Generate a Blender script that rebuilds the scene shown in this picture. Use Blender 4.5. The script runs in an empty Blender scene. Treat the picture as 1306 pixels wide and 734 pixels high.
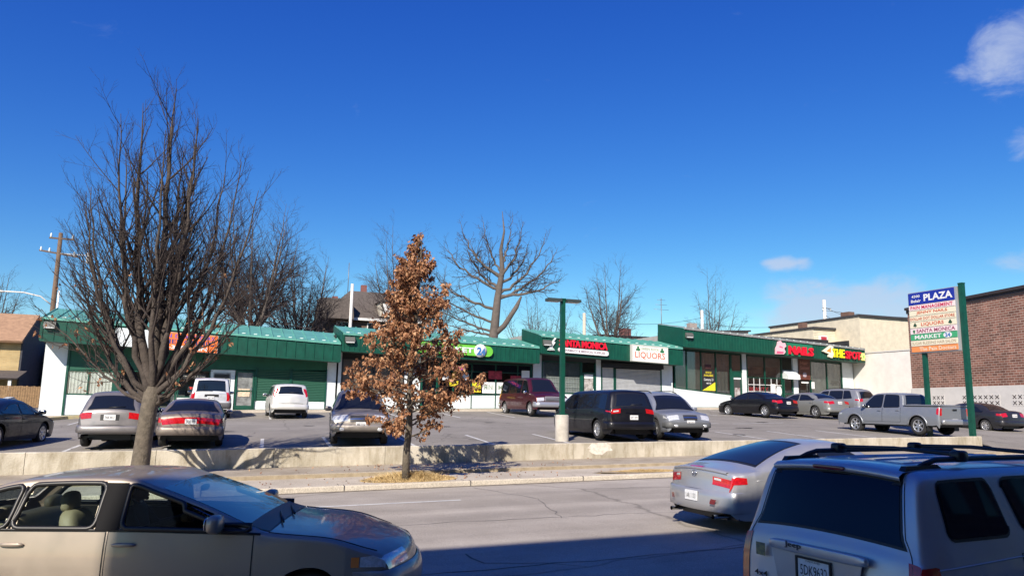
import bpy, bmesh, math, random
from mathutils import Vector, Matrix, noise as mnoise
random.seed(7)
R_=math.radians
SC=bpy.context.scene
COL=SC.collection
# ------------------------------------------------------------ frame of the street
AZ=R_(69.2)
UX,UY=math.sin(AZ),math.cos(AZ)          # along the street
NX,NY=-math.cos(AZ),math.sin(AZ)         # away from the viewer
OX,OY=-5.6,21.0
YAW=R_(20.8)
def W(s,t,z=0): return Vector((OX+UX*s+NX*t, OY+UY*s+NY*t, z))
def ST(x,y):
    dx,dy=x-OX,y-OY
    return dx*UX+dy*UY, dx*NX+dy*NY
def interp(x,xs,ys):
    if x<=xs[0]: return ys[0]
    if x>=xs[-1]: return ys[-1]
    for i in range(len(xs)-1):
        if x<=xs[i+1]:
            k=(x-xs[i])/(xs[i+1]-xs[i]); return ys[i]*(1-k)+ys[i+1]*k
def lerp(a,b,k): return a+(b-a)*k
def sm(k): k=max(0,min(1,k)); return k*k*(3-2*k)
def lot_edge(s): return 2.1-interp(s,[-6,-3.3,1.6,11,26],[1.66,1.56,1.40,1.28,1.10])
def fac_walk(s): return 2.1-interp(s,[-10.5,-1.5,13,27.4,34],[.98,.55,.28,-.02,-.1])
def lotz(s,t):
    k=max(0,min(1,t/21.5)); return lerp(lot_edge(s),fac_walk(s)-.12,k)
def cl(s): return max(-70,min(70,s))
def roadz(s,t): return 2.1-(2.03-.0185*cl(s)+.006*(-3.8-t))
def walkz(s): return 2.1-(1.91-.0175*cl(s))      # sidewalk
def wallbase(s): return 2.1-(1.80-.0165*cl(s))
def walltop(s): return 2.1-(1.265-.0135*cl(s))
# ------------------------------------------------------------ materials
MATS={}
def nodes(m):
    m.use_nodes=True; nt=m.node_tree; return nt,nt.nodes,nt.links
def mat(name,col,rough=.6,metal=0,coat=0,spec=.5,var=0,vscale=3,bump=0,bscale=40,emit=None,grime=None,alpha=None,col2=None,dirt=0):
    if name in MATS: return MATS[name]
    m=bpy.data.materials.new(name); nt,N,L=nodes(m); b=N['Principled BSDF']
    b.inputs['Roughness'].default_value=rough; b.inputs['Metallic'].default_value=metal
    b.inputs['Coat Weight'].default_value=coat; b.inputs['Coat Roughness'].default_value=.06
    b.inputs['Specular IOR Level'].default_value=spec
    c=(*col,1); b.inputs['Base Color'].default_value=c
    m.diffuse_color=c
    tc=N.new('ShaderNodeTexCoord')
    if var or col2:
        n=N.new('ShaderNodeTexNoise'); n.inputs['Scale'].default_value=vscale; n.inputs['Detail'].default_value=6; n.inputs['Roughness'].default_value=.65
        L.new(tc.outputs['Object'],n.inputs['Vector'])
        r=N.new('ShaderNodeValToRGB'); r.color_ramp.elements[0].position=.32; r.color_ramp.elements[1].position=.68
        c2=col2 or tuple(min(1,v*(1+var)) for v in col); c1=col if col2 else tuple(v*(1-var) for v in col)
        r.color_ramp.elements[0].color=(*c1,1); r.color_ramp.elements[1].color=(*c2,1)
        L.new(n.outputs['Fac'],r.inputs['Fac']); L.new(r.outputs['Color'],b.inputs['Base Color'])
    if bump:
        n2=N.new('ShaderNodeTexNoise'); n2.inputs['Scale'].default_value=bscale; n2.inputs['Detail'].default_value=4
        L.new(tc.outputs['Object'],n2.inputs['Vector'])
        bp=N.new('ShaderNodeBump'); bp.inputs['Strength'].default_value=bump; bp.inputs['Distance'].default_value=.02
        L.new(n2.outputs['Fac'],bp.inputs['Height']); L.new(bp.outputs['Normal'],b.inputs['Normal'])
    if dirt:   # road film on paint: roughness and a little dust
        n3=N.new('ShaderNodeTexNoise'); n3.inputs['Scale'].default_value=5; n3.inputs['Detail'].default_value=8
        L.new(tc.outputs['Object'],n3.inputs['Vector'])
        mr=N.new('ShaderNodeMapRange'); mr.inputs['From Min'].default_value=.3; mr.inputs['From Max'].default_value=.8
        mr.inputs['To Min'].default_value=rough; mr.inputs['To Max'].default_value=min(1,rough+dirt)
        L.new(n3.outputs['Fac'],mr.inputs['Value']); L.new(mr.outputs['Result'],b.inputs['Roughness'])
    if emit:
        b.inputs['Emission Color'].default_value=(*emit[0],1); b.inputs['Emission Strength'].default_value=emit[1]
    MATS[name]=m; return m
def glass_mat(name,tint,refl=.04,rough=.01,ior=1.55):
    """thin tinted pane: see-through, stronger mirror at grazing angles"""
    m=bpy.data.materials.new(name); nt,N,L=nodes(m); N.remove(N['Principled BSDF']); out=N['Material Output']
    t=N.new('ShaderNodeBsdfTransparent'); t.inputs['Color'].default_value=(*tint,1)
    g=N.new('ShaderNodeBsdfGlossy'); g.inputs['Roughness'].default_value=rough
    lw=N.new('ShaderNodeLayerWeight'); lw.inputs['Blend'].default_value=.5; r0_=((ior-1)/(ior+1))**2
    pw=N.new('ShaderNodeMath'); pw.operation='POWER'; L.new(lw.outputs['Facing'],pw.inputs[0]); pw.inputs[1].default_value=5
    f=N.new('ShaderNodeMath'); f.operation='MULTIPLY_ADD'; L.new(pw.outputs[0],f.inputs[0]); f.inputs[1].default_value=1-r0_; f.inputs[2].default_value=r0_
    mx=N.new('ShaderNodeMixShader'); a=N.new('ShaderNodeMath'); a.operation='ADD'; a.inputs[1].default_value=refl
    L.new(f.outputs[0],a.inputs[0]); L.new(a.outputs[0],mx.inputs[0]); L.new(t.outputs[0],mx.inputs[1]); L.new(g.outputs[0],mx.inputs[2])
    L.new(mx.outputs[0],out.inputs['Surface']); MATS[name]=m; return m
def paint(name,col,rough=.34,metal=.5): return mat('paint_'+name,col,rough,metal,coat=.5,dirt=.22,bump=.01,bscale=300)
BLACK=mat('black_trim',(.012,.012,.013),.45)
RUBBER=mat('rubber',(.02,.02,.021),.85,var=.2,vscale=20)
RIM=mat('rim_alloy',(.55,.56,.58),.35,.8)
CARGLASS=mat('car_glass',(.008,.010,.013),.03,0,spec=.75)
REDL=mat('tail_lens',(.42,.008,.012),.12,0,coat=1,var=.3,vscale=25)
CLEARL=mat('clear_lens',(.62,.64,.66),.12,.3,coat=1,var=.25,vscale=30)
AMBER=mat('amber_lens',(.75,.22,.03),.15,0,coat=1)
CHROME=mat('chrome',(.7,.71,.73),.12,1)
PLATE=mat('plate_white',(.68,.69,.70),.45,var=.12,vscale=30)
INK=mat('dark_ink',(.03,.03,.04),.6)
GREEN=mat('green_paint',(.0025,.060,.038),.42,0,var=.22,vscale=2.5)
GREENRIB=GREEN
GREEND=mat('green_panel',(.006,.085,.05),.6,0,var=.2,vscale=2)
MINT=mat('mint_roof_metal',(.12,.36,.29),.42,.15,var=.18,vscale=1.2)
ROOFG=mat('grey_roof',(.22,.23,.23),.8,var=.3,vscale=2)
WHITEW=mat('white_wall_paint',(.62,.67,.69),.7,var=.10,vscale=1.3,bump=.1,bscale=30)
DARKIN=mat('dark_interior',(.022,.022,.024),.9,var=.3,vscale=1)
SHOPGLASS=glass_mat('shop_glass',(.80,.83,.83),.03,.02)
CABGLASS=glass_mat('cab_glass',(.72,.80,.77),.0,.0,1.22); WSGLASS=glass_mat('windscreen_glass',(.22,.25,.27),.14,.0,1.5)
# ------------------------------------------------------------ mesh builder
class MB:
    def __init__(s): s.v=[];s.f=[];s.m=[];s.sm=[]
    def add(s,vs,fs,mi=0,smooth=False):
        o=len(s.v); s.v+= [tuple(v) for v in vs]
        for f in fs: s.f.append(tuple(i+o for i in f)); s.m.append(mi); s.sm.append(smooth)
        return s
    def box(s,x0,x1,y0,y1,z0,z1,mi=0,fn=None):
        vs=[(x,y,z) for z in (z0,z1) for y in (y0,y1) for x in (x0,x1)]
        if fn: vs=[fn(*v) for v in vs]
        return s.add(vs,[(0,2,3,1),(4,5,7,6),(0,1,5,4),(2,6,7,3),(0,4,6,2),(1,3,7,5)],mi)
    def hexa(s,vs,mi=0): # 8 verts: bottom (x0y0,x1y0,x0y1,x1y1) then top
        return s.add(vs,[(0,2,3,1),(4,5,7,6),(0,1,5,4),(2,6,7,3),(0,4,6,2),(1,3,7,5)],mi)
    def tube(s,pts,rs,n=6,mi=0,smooth=True,cap=True):
        pts=[Vector(p) for p in pts]
        if not isinstance(rs,(list,tuple)): rs=[rs]*len(pts)
        o=len(s.v); up=None
        for i,p in enumerate(pts):
            d=(pts[min(i+1,len(pts)-1)]-pts[max(i-1,0)])
            d=d.normalized() if d.length>1e-9 else Vector((0,0,1))
            if up is None: up=d.orthogonal().normalized()
            else:
                up=(up-d*up.dot(d)); up=up.normalized() if up.length>1e-6 else d.orthogonal().normalized()
            b=d.cross(up)
            for k in range(n):
                a=2*math.pi*k/n; s.v.append(tuple(p+(up*math.cos(a)+b*math.sin(a))*rs[i]))
        for i in range(len(pts)-1):
            for k in range(n):
                s.f.append((o+i*n+k,o+i*n+(k+1)%n,o+(i+1)*n+(k+1)%n,o+(i+1)*n+k)); s.m.append(mi); s.sm.append(smooth)
        if cap:
            s.f.append(tuple(o+k for k in range(n))[::-1]); s.m.append(mi); s.sm.append(False)
            e=o+(len(pts)-1)*n; s.f.append(tuple(e+k for k in range(n))); s.m.append(mi); s.sm.append(False)
        return s
    def grid(s,g,mi=0,smooth=True,skip=None):
        o=len(s.v);nr=len(g);nc=len(g[0])
        for r in g: s.v+= [tuple(p) for p in r]
        for i in range(nr-1):
            for j in range(nc-1):
                if skip and skip(i,j): continue
                s.f.append((o+i*nc+j,o+i*nc+j+1,o+(i+1)*nc+j+1,o+(i+1)*nc+j)); s.m.append(mi); s.sm.append(smooth)
        return s
    def lathe(s,prof,n=24,axis='y',c=(0,0,0),mi=0,smooth=True):
        g=[]
        for k in range(n+1):
            a=2*math.pi*k/n; ca,sa=math.cos(a),math.sin(a)
            if axis=='y': g.append([(c[0]+r*ca,c[1]+h,c[2]+r*sa) for r,h in prof])
            else: g.append([(c[0]+r*ca,c[1]+r*sa,c[2]+h) for r,h in prof])
        return s.grid(g,mi,smooth)
    def sup(s,c,size,e=.5,n=12,m=20,mi=0,fn=None):
        """superellipsoid (rounded box) centred on c"""
        g=[]
        def pw(v,e): return math.copysign(abs(v)**e,v)
        for i in range(n+1):
            ph=-math.pi/2+math.pi*i/n; row=[]
            for j in range(m+1):
                th=2*math.pi*j/m
                p=(pw(math.cos(ph),e)*pw(math.cos(th),e)*size[0]/2,pw(math.cos(ph),e)*pw(math.sin(th),e)*size[1]/2,pw(math.sin(ph),e)*size[2]/2)
                if fn: p=fn(*p)
                row.append((c[0]+p[0],c[1]+p[1],c[2]+p[2]))
            g.append(row)
        return s.grid(g,mi,True)
    def poly(s,pts,mi=0): return s.add(pts,[tuple(range(len(pts)))],mi)
    def prism(s,pts,d,mi=0):
        """flat outline (list of 3D points) pushed by vector d"""
        n=len(pts); d=Vector(d); q=[Vector(p)+d for p in pts]
        s.add(list(pts)+q,[tuple(range(n))[::-1],tuple(range(n,2*n))]+[(i,(i+1)%n,(i+1)%n+n,i+n) for i in range(n)],mi); return s
    def mesh(s,name,mats,off=(0,0,0)):
        me=bpy.data.meshes.new(name)
        me.from_pydata([(v[0]-off[0],v[1]-off[1],v[2]-off[2]) for v in s.v],[],s.f)
        for m in (mats if isinstance(mats,(list,tuple)) else [mats]): me.materials.append(m)
        me.polygons.foreach_set('material_index',s.m); me.polygons.foreach_set('use_smooth',s.sm); me.update(); return me
SPOS={}
def link(name,me,parent=None):
    o=bpy.data.objects.new(name,me); COL.objects.link(o)
    if parent: o.parent=parent
    return o
def tag(o,label=None,cat=None,group=None,kind=None):
    if label: o['label']=label
    if cat: o['category']=cat
    if group: o['group']=group
    if kind: o['kind']=kind
    return o
def sthing(name,label,cat,s,t,z,group=None):
    """Empty whose axes run along the street"""
    o=link(name,None); o.location=W(s,t,z); o.rotation_euler=(0,0,YAW); SPOS[o.name]=(s,t,z)
    return tag(o,label,cat,group)
def sobj(name,mb,mats,parent=None,org=None):
    """mesh given in (s,t,z); child of an sthing or top level"""
    if parent is not None:
        off=SPOS[parent.name]; o=link(name,mb.mesh(name,mats,off),parent); SPOS[o.name]=off; return o
    off=org or (0,0,0)
    o=link(name,mb.mesh(name,mats,off)); o.location=W(*off); o.rotation_euler=(0,0,YAW); SPOS[o.name]=off; return o
def wthing(name,label,cat,loc,rz=0,group=None):
    o=link(name,None); o.location=loc; o.rotation_euler=(0,0,rz); return tag(o,label,cat,group)
def text_mb(txt,size=1,bold=.0,w=None,h=None,depth=.0,align='CENTER',space=1.0):
    """text as mesh verts in XZ plane facing -Y; returns list of verts/faces fitted to w x h, centred"""
    cu=bpy.data.curves.new('tx','FONT'); cu.body=txt; cu.size=size; cu.offset=bold; cu.space_character=space
    cu.resolution_u=2; cu.extrude=depth; cu.align_x='CENTER'; cu.align_y='CENTER'
    o=bpy.data.objects.new('tx',cu); COL.objects.link(o)
    dg=bpy.context.evaluated_depsgraph_get(); dg.update()
    me=bpy.data.meshes.new_from_object(o.evaluated_get(dg))
    vs=[tuple(v.co) for v in me.vertices]; fs=[tuple(p.vertices) for p in me.polygons]
    bpy.data.objects.remove(o); bpy.data.curves.remove(cu); bpy.data.meshes.remove(me)
    x0=min(v[0] for v in vs);x1=max(v[0] for v in vs);y0=min(v[1] for v in vs);y1=max(v[1] for v in vs)
    kx=(w/(x1-x0)) if w else 1; ky=(h/(y1-y0)) if h else kx
    if not w: kx=ky
    return [((v[0]-(x0+x1)/2)*kx,-v[2],(v[1]-(y0+y1)/2)*ky) for v in vs],fs
def put_text(mb,txt,c,w,h,mi=0,bold=.0,depth=0,fn=None,ex=(1,0,0),space=1.0):
    """place text centred on c=(x,y,z), running along ex, facing 'front' = ex x z"""
    vs,fs=text_mb(txt,1,bold,w,h,depth,space=space)
    ex=Vector(ex).normalized(); out=[]
    ny=Vector((0,0,1)).cross(ex)
    for v in vs:
        p=Vector(c)+ex*v[0]+ny*v[1]+Vector((0,0,v[2]))
        out.append(fn(*p) if fn else tuple(p))
    mb.add(out,fs,mi); return mb
# ------------------------------------------------------------ camera
cam=bpy.data.cameras.new('camera'); co=bpy.data.objects.new('camera',cam); COL.objects.link(co); SC.camera=co
cam.sensor_width=36; cam.lens=950/1306*36; cam.clip_end=3000; cam.clip_start=.05
pt=math.atan(149/950); ro=R_(1.0)
fw=Vector((0,math.cos(pt),math.sin(pt))); r0=Vector((1,0,0)); u0=Vector((0,-math.sin(pt),math.cos(pt)))
rt=r0*math.cos(ro)+u0*math.sin(ro); up=-r0*math.sin(ro)+u0*math.cos(ro)
M=Matrix((( rt.x,up.x,-fw.x,0),(rt.y,up.y,-fw.y,0),(rt.z,up.z,-fw.z,2.1),(0,0,0,1)))
co.matrix_world=M
# ------------------------------------------------------------ light
SAZ=R_(17.2); SEL=R_(36)
sun=bpy.data.lights.new('sun','SUN'); sun.energy=5.0; sun.angle=R_(.5); sun.color=(1,.90,.77)
so=bpy.data.objects.new('sun',sun); COL.objects.link(so); so.location=(-20,-40,60)
d=Vector((math.sin(SAZ)*math.cos(SEL),math.cos(SAZ)*math.cos(SEL),-math.sin(SEL)))
so.rotation_euler=d.to_track_quat('-Z','Y').to_euler()
wd=bpy.data.worlds.new('World'); SC.world=wd; wd.use_nodes=True
N=wd.node_tree.nodes; L=wd.node_tree.links; bg=N['Background']
sky=N.new('ShaderNodeTexSky'); sky.sky_type='NISHITA'; sky.sun_disc=False; sky.sun_elevation=SEL; sky.sun_rotation=SAZ+math.pi
sky.air_density=1.0; sky.dust_density=.25; sky.ozone_density=3.0; sky.altitude=50
hs=N.new('ShaderNodeHueSaturation'); hs.inputs['Saturation'].default_value=1.22; hs.inputs['Value'].default_value=1.0
L.new(sky.outputs[0],hs.inputs['Color'])
tc=N.new('ShaderNodeTexCoord'); sx=N.new('ShaderNodeSeparateXYZ'); L.new(tc.outputs['Generated'],sx.inputs[0])
# clouds: project the view direction on a flat cloud deck
def math_(op,a,b=None,clamp=False):
    m=N.new('ShaderNodeMath'); m.operation=op; m.use_clamp=clamp
    for i,v in enumerate((a,b)):
        if v is None: continue
        if isinstance(v,(int,float)): m.inputs[i].default_value=v
        else: L.new(v,m.inputs[i])
    return m.outputs[0]
def blob(dx,dy,dz,rad,squash=2.2):
    """soft patch around a sky direction"""
    vs=N.new('ShaderNodeVectorMath'); vs.operation='SUBTRACT'; L.new(tc.outputs['Generated'],vs.inputs[0]); vs.inputs[1].default_value=(dx,dy,dz)
    ml=N.new('ShaderNodeVectorMath'); ml.operation='MULTIPLY'; L.new(vs.outputs[0],ml.inputs[0]); ml.inputs[1].default_value=(1,1,squash)
    le=N.new('ShaderNodeVectorMath'); le.operation='LENGTH'; L.new(ml.outputs[0],le.inputs[0])
    mr=N.new('ShaderNodeMapRange'); mr.interpolation_type='SMOOTHSTEP'; L.new(le.outputs['Value'],mr.inputs['Value'])
    mr.inputs['From Min'].default_value=0; mr.inputs['From Max'].default_value=rad; mr.inputs['To Min'].default_value=1; mr.inputs['To Max'].default_value=0
    return mr.outputs['Result']
def pxdir(px,py):
    v=fw+rt*((px-653)/950)-up*((py-367)/950); return v.normalized()
tot=None
for px,py,rad,sq in ((1050,392,.15,2.4),(1110,385,.13,2.4),(1150,392,.10,2.6),(1000,337,.05,3),(985,335,.03,3),(1285,75,.075,.9),(1302,185,.045,1.1),(1290,335,.07,2.2),(1200,385,.07,2.5),(1025,336,.025,1.5)):
    dd=pxdir(px,py); b_=blob(dd.x,dd.y,dd.z,rad,sq)
    if py>380: b_=math_('MULTIPLY',b_,1.30)
    tot=b_ if tot is None else math_('MAXIMUM',tot,b_)
cn=N.new('ShaderNodeTexNoise'); cn.inputs['Scale'].default_value=16; cn.inputs['Detail'].default_value=9; cn.inputs['Roughness'].default_value=.62; cn.inputs['Distortion'].default_value=.4
mp=N.new('ShaderNodeMapping'); mp.inputs['Scale'].default_value=(1,1,1.7); L.new(tc.outputs['Generated'],mp.inputs[0]); L.new(mp.outputs[0],cn.inputs['Vector'])
v=math_('ADD',cn.outputs['Fac'],math_('MULTIPLY',tot,.50))
mr=N.new('ShaderNodeMapRange'); mr.interpolation_type='SMOOTHSTEP'; L.new(v,mr.inputs['Value'])
mr.inputs['From Min'].default_value=.66; mr.inputs['From Max'].default_value=1.12; mr.inputs['To Max'].default_value=.72
sr=N.new('ShaderNodeSeparateColor'); L.new(hs.outputs[0],sr.inputs[0]); cbn=N.new('ShaderNodeCombineColor')
for ci,(ga,k_) in enumerate(((1.5,.32),(1.38,.398),(.75,1.34))): L.new(math_('MULTIPLY',math_('POWER',sr.outputs[ci],ga),k_),cbn.inputs[ci])
mx=N.new('ShaderNodeMix'); mx.data_type='RGBA'; L.new(mr.outputs['Result'],mx.inputs['Factor']); L.new(cbn.outputs[0],mx.inputs[6]); mx.inputs[7].default_value=(3.6,4.1,5.2,1)
L.new(mx.outputs[2],bg.inputs['Color']); bg.inputs['Strength'].default_value=.105
SC.view_settings.view_transform='Standard'; SC.view_settings.look='None'; SC.view_settings.exposure=.6; SC.view_settings.gamma=1
SC.cycles.max_bounces=6; SC.cycles.transparent_max_bounces=12
# ------------------------------------------------------------ ground
def ground_mat(name,c1,c2,scale,fine=60,cracks=0,stain=None,dash=None,rough=.9,bands=False):
    m=bpy.data.materials.new(name); nt,N,L=nodes(m); b=N['Principled BSDF']; b.inputs['Roughness'].default_value=rough
    b.inputs['Specular IOR Level'].default_value=.25
    tc=N.new('ShaderNodeTexCoord'); n=N.new('ShaderNodeTexNoise'); n.inputs['Scale'].default_value=scale; n.inputs['Detail'].default_value=8; n.inputs['Roughness'].default_value=.6
    L.new(tc.outputs['Object'],n.inputs[0])
    r=N.new('ShaderNodeValToRGB'); e=r.color_ramp.elements; e[0].position=.3; e[1].position=.72; e[0].color=(*c1,1); e[1].color=(*c2,1)
    L.new(n.outputs['Fac'],r.inputs[0])
    f=N.new('ShaderNodeTexNoise'); f.inputs['Scale'].default_value=fine; f.inputs['Detail'].default_value=3; L.new(tc.outputs['Object'],f.inputs[0])
    mr=N.new('ShaderNodeMapRange'); mr.inputs['From Min'].default_value=.3; mr.inputs['From Max'].default_value=.7; mr.inputs['To Min'].default_value=.72; mr.inputs['To Max'].default_value=1.25; L.new(f.outputs['Fac'],mr.inputs[0])
    mu=N.new('ShaderNodeMix'); mu.data_type='RGBA'; mu.blend_type='MULTIPLY'; mu.inputs['Factor'].default_value=1
    L.new(r.outputs[0],mu.inputs[6]); L.new(mr.outputs[0],mu.inputs[7]); cur=mu.outputs[2]
    def mulby(val,cur):
        q=N.new('ShaderNodeMix'); q.data_type='RGBA'; q.blend_type='MULTIPLY'; q.inputs['Factor'].default_value=1
        L.new(cur,q.inputs[6]); L.new(val,q.inputs[7]); return q.outputs[2]
    if cracks:
        wn=N.new('ShaderNodeTexNoise'); wn.inputs['Scale'].default_value=1.2; wn.inputs['Detail'].default_value=5; L.new(tc.outputs['Object'],wn.inputs[0])
        mxv=N.new('ShaderNodeMix'); mxv.data_type='RGBA'; mxv.inputs['Factor'].default_value=.35; L.new(tc.outputs['Object'],mxv.inputs[6]); L.new(wn.outputs['Color'],mxv.inputs[7])
        v=N.new('ShaderNodeTexVoronoi'); v.feature='DISTANCE_TO_EDGE'; v.inputs['Scale'].default_value=cracks; L.new(mxv.outputs[2],v.inputs[0])
        m2=N.new('ShaderNodeMapRange'); m2.inputs['From Min'].default_value=.0; m2.inputs['From Max'].default_value=.006; m2.inputs['To Min'].default_value=.6; m2.inputs['To Max'].default_value=1; L.new(v.outputs['Distance'],m2.inputs[0])
        cur=mulby(m2.outputs[0],cur)
    if bands:   # wheel tracks and patch strips running along the street
        mp=N.new('ShaderNodeMapping'); mp.inputs['Scale'].default_value=(.02,.55,1); L.new(tc.outputs['Object'],mp.inputs[0])
        bn=N.new('ShaderNodeTexNoise'); bn.inputs['Scale'].default_value=1.6; bn.inputs['Detail'].default_value=6; L.new(mp.outputs[0],bn.inputs[0])
        m3=N.new('ShaderNodeMapRange'); m3.inputs['From Min'].default_value=.35; m3.inputs['From Max'].default_value=.65; m3.inputs['To Min'].default_value=.80; m3.inputs['To Max'].default_value=1.12; L.new(bn.outputs['Fac'],m3.inputs[0])
        cur=mulby(m3.outputs[0],cur)
        # thin dark tar speckle streaks
        mp2=N.new('ShaderNodeMapping'); mp2.inputs['Scale'].default_value=(.35,2.4,1); L.new(tc.outputs['Object'],mp2.inputs[0])
        b2=N.new('ShaderNodeTexNoise'); b2.inputs['Scale'].default_value=7; b2.inputs['Detail'].default_value=8; b2.inputs['Roughness'].default_value=.75; L.new(mp2.outputs[0],b2.inputs[0])
        m4=N.new('ShaderNodeMapRange'); m4.inputs['From Min'].default_value=.60; m4.inputs['From Max'].default_value=.74; m4.inputs['To Min'].default_value=1; m4.inputs['To Max'].default_value=.6; L.new(b2.outputs['Fac'],m4.inputs[0])
        cur=mulby(m4.outputs[0],cur)
    L.new(cur,b.inputs['Base Color'])
    bp=N.new('ShaderNodeBump'); bp.inputs['Strength'].default_value=.35; bp.inputs['Distance'].default_value=.015; L.new(f.outputs['Fac'],bp.inputs['Height']); L.new(bp.outputs[0],b.inputs['Normal'])
    return m
M_ROAD=ground_mat('road_asphalt',(.295,.265,.23),(.385,.35,.308),.7,70,cracks=.16,bands=True)
M_LOT=ground_mat('lot_asphalt',(.195,.18,.16),(.275,.255,.23),.5,80,cracks=.3)
M_CONC=ground_mat('sidewalk_concrete',(.37,.325,.26),(.53,.475,.395),.9,50)
M_CURB=ground_mat('kerb_concrete',(.40,.355,.29),(.54,.49,.41),1.2,40)
M_EARTH=ground_mat('earth_and_turf',(.10,.09,.05),(.20,.17,.10),.3,20)
M_YEL=mat('yellow_kerb_paint',(.62,.50,.20),.8,col2=(.42,.38,.28),vscale=5)
M_LINE=mat('line_paint',(.62,.62,.60),.8,col2=(.40,.40,.40),vscale=6)
def sheet(name,s0,s1,t0,t1,zf,m,ds=2.0,dt=2.0,dz=0):
    mb=MB(); ns=max(1,round((s1-s0)/ds)); nt_=max(1,round((t1-t0)/dt))
    g=[[(lerp(s0,s1,i/ns),lerp(t0,t1,j/nt_),zf(lerp(s0,s1,i/ns),lerp(t0,t1,j/nt_))+dz) for j in range(nt_+1)] for i in range(ns+1)]
    for r in g: pass
    mb.grid([list(c) for c in zip(*g)],0,True)
    return tag(sobj(name,mb,m),kind='structure')
TK=-3.8; TL=-2.0; TS0=-19.6
# wide earth sheet reaching the horizon, a little below everything
mb=MB()
def earthz(s,t):
    if t<TK-.2: return roadz(s,max(t,TS0))-.25
    if t<0: return walkz(s)-.3-(.3 if s>22 else 0)
    if t<24: return lotz(s,t)-(.25 if s<22 or s>60 or t>16 else .95)
    return fac_walk(s)-.25+min(.4,(t-24)*.02)
ss=[-900,-500,-250,-120,-70]+list(range(-60,61,4))+[70,120,250,500,900]
tt=[-500,-200,-100,-60,-40,-30,-22,-19.7,-12,-4.2,-3.9,-2,-.1,.1,3,8,14,20,23.5,24.5,30,40,60,90,150,300,600,1200]
mb.grid([[(s,t,earthz(s,t)) for s in ss] for t in tt],0,True)
tag(sobj('ground',mb,M_EARTH),kind='structure')
sheet('road',-160,160,TS0,TK,roadz,M_ROAD,4,1.6)
sheet('near_sidewalk',-160,160,-27,TS0-.16,lambda s,t:roadz(s,TS0)+.15+(TS0-t)*.01,M_CONC,4,2)
# lot reaches to the walkway, and right of the wall runs down the driveway to the road
def lz(s,t):
    z=lotz(s,t)
    if s>26.95:
        ks=max(sm((s-27)/2.5),1-sm((t-.1)/.8)); k=ks*(1-sm((t+3.4)/9)); z=lerp(z,roadz(s,TK)+.02,k)
    return z
sheet('parking_lot',-46,27.0,.24,21.6,lz,M_LOT,1.5,1.5)
sheet('driveway',26.85,52,-3.85,27,lambda s,t: lz(max(s,26.96),t),M_LOT,.8,.6,.002)
sheet('side_street',-46,-12.2,21.6,60,lambda s,t:lotz(s,21.5)+(t-21.5)*.012,M_LOT,2,2,-.01)
# far kerb of the road, sidewalk, low step
def strip(name,s0,s1,prof,m,ds=1.5,joint=None,sub=None):
    """extruded profile [(t, z as function of s)] along the street"""
    mb=MB(); ns=round((s1-s0)/ds)
    g=[[(lerp(s0,s1,i/ns),t,zf(lerp(s0,s1,i/ns))) for t,zf in prof] for i in range(ns+1)]
    mb.grid(g,0,False); return tag(sobj(name,mb,m),kind='structure')
strip('kerb',-90,26.8,[(TK,lambda s:roadz(s,TK)-.05),(TK+.012,lambda s:walkz(s)-.02),(TK+.03,lambda s:walkz(s)+.004),(TK+.17,lambda s:walkz(s)+.006),(TK+.172,lambda s:walkz(s)-.1)],M_CURB)
mbj=MB()
s=-30.
while s<26.5:   # joints between kerb stones
    mbj.box(s,s+.014,TK-.006,TK+.17,roadz(s,TK)+.01,walkz(s)+.0095); s+=3.05
tag(sobj('kerb_joints',mbj,INK),kind='structure')
strip('sidewalk',-90,26.8,[(TK+.175,lambda s:walkz(s)),(TL,lambda s:walkz(s)+.02),(TL+.001,lambda s:walkz(s)-.1)],M_CONC)
mbj=MB(); s=-30.
while s<26.5:
    mbj.box(s,s+.02,TK+.18,TL-.003,walkz(s)-.04,walkz(s)+.0215 if False else walkz(s)+.004); s+=1.52
tag(sobj('sidewalk_joints',mbj,mat('joint_dirt',(.10,.085,.06),.95)),kind='structure')
M_STEP=ground_mat('low_step_concrete',(.26,.22,.165),(.41,.36,.285),1.1,60)
strip('low_step',-90,26.8,[(TL,lambda s:walkz(s)-.03),(TL+.015,lambda s:wallbase(s)+.00),(TL+.04,lambda s:wallbase(s)+.015),(.002,lambda s:wallbase(s)+.03),(.003,lambda s:wallbase(s)-.2)],M_STEP)
strip('step_face',-90,26.8,[(TL-.004,lambda s:walkz(s)+.0),(TL+.008,lambda s:wallbase(s)+.0)],mat('step_grime',(.22,.175,.115),.95,col2=(.36,.30,.21),vscale=4,bump=.3,bscale=30),.75)
strip('near_kerb',-90,90,[(TS0,lambda s:roadz(s,TS0)-.05),(TS0-.01,lambda s:roadz(s,TS0)+.14),(TS0-.16,lambda s:roadz(s,TS0)+.15)],M_CURB)
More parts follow.
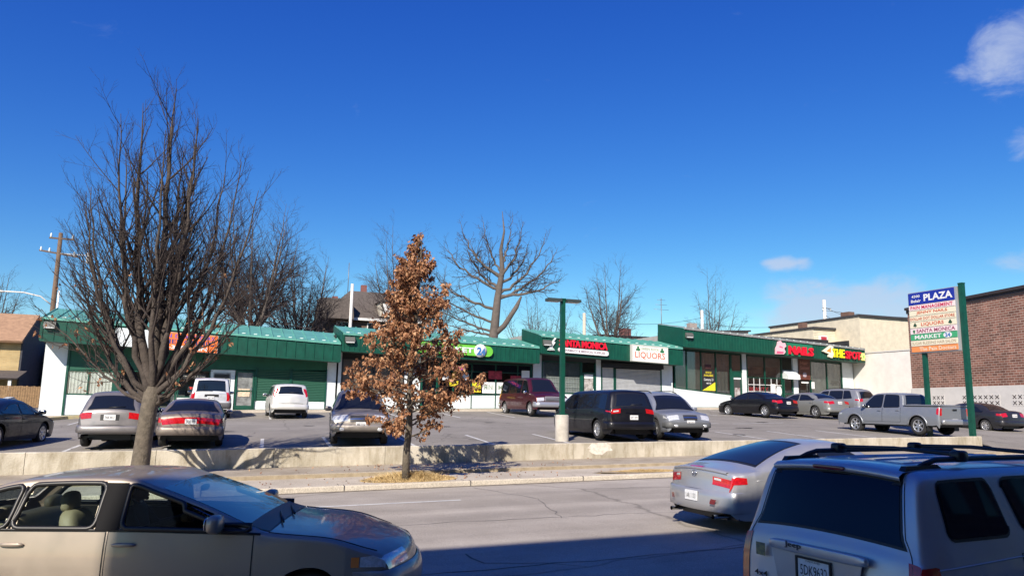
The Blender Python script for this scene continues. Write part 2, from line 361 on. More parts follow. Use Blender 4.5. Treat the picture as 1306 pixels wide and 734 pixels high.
# lane dashes
for k,(s0,s1) in enumerate(((-14.6,-11.6),(-.6,2.6),(13.6,16.7),(27.5,30.6))):
    mb=MB(); mb.grid([[(lerp(s0,s1,i/4),t,roadz(lerp(s0,s1,i/4),t)+.004) for t in (-6.16,-6.05)] for i in range(5)])
    tag(sobj('road_marking',mb,M_LINE),kind='structure')
def crack(name,pts,w,zf,seed,m,step=.25):
    rg=random.Random(seed); q=[]
    for a,b_ in zip(pts,pts[1:]):
        n=max(1,int(math.hypot(b_[0]-a[0],b_[1]-a[1])/step))
        for i in range(n): k=i/n; q.append((lerp(a[0],b_[0],k)+rg.gauss(0,.03),lerp(a[1],b_[1],k)+rg.gauss(0,.035)))
    q.append(pts[-1]); g=[[],[]]
    for i,(s,t) in enumerate(q):
        d=Vector((q[min(i+1,len(q)-1)][0]-q[max(i-1,0)][0],q[min(i+1,len(q)-1)][1]-q[max(i-1,0)][1])); d.normalize(); ww=w*rg.uniform(.4,1.2)
        for k in (0,1): x=s-d.y*ww*(k-.5); y=t+d.x*ww*(k-.5); g[k].append((x,y,zf(x,y)+.0035))
    mb=MB(); mb.grid(g); tag(sobj(name,mb,m),kind='structure')
TAR=mat('tar_seal',(.045,.043,.042),.6)
crack('road_crack',[(-9,-12.35),(0,-12.3),(14,-12.2),(30,-12.3)],.035,roadz,1,TAR)
crack('road_crack',[(1.0,-11.3),(1.1,-11.9),(1.9,-12.2),(2.3,-12.6)],.03,roadz,2,TAR)
crack('road_crack',[(-4,-9.0),(2,-8.7),(9,-9.3),(16,-9.0)],.016,roadz,3,TAR)
crack('road_crack',[(3.5,-4.2),(4.2,-6.5),(3.6,-9.0)],.016,roadz,4,TAR)
for i,(a,b_) in enumerate((((-3,8.5),(9,9.6)),((10,6.2),(24,7.4)),((2.5,2),(5,14)),((17,3),(15.5,14)),((-8,12),(4,13)))): crack('lot_crack',[a,((a[0]+b_[0])/2+.5,(a[1]+b_[1])/2-.3),b_],.035,lz,10+i,TAR)
OIL=mat('oil_stain',(.075,.07,.068),.55,var=.3,vscale=5)
rg=random.Random(77)
for (s,t,r) in ((6.6,9.8,.35),(13.0,3.2,.3),(20.3,7.2,.45),(17.5,4.0,.3),(-2.0,9.0,.3),(1.2,11,.25),(24,10.5,.4),(9.5,12.0,.3)):
    mb=MB(); mb.poly([(s+math.cos(k*math.pi/9)*r*rg.uniform(.6,1.2),t+math.sin(k*math.pi/9)*r*rg.uniform(.5,1.0),lz(s,t)+.008) for k in range(18)]); tag(sobj('oil_stain',mb,OIL),kind='structure')
GUT=mat('gutter_grit',(.17,.145,.115),.95,var=.35,vscale=9)
mb=MB(); g=[[],[]]; s=-20.
while s<27: w_=.16+.10*mnoise.noise((s*.8,3,0)); g[0].append((s,TK-.003,roadz(s,TK)+.006)); g[1].append((s,TK-w_,roadz(s,TK-w_)+.0035)); s+=.35
mb.grid(g); tag(sobj('gutter_grit',mb,GUT),kind='structure')
# retaining wall
mw=bpy.data.materials.new('wall_concrete'); nt,N,L=nodes(mw); b=N['Principled BSDF']; b.inputs['Roughness'].default_value=.9
tc=N.new('ShaderNodeTexCoord')
n1=N.new('ShaderNodeTexNoise'); n1.inputs['Scale'].default_value=1.1; n1.inputs['Detail'].default_value=8; L.new(tc.outputs['Object'],n1.inputs[0])
r1=N.new('ShaderNodeValToRGB'); e=r1.color_ramp.elements; e[0].position=.35; e[0].color=(.39,.355,.28,1); e[1].position=.65; e[1].color=(.55,.505,.42,1); L.new(n1.outputs[0],r1.inputs[0])
mp=N.new('ShaderNodeMapping'); mp.inputs['Scale'].default_value=(1.7,3,.55); L.new(tc.outputs['Object'],mp.inputs[0])
n2=N.new('ShaderNodeTexNoise'); n2.inputs['Scale'].default_value=1.6; n2.inputs['Detail'].default_value=6; n2.inputs['Roughness'].default_value=.7; L.new(mp.outputs[0],n2.inputs[0])
r2=N.new('ShaderNodeValToRGB'); e=r2.color_ramp.elements; e[0].position=.30; e[0].color=(.42,.37,.27,1); e[1].position=.56; e[1].color=(1,1,1,1); L.new(n2.outputs[0],r2.inputs[0])
mu=N.new('ShaderNodeMix'); mu.data_type='RGBA'; mu.blend_type='MULTIPLY'; mu.inputs['Factor'].default_value=.8; L.new(r1.outputs[0],mu.inputs[6]); L.new(r2.outputs[0],mu.inputs[7])
L.new(mu.outputs[2],b.inputs['Base Color'])
n3=N.new('ShaderNodeTexNoise'); n3.inputs['Scale'].default_value=25; n3.inputs['Detail'].default_value=6; L.new(tc.outputs['Object'],n3.inputs[0])
bp=N.new('ShaderNodeBump'); bp.inputs['Strength'].default_value=.4; bp.inputs['Distance'].default_value=.03; L.new(n3.outputs[0],bp.inputs['Height']); L.new(bp.outputs[0],b.inputs['Normal'])
wt=sthing('retaining_wall','long low stained concrete wall between sidewalk and parking lot','wall',0,0,wallbase(0))
s0=-46.0; edges=[s0]
while edges[-1]<26.0: edges.append(min(26.2,edges[-1]+random.choice((2.9,3.05,3.2))))
for a,b_ in zip(edges,edges[1:]):
    mb=MB(); j=.006; ch=.02; n=3
    g=[]
    for i in range(n+1):
        s=lerp(a+j,b_-j,i/n); zt=walltop(s)+mnoise.noise((s*1.7,0,0))*.008; zb=wallbase(s)-.25
        g.append([(s,0.0,zb),(s,.0,zt-ch),(s,ch,zt),(s,.25-ch,zt),(s,.25,zt-ch),(s,.25,zb)])
    mb.grid(g,0,False); mb.poly([g[0][k] for k in range(6)]); mb.poly([g[-1][k] for k in range(6)][::-1])
    sobj('wall_section',mb,mw,wt)
# rough patch of mortar on the wall under the lamp
mb=MB(); rr=random.Random(3); pts=[]
for k in range(22):
    a=2*math.pi*k/22; pts.append((9.1+math.cos(a)*.42*(1+rr.uniform(-.3,.25)),-.006,walltop(9)-.16+math.sin(a)*.17*(1+rr.uniform(-.35,.35))))
mb.prism(pts[::-1],(0,.0055,0)); sobj('mortar_patch',mb,mat('mortar_patch',(.62,.57,.50),.9,var=.25,vscale=8),wt)
# parking stripes
def ground_strip(name,pa,pb,w,m=M_LINE,n=8,dz=.005):
    a=Vector((*pa,0)); b=Vector((*pb,0)); d=(b-a).normalized(); p=Vector((-d.y,d.x,0))*w/2
    g=[[((lambda q:(q.x,q.y,lz(q.x,q.y)+dz))(a.lerp(b,i/n)+p*k)) for k in (1,-1)] for i in range(n+1)]
    mb=MB(); mb.grid(g); return tag(sobj(name,mb,m),kind='structure')
for s in (-9.2,-6.4,-3.7,-1.0,1.0,3.55,6.2,8.9,11.6,14.6,17.3,20.0,22.7):
    ground_strip('parking_stripe',(s-.15,.5),(s+.1,5.4),.11)
for s in (-8.4,-5.6,-2.2,-.1,3.2,6.2,9.2,12.2,16.6,19.4,22.2,25.,27.8,31.,34.):
    ground_strip('parking_stripe',(s,15.6),(s+.2,20.6),.11)
for s in (13.5,17.5,21.5): ground_strip('parking_stripe',(s,9.6),(s+3.4,9.9),.11)
# ------------------------------------------------------------ shopping strip
TF=21.95; TW=23.2
fz=fac_walk
strip('walkway',-11.4,43.2,[(21.6,lambda s:lotz(s,21.6)-.1),(21.61,lambda s:fz(s)-.01),(21.64,lambda s:fz(s)+.004),(23.6,lambda s:fz(s)+.02)],M_CONC,1.5)
def fascia_pts(S,s): 
    k=(s-S['s0'])/(S['s1']-S['s0']); return lerp(S['zb0'],S['zb1'],k),lerp(S['zt0'],S['zt1'],k)
def facade_wall(mb,s0,s1,z0,z1,t=TW,th=.16,mi=0):
    """z0,z1 may be functions of s"""
    f0=z0 if callable(z0) else (lambda s:z0); f1=z1 if callable(z1) else (lambda s:z1)
    mb.hexa([(s0,t,f0(s0)),(s1,t,f0(s1)),(s0,t+th,f0(s0)),(s1,t+th,f0(s1)),(s0,t,f1(s0)),(s1,t,f1(s1)),(s0,t+th,f1(s0)),(s1,t+th,f1(s1))],mi)
def shell(S,label):
    s0,s1=S['s0'],S['s1']; th=sthing('shop_building',label,'shop building',(s0+s1)/2,TW,fz((s0+s1)/2))
    # ribbed fascia
    mb=MB(); rib=S.get('rib',.24); n=int((s1-s0)/rib); row=[]
    xs=[]
    for i in range(n+1):
        a=s0+(s1-s0)*i/n
        xs+= [(a,0),(a+.03,0),(a+.05,-.035),(a+.09,-.035),(a+.11,0)]
    xs=[(a,o) for a,o in xs if a<=s1]+[(s1,0)]
    g=[[],[]]
    for a,o in xs:
        zb,zt=fascia_pts(S,a); g[0].append((a,TF+o,zb)); g[1].append((a,TF+o,zt))
    mb.grid(g[::-1],0,False)
    zb,zt=fascia_pts(S,s0); zbe,zte=fascia_pts(S,s1)
    # bottom and top lips
    mb.hexa([(s0,TF-.05,zb-.04),(s1,TF-.05,zbe-.04),(s0,TF+.1,zb-.04),(s1,TF+.1,zbe-.04),(s0,TF-.05,zb+.03),(s1,TF-.05,zbe+.03),(s0,TF+.1,zb+.03),(s1,TF+.1,zbe+.03)])
    # left gable end (covers fascia and roof slope), right end too
    D=S['depth']; rise=S['rise']
    for sg,e in ((s0,-1),(s1,1)):
        b_,t_=fascia_pts(S,sg); o=.04*e
        mb.prism([(sg,TF,b_),(sg,TF,t_+.02),(sg,TF+D,t_+rise+.02),(sg,TF+D,b_)][::e],(o,0,0))
    sobj('fascia',mb,GREENRIB,th)
    # sloping metal roof with standing seams
    mb=MB(); m_=max(2,int((s1-s0)/S.get('seam',.62)))
    def rp(s,k,dz=0):
        b_,t_=fascia_pts(S,s); return (s,TF-.08+(D+.08)*k,t_+rise*k+.03+dz)
    mb.grid([[rp(lerp(s0,s1,i/20),k) for i in range(21)] for k in (0,1)],0,False)
    mb.grid([[rp(lerp(s0,s1,i/20),0,dz) for i in range(21)] for dz in (0,-.10)],0,False)
    for i in range(m_+1):
        s=lerp(s0+.02,s1-.06,i/m_)
        mb.hexa([rp(s,0,-.0),rp(s+.04,0,-.0),rp(s,1),rp(s+.04,1),rp(s,0,.05),rp(s+.04,0,.05),rp(s,1,.05),rp(s+.04,1,.05)])
    # snow guards / light clips near the eave
    for i in range(m_):
        s=lerp(s0,s1,(i+.5)/m_); p=rp(s,.10); mb.box(s-.09,s+.09,p[1]-.03,p[1]+.03,p[2],p[2]+.04,1)
    sobj('roof',mb,[S['roof'],mat('snow_guard',(.62,.72,.68),.4)],th)
    # flat back roof and rear/side walls
    mb=MB(); zr=min(zt,zte)+rise
    mb.box(s0+.1,s1-.1,TF+D,TF+D+14,min(fz(s0),fz(s1))-.5,zr-.02)
    sobj('rear_block',mb,mat('block_wall',(.33,.33,.31),.85,var=.15,vscale=1),th)
    # soffit
    mb=MB(); mb.hexa([(s0,TF+.1,zb-.02),(s1,TF+.1,zbe-.02),(s0,TW+.14,zb-.02),(s1,TW+.14,zbe-.02),(s0,TF+.1,zb+.05),(s1,TF+.1,zbe+.05),(s0,TW+.14,zb+.05),(s1,TW+.14,zbe+.05)])
    sobj('soffit',mb,mat('soffit',(.05,.085,.075),.7),th)
    # dark room behind the shop windows
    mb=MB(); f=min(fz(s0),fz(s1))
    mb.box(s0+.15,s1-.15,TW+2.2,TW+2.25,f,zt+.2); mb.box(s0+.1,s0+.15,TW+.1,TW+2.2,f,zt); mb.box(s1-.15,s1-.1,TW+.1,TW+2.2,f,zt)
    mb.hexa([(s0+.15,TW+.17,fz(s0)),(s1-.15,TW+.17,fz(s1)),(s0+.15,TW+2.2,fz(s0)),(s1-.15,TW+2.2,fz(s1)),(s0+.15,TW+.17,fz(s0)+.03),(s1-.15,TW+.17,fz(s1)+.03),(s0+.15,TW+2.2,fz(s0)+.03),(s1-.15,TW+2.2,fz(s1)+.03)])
    # shelves and clutter inside
    rr=random.Random(int(s0*10)+99); s=s0+.6
    while s<s1-1.2:
        w=rr.uniform(.5,1.4); h=rr.uniform(.8,1.9); z=fz(s)+.03; mb.box(s,s+w,TW+rr.uniform(1.0,1.6),TW+2.1,z,z+h,1+rr.randrange(3)); s+=w+rr.uniform(.2,.9)
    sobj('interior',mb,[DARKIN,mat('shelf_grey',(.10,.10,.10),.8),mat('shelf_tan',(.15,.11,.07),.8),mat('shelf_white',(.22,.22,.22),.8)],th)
    S['th']=th; return th
def pier(S,a,b): 
    mb=MB(); facade_wall(mb,a,b,lambda s:fz(s),lambda s:fascia_pts(S,s)[0]-.02,TW-.02); return sobj('pier',mb,WHITEW,S['th'])
def knee(S,a,b,h):
    mb=MB(); facade_wall(mb,a,b,lambda s:fz(s)+.04,h,TW-.01); facade_wall(mb,a,b,lambda s:fz(s),lambda s:fz(s)+.04,TW-.03,.2,1); return sobj('knee_wall',mb,[WHITEW,GREEN],S['th'])
def header(S,a,b,z0,m=GREEND):
    mb=MB(); facade_wall(mb,a,b,z0,lambda s:fascia_pts(S,s)[0]-.02,TW-.005); return sobj('header_panel',mb,m,S['th'])
def window(S,a,b,z0,z1,mull=(),fw_=.06,gl=None,fm=GREEN,rails=()):
    f0=z0 if callable(z0) else (lambda s:z0); f1=z1 if callable(z1) else (lambda s:z1)
    mb=MB()
    for s in [a,b-fw_]+[m-fw_/2 for m in mull]: facade_wall(mb,s,s+fw_,f0,f1,TW-.05,.12)
    xs=[a+fw_]+sorted([m for m in mull])+[b-fw_]
    facade_wall(mb,a+fw_,b-fw_,f0,lambda s:f0(s)+fw_,TW-.035,.1); facade_wall(mb,a+fw_,b-fw_,lambda s:f1(s)-fw_,f1,TW-.035,.1)
    for r in rails: facade_wall(mb,a+fw_,b-fw_,r,r+.05,TW-.033,.1)
    w=sobj('window',mb,fm,S['th'])
    mb=MB(); facade_wall(mb,a+.02,b-.02,lambda s:f0(s)+.02,lambda s:f1(s)-.02,TW+.02,.008)
    sobj('pane',mb,gl or SHOPGLASS,w); return w
def curtain(S,a,b,z0,z1,m,t=TW+.15,amp=.02,wl=.09,bars=False):
    mb=MB(); n=int((b-a)/wl*4); g=[]
    for z in (z0,z1): g.append([(lerp(a,b,i/n),t+amp*math.sin(i*math.pi/2),(z(lerp(a,b,i/n)) if callable(z) else z)) for i in range(n+1)])
    mb.grid(g,0,True); return sobj('curtain',mb,m,S['th'])
def door(S,a,b,h,fm,gl=None,solid=None,fw_=.09):
    mb=MB(); z=fz((a+b)/2)+.03
    mb.box(a,a+fw_,TW-.06,TW+.06,z,z+h); mb.box(b-fw_,b,TW-.06,TW+.06,z,z+h); mb.box(a+fw_,b-fw_,TW-.055,TW+.05,z+h-fw_,z+h); mb.box(a+fw_,b-fw_,TW-.055,TW+.05,z,z+.22)
    mb.box(a+fw_,b-fw_,TW-.052,TW+.04,z+1.0,z+1.07)
    dd=sobj('door',mb,fm,S['th'])
    mb=MB(); mb.box(a+fw_,b-fw_,TW,TW+.01,z+.22,z+h-fw_); sobj('pane',mb,gl or SHOPGLASS,dd)
    mb=MB(); mb.tube([(b-fw_-.05,TW-.12,z+.9),(b-fw_-.05,TW-.12,z+1.3)],.015,6); mb.box(b-fw_-.06,b-fw_-.04,TW-.12,TW-.05,z+.93,z+.95); mb.box(b-fw_-.06,b-fw_-.04,TW-.12,TW-.05,z+1.25,z+1.27); sobj('handle',mb,CHROME,dd)
    return dd
def poster(S,name,a,b,z0,z1,m,t=TW-.045,txts=(),mats=None,th=.008):
    mb=MB(); mb.box(a,b,t-th,t,z0,z1)
    for (tx,zc,h,w,mi) in txts: put_text(mb,tx,((a+b)/2,t-th-.004,zc),w,h,mi,.01)
    return sobj(name,mb,[m]+list(mats or []),S['th'])
def shutter(S,a,b,z0,z1,m,frame=GREEN,pitch=.09):
    f0=z0 if callable(z0) else (lambda s:z0); f1=z1 if callable(z1) else (lambda s:z1)
    mb=MB(); n=int((f1(a)-f0(a))/pitch)
    g=[]
    for i in range(n*2+1):
        k=i/(n*2); o=-.022 if i%2 else 0
        g.append([(s,TW-.0+o,lerp(f0(s),f1(s),k)) for s in (a+.06,b-.06)])
    mb.grid(g,0,False); sh=sobj('roller_shutter',mb,m,S['th'])
    for q in (a,b-.07): mb=MB(); facade_wall(mb,q,q+.07,f0,f1,TW-.06,.12); sobj('guide_rail',mb,frame,sh)
    return sh
S1=dict(s0=-11.1,s1=3.85,zb0=4.92,zb1=4.38,zt0=6.05,zt1=5.42,depth=3.2,rise=.82,roof=MINT,rib=.5,seam=.60)
S2=dict(s0=3.95,s1=16.25,zb0=5.02,zb1=4.74,zt0=6.0,zt1=5.72,depth=4.0,rise=.78,roof=MINT,rib=.3,seam=.62)
S3=dict(s0=16.35,s1=26.9,zb0=5.40,zb1=5.0,zt0=6.48,zt1=6.12,depth=3.2,rise=.68,roof=MINT,rib=.24,seam=.62)
S4=dict(s0=27.0,s1=43.2,zb0=6.27,zb1=5.76,zt0=7.52,zt1=6.74,depth=3.2,rise=.55,roof=ROOFG,rib=.24,seam=.62)
shell(S1,'long low green roofed shop unit at left end with orange clinic sign')
shell(S2,'green fascia shop unit with round green market sign behind the brown tree')
shell(S3,'green fascia shop unit with pharmacy and liquor signs and grey roller shutters')
shell(S4,'tallest green fascia shop unit with big glass windows and nail salon at right end')
GS=mat('shutter_green',(.005,.07,.042),.5); GG=mat('shutter_grey',(.40,.42,.44),.45,.3,var=.12,vscale=2)
CURT=mat('white_curtain',(.78,.78,.76),.8,var=.2,vscale=3); TANW=mat('brown_window_film',(.10,.085,.07),.3,coat=.6,var=.25,vscale=1.5)
# --- unit 1
S=S1; pier(S,-11.05,-9.98)
knee(S,-9.98,-6.05,2.24); header(S,-9.98,3.3,lambda s:3.52+.03*(s+10))
window(S,-9.95,-7.75,2.24,3.52,(-8.94,)); curtain(S,-9.9,-7.8,2.3,3.45,CURT,wl=.16,amp=.03,t=TW+.05)
mb=MB(); facade_wall(mb,-7.75,-7.45,lambda s:fz(s),3.55,TW-.06); facade_wall(mb,-6.15,-6.02,lambda s:fz(s),3.6,TW-.06); facade_wall(mb,-10.0,-9.9,lambda s:fz(s),4.9,TW-.07); sobj('green_post',mb,GREEN,S['th'])
window(S,-7.45,-6.15,2.24,3.58)
door(S,-6.0,-4.65,2.2,GREEN); 
knee(S,-4.62,-3.0,2.2); window(S,-4.62,-3.0,2.2,3.72,(),)
poster(S,'window_lettering',-4.4,-3.2,3.22,3.5,DARKIN,txts=[('Fax · Print · Copy'.replace('·','&'),3.36,.12,1.1,1)],mats=[mat('pale_lettering',(.5,.5,.45),.6)])
poster(S,'red_neon_lettering',-4.1,-3.25,2.6,2.8,DARKIN,txts=[('The Pain',2.7,.12,.7,1)],mats=[mat('neon_red',(.6,.03,.02),.5,emit=((1,.05,.03),.8))],t=TW-.05)
mb=MB(); facade_wall(mb,-3.0,-1.72,lambda s:fz(s),3.75,TW-.015); sobj('white_panel',mb,WHITEW,S['th'])
poster(S,'notice_board',-2.85,-1.95,2.75,3.6,mat('notice_grey',(.30,.32,.33),.6,var=.4,vscale=6))
poster(S,'notice_board',-2.8,-2.0,3.3,3.52,mat('notice_dark',(.02,.02,.022),.5),t=TW-.06)
door(S,-1.68,-.68,2.15,GREEN,gl=mat('door_film_grey',(.20,.21,.21),.25,coat=.5,var=.4,vscale=3))
poster(S,'poster',-1.5,-.88,2.3,2.75,mat('tan_paper',(.55,.45,.33),.7,var=.3,vscale=9),t=TW-.02)
knee(S,-.6,3.3,2.08); shutter(S,-.6,1.3,2.08,3.85,GS); shutter(S,1.32,3.3,2.08,3.85,GS)
mb=MB(); 
for q in (-.66,1.28,3.25): facade_wall(mb,q,q+.07,lambda s:fz(s),3.95,TW-.08)
sobj('green_post',mb,GREEN,S['th'])
pier(S,3.32,3.84)
# --- unit 2
S=S2; pier(S,3.96,4.14); knee(S,4.14,8.9,2.75); header(S,4.14,16.2,4.66,DARKIN)
for a,b in ((4.16,6.0),(6.02,7.9)): window(S,a,b,2.75,4.66,(),gl=TANW,fm=BLACK)
pier(S,7.92,8.9)
door(S,8.95,10.0,2.2,GREEN); knee(S,10.05,16.25,lambda s:fz(s)+.85)
window(S,10.05,16.25,lambda s:fz(s)+.85,4.66,(11.0,12.2,13.8,15.3),rails=(4.1,))
mb=MB()
for q in (10.9,12.2,13.8,15.3): facade_wall(mb,q-.03,q+.03,lambda s:fz(s),lambda s:fz(s)+.86,TW-.03)
sobj('green_post',mb,GREEN,S['th'])
WH=mat('white_vinyl',(.70,.71,.72),.5); YE=mat('yellow_vinyl',(.75,.62,.03),.5)
poster(S,'market_banner',12.9,13.75,2.8,3.5,WH); poster(S,'market_banner',13.86,15.7,2.8,3.5,WH)
poster(S,'banner_lettering',13.9,15.6,2.98,3.38,WH,t=TW-.055,txts=[('MARKET',3.18,.3,1.55,1)],mats=[mat('sage_letters',(.25,.33,.25),.6)])
poster(S,'banner_lettering',12.95,13.7,2.98,3.38,WH,t=TW-.055,txts=[('MINI',3.18,.3,.6,1)],mats=[mat('sage_letters',(.25,.33,.25),.6)])
poster(S,'poster',12.25,12.8,2.85,3.45,YE); poster(S,'poster',10.75,11.35,3.2,3.5,YE); poster(S,'poster',10.3,10.7,3.55,4.0,WH)
poster(S,'poster',11.6,12.0,3.6,3.95,mat('pale_blue_paper',(.45,.5,.6),.6)); poster(S,'poster',13.3,14.2,3.7,4.2,mat('red_poster',(.35,.03,.05),.6,var=.6,vscale=7)); poster(S,'poster',14.8,15.5,3.6,3.95,mat('red_poster',(.35,.03,.05),.6)); poster(S,'poster',15.55,16.1,3.75,4.3,WH)
mb=MB(); mb.lathe([(0,-.02),(.27,-.02),(.27,0)],20,'y',(11.15,TW-.05,3.85)); sobj('round_poster',mb,mat('gold_poster',(.55,.28,.05),.6,var=.5,vscale=9),S['th'])
mb=MB(); mb.box(10.8,11.75,TW-.06,TW-.03,4.2,4.42); put_text(mb,'OPEN',(11.27,TW-.066,4.31),.6,.14,1,.02); sobj('neon_sign',mb,[mat('neon_backing',(.05,.01,.10),.4,emit=((.25,.03,.6),.5)),mat('neon_pink',(.6,.05,.1),.4,emit=((1,.1,.2),1.5))],S['th'])
# --- unit 3
S=S3; pier(S,16.36,16.95); knee(S,16.95,19.8,2.88); header(S,16.95,26.0,4.98,mat('dark_header',(.03,.035,.04),.7))
window(S,16.97,19.8,2.88,4.98,(18.32,)); curtain(S,17.0,19.78,4.0,4.9,mat('grey_blind',(.20,.22,.21),.7,var=.2,vscale=4),wl=.14); 
mb=MB(); z0,z1=2.95,3.98
for i in range(24): 
    s=17.05+i*.118; mb.box(s,s+.03,TW+.10,TW+.12,z0,z1,0)
for z in (3.0,3.3,3.62,3.93): mb.box(17.03,19.78,TW+.09,TW+.10,z,z+.04,0)
mb.box(17.03,19.78,TW+.16,TW+.17,z0,z1,1)
sobj('security_grille',mb,[mat('white_grille',(.68,.68,.66),.6),mat('white_backing',(.42,.43,.42),.7,var=.3,vscale=4)],S['th'])
door(S,19.88,20.8,2.3,GREEN); poster(S,'poster',20.05,20.7,2.9,3.9,mat('torn_poster',(.55,.54,.52),.7,col2=(.08,.07,.06),vscale=4),t=TW+.0)
poster(S,'poster',20.05,20.7,3.92,4.2,WH,t=TW)
mb=MB(); facade_wall(mb,20.82,20.9,lambda s:fz(s),5.0,TW-.06); facade_wall(mb,19.8,19.88,lambda s:fz(s),5.0,TW-.06); sobj('green_post',mb,GREEN,S['th'])
pier(S,20.92,21.28)
shutter(S,21.3,22.3,lambda s:fz(s),4.72,GG); shutter(S,22.34,25.98,lambda s:fz(s),4.66,GG)
mb=MB(); mb.box(21.3,25.98,TW-.32,TW-.02,4.70,5.0); sobj('shutter_housing',mb,BLACK,S['th'])
pier(S,26.0,26.88)
# --- unit 4
S=S4; kz=lambda s:3.46-.085*(s-27)
knee(S,27.02,31.78,kz); top4=lambda s:fascia_pts(S4,s)[0]-.06
GG4=glass_mat('grey_shop_glass',(.66,.69,.68),.07,.03); REFLG=mat('reflected_grey',(.30,.31,.30),.8,var=.15,vscale=2)
for a_,b_,c_ in ((27.2,31.7,3.3),(39.1,42.0,2.9)): curtain(S4,a_,b_,c_,6.0,REFLG,t=TW+.22,wl=.3,amp=.02)  # grey sheets paint in the sky and houses mirrored by this glass
window(S,27.04,31.78,kz,top4,(28.05,29.25,30.5),gl=GG4)
poster(S,'poster',29.32,30.42,3.34,4.78,mat('black_poster',(.02,.02,.022),.5),t=TW+.0,txts=[('SPACE',4.62,.13,.5,1),('AVAILABLE',4.42,.15,.8,1),('Century 21',4.1,.22,.8,2),('410',3.86,.12,.4,2)],mats=[YE,WH])
mb=MB(); mb.prism([(29.32,TW-.02,3.345),(30.42,TW-.02,3.345),(30.42,TW-.02,3.95)],(0,.008,0)); sobj('poster_corner',mb,YE,S['th'])
poster(S,'poster',29.6,30.1,4.92,5.2,mat('maroon_poster',(.06,.02,.02),.5),t=TW)
mb=MB(); facade_wall(mb,31.8,32.72,lambda s:fz(s),4.72,TW-.03,mi=0); sobj('door_surround',mb,GREEN,S['th'])
dd=MB(); dd.box(32.0,32.55,TW-.06,TW-.035,fz(32)+.1,4.35); dr=sobj('door',dd,mat('door_dark',(.05,.055,.055),.2,coat=.6),S['th'])
mb=MB(); mb.box(31.98,32.6,TW-.08,TW-.065,4.2,4.32); mb.box(32.05,32.5,TW-.075,TW-.062,2.7,3.6,1); sobj('door_notice',mb,[WH,mat('torn_poster2',(.5,.5,.5),.7,col2=(.1,.03,.03),vscale=5)],dr)
window(S,31.8,32.75,4.74,top4,(),gl=GG4)
pier(S,32.78,33.16); knee(S,33.18,36.35,2.75)
window(S,33.18,36.35,2.75,top4,(34.8,),rails=(4.35,))
mb=MB()
for s in [33.25+i*.52 for i in range(6)]: mb.box(s,s+.04,TW-.02,TW,2.8,4.36)
for z in (3.35,3.85): mb.box(33.25,36.3,TW-.025,TW-.005,z,z+.04)
sobj('white_grid',mb,WH,S['th'])
poster(S,'window_lettering',33.32,35.2,3.05,3.75,mat('window_dark',(.03,.03,.03),.4),t=TW+.04,txts=[('BEAUTY',3.56,.26,1.7,1),('SUPPLY',3.23,.26,1.7,1)],mats=[mat('red_letters',(.6,.03,.05),.6)])
poster(S,'poster',35.25,35.7,3.3,3.95,WH); mb=MB(); mb.sup((36.0,TW-.06,3.45),(.5,.02,.7),.8); sobj('white_poster',mb,WH,S['th'])
mb=MB(); mb.box(33.2,36.3,TW+.5,TW+.52,4.6,5.2); sobj('brick_reflection',mb,mat('brick_reflection',(.16,.08,.05),.7,var=.4),S['th'])  # painted reflection of the brick building, set behind the pane
door(S,36.45,37.35,2.25,GREEN); mb=MB(); mb.hexa([(36.4,TW-.65,4.32),(37.5,TW-.65,4.32),(36.4,TW-.02,4.4),(37.5,TW-.02,4.4),(36.4,TW-.62,4.62),(37.5,TW-.62,4.62),(36.4,TW-.02,5.0),(37.5,TW-.02,5.0)]); sobj('door_awning',mb,WHITEW,S['th'])
pier(S,37.42,37.85)
BR=mat('brown_poster',(.10,.025,.015),.5,var=.3,vscale=5)
poster(S,'cafe_poster',37.9,39.0,4.35,5.95,BR,txts=[('Hair',5.6,.28,.7,1),('Salon',5.25,.25,.8,1)],mats=[mat('rose_letters',(.35,.14,.10),.6)])
mb=MB(); mb.sup((38.45,TW-.06,4.72),(.35,.02,.35),.6); sobj('poster_emblem',mb,mat('rose_grey',(.35,.3,.35),.6),S['th'])
door(S,37.9,38.9,2.0,BLACK); mb=MB(); mb.box(38.1,38.75,TW-.08,TW-.06,4.08,4.2); sobj('door_notice',mb,WH,S['th'])
knee(S,39.02,42.1,3.0); window(S,39.02,42.1,3.0,top4,(40.62,),gl=GG4)
poster(S,'poster',39.05,39.35,3.7,4.2,WH)
poster(S,'window_lettering',41.0,41.9,4.15,4.35,mat('window_dark',(.03,.03,.03),.4),t=TW+.04)
pier(S,42.12,43.18)
# wall pack lamps on the gable corners
def wallpack(s,z):
    mb=MB(); mb.hexa([(s-.28,TF-.26,z),(s+.28,TF-.26,z),(s-.28,TF-.04,z-.06),(s+.28,TF-.04,z-.06),(s-.26,TF-.20,z+.24),(s+.26,TF-.20,z+.24),(s-.28,TF-.04,z+.28),(s+.28,TF-.04,z+.28)])
    mb.box(s-.24,s+.24,TF-.24,TF-.06,z-.08,z-.0,1)
    return mb
for s,z,l in ((-10.7,5.6,'at left end of the strip above the white pier'),(4.35,5.55,'left of the brown leafed tree'),(16.75,5.95,'left of the pharmacy sign'),(27.4,6.95,'above the tall shop windows right of the liquor sign')):
    o=sobj('wall_lamp',wallpack(s,z),[mat('lamp_bronze',(.10,.10,.09),.5),mat('lamp_lens',(.55,.56,.55),.3)],None,(s,TF,z)); tag(o,'small grey floodlight on green fascia '+l,'wall lamp','floodlights on the shop fascias')
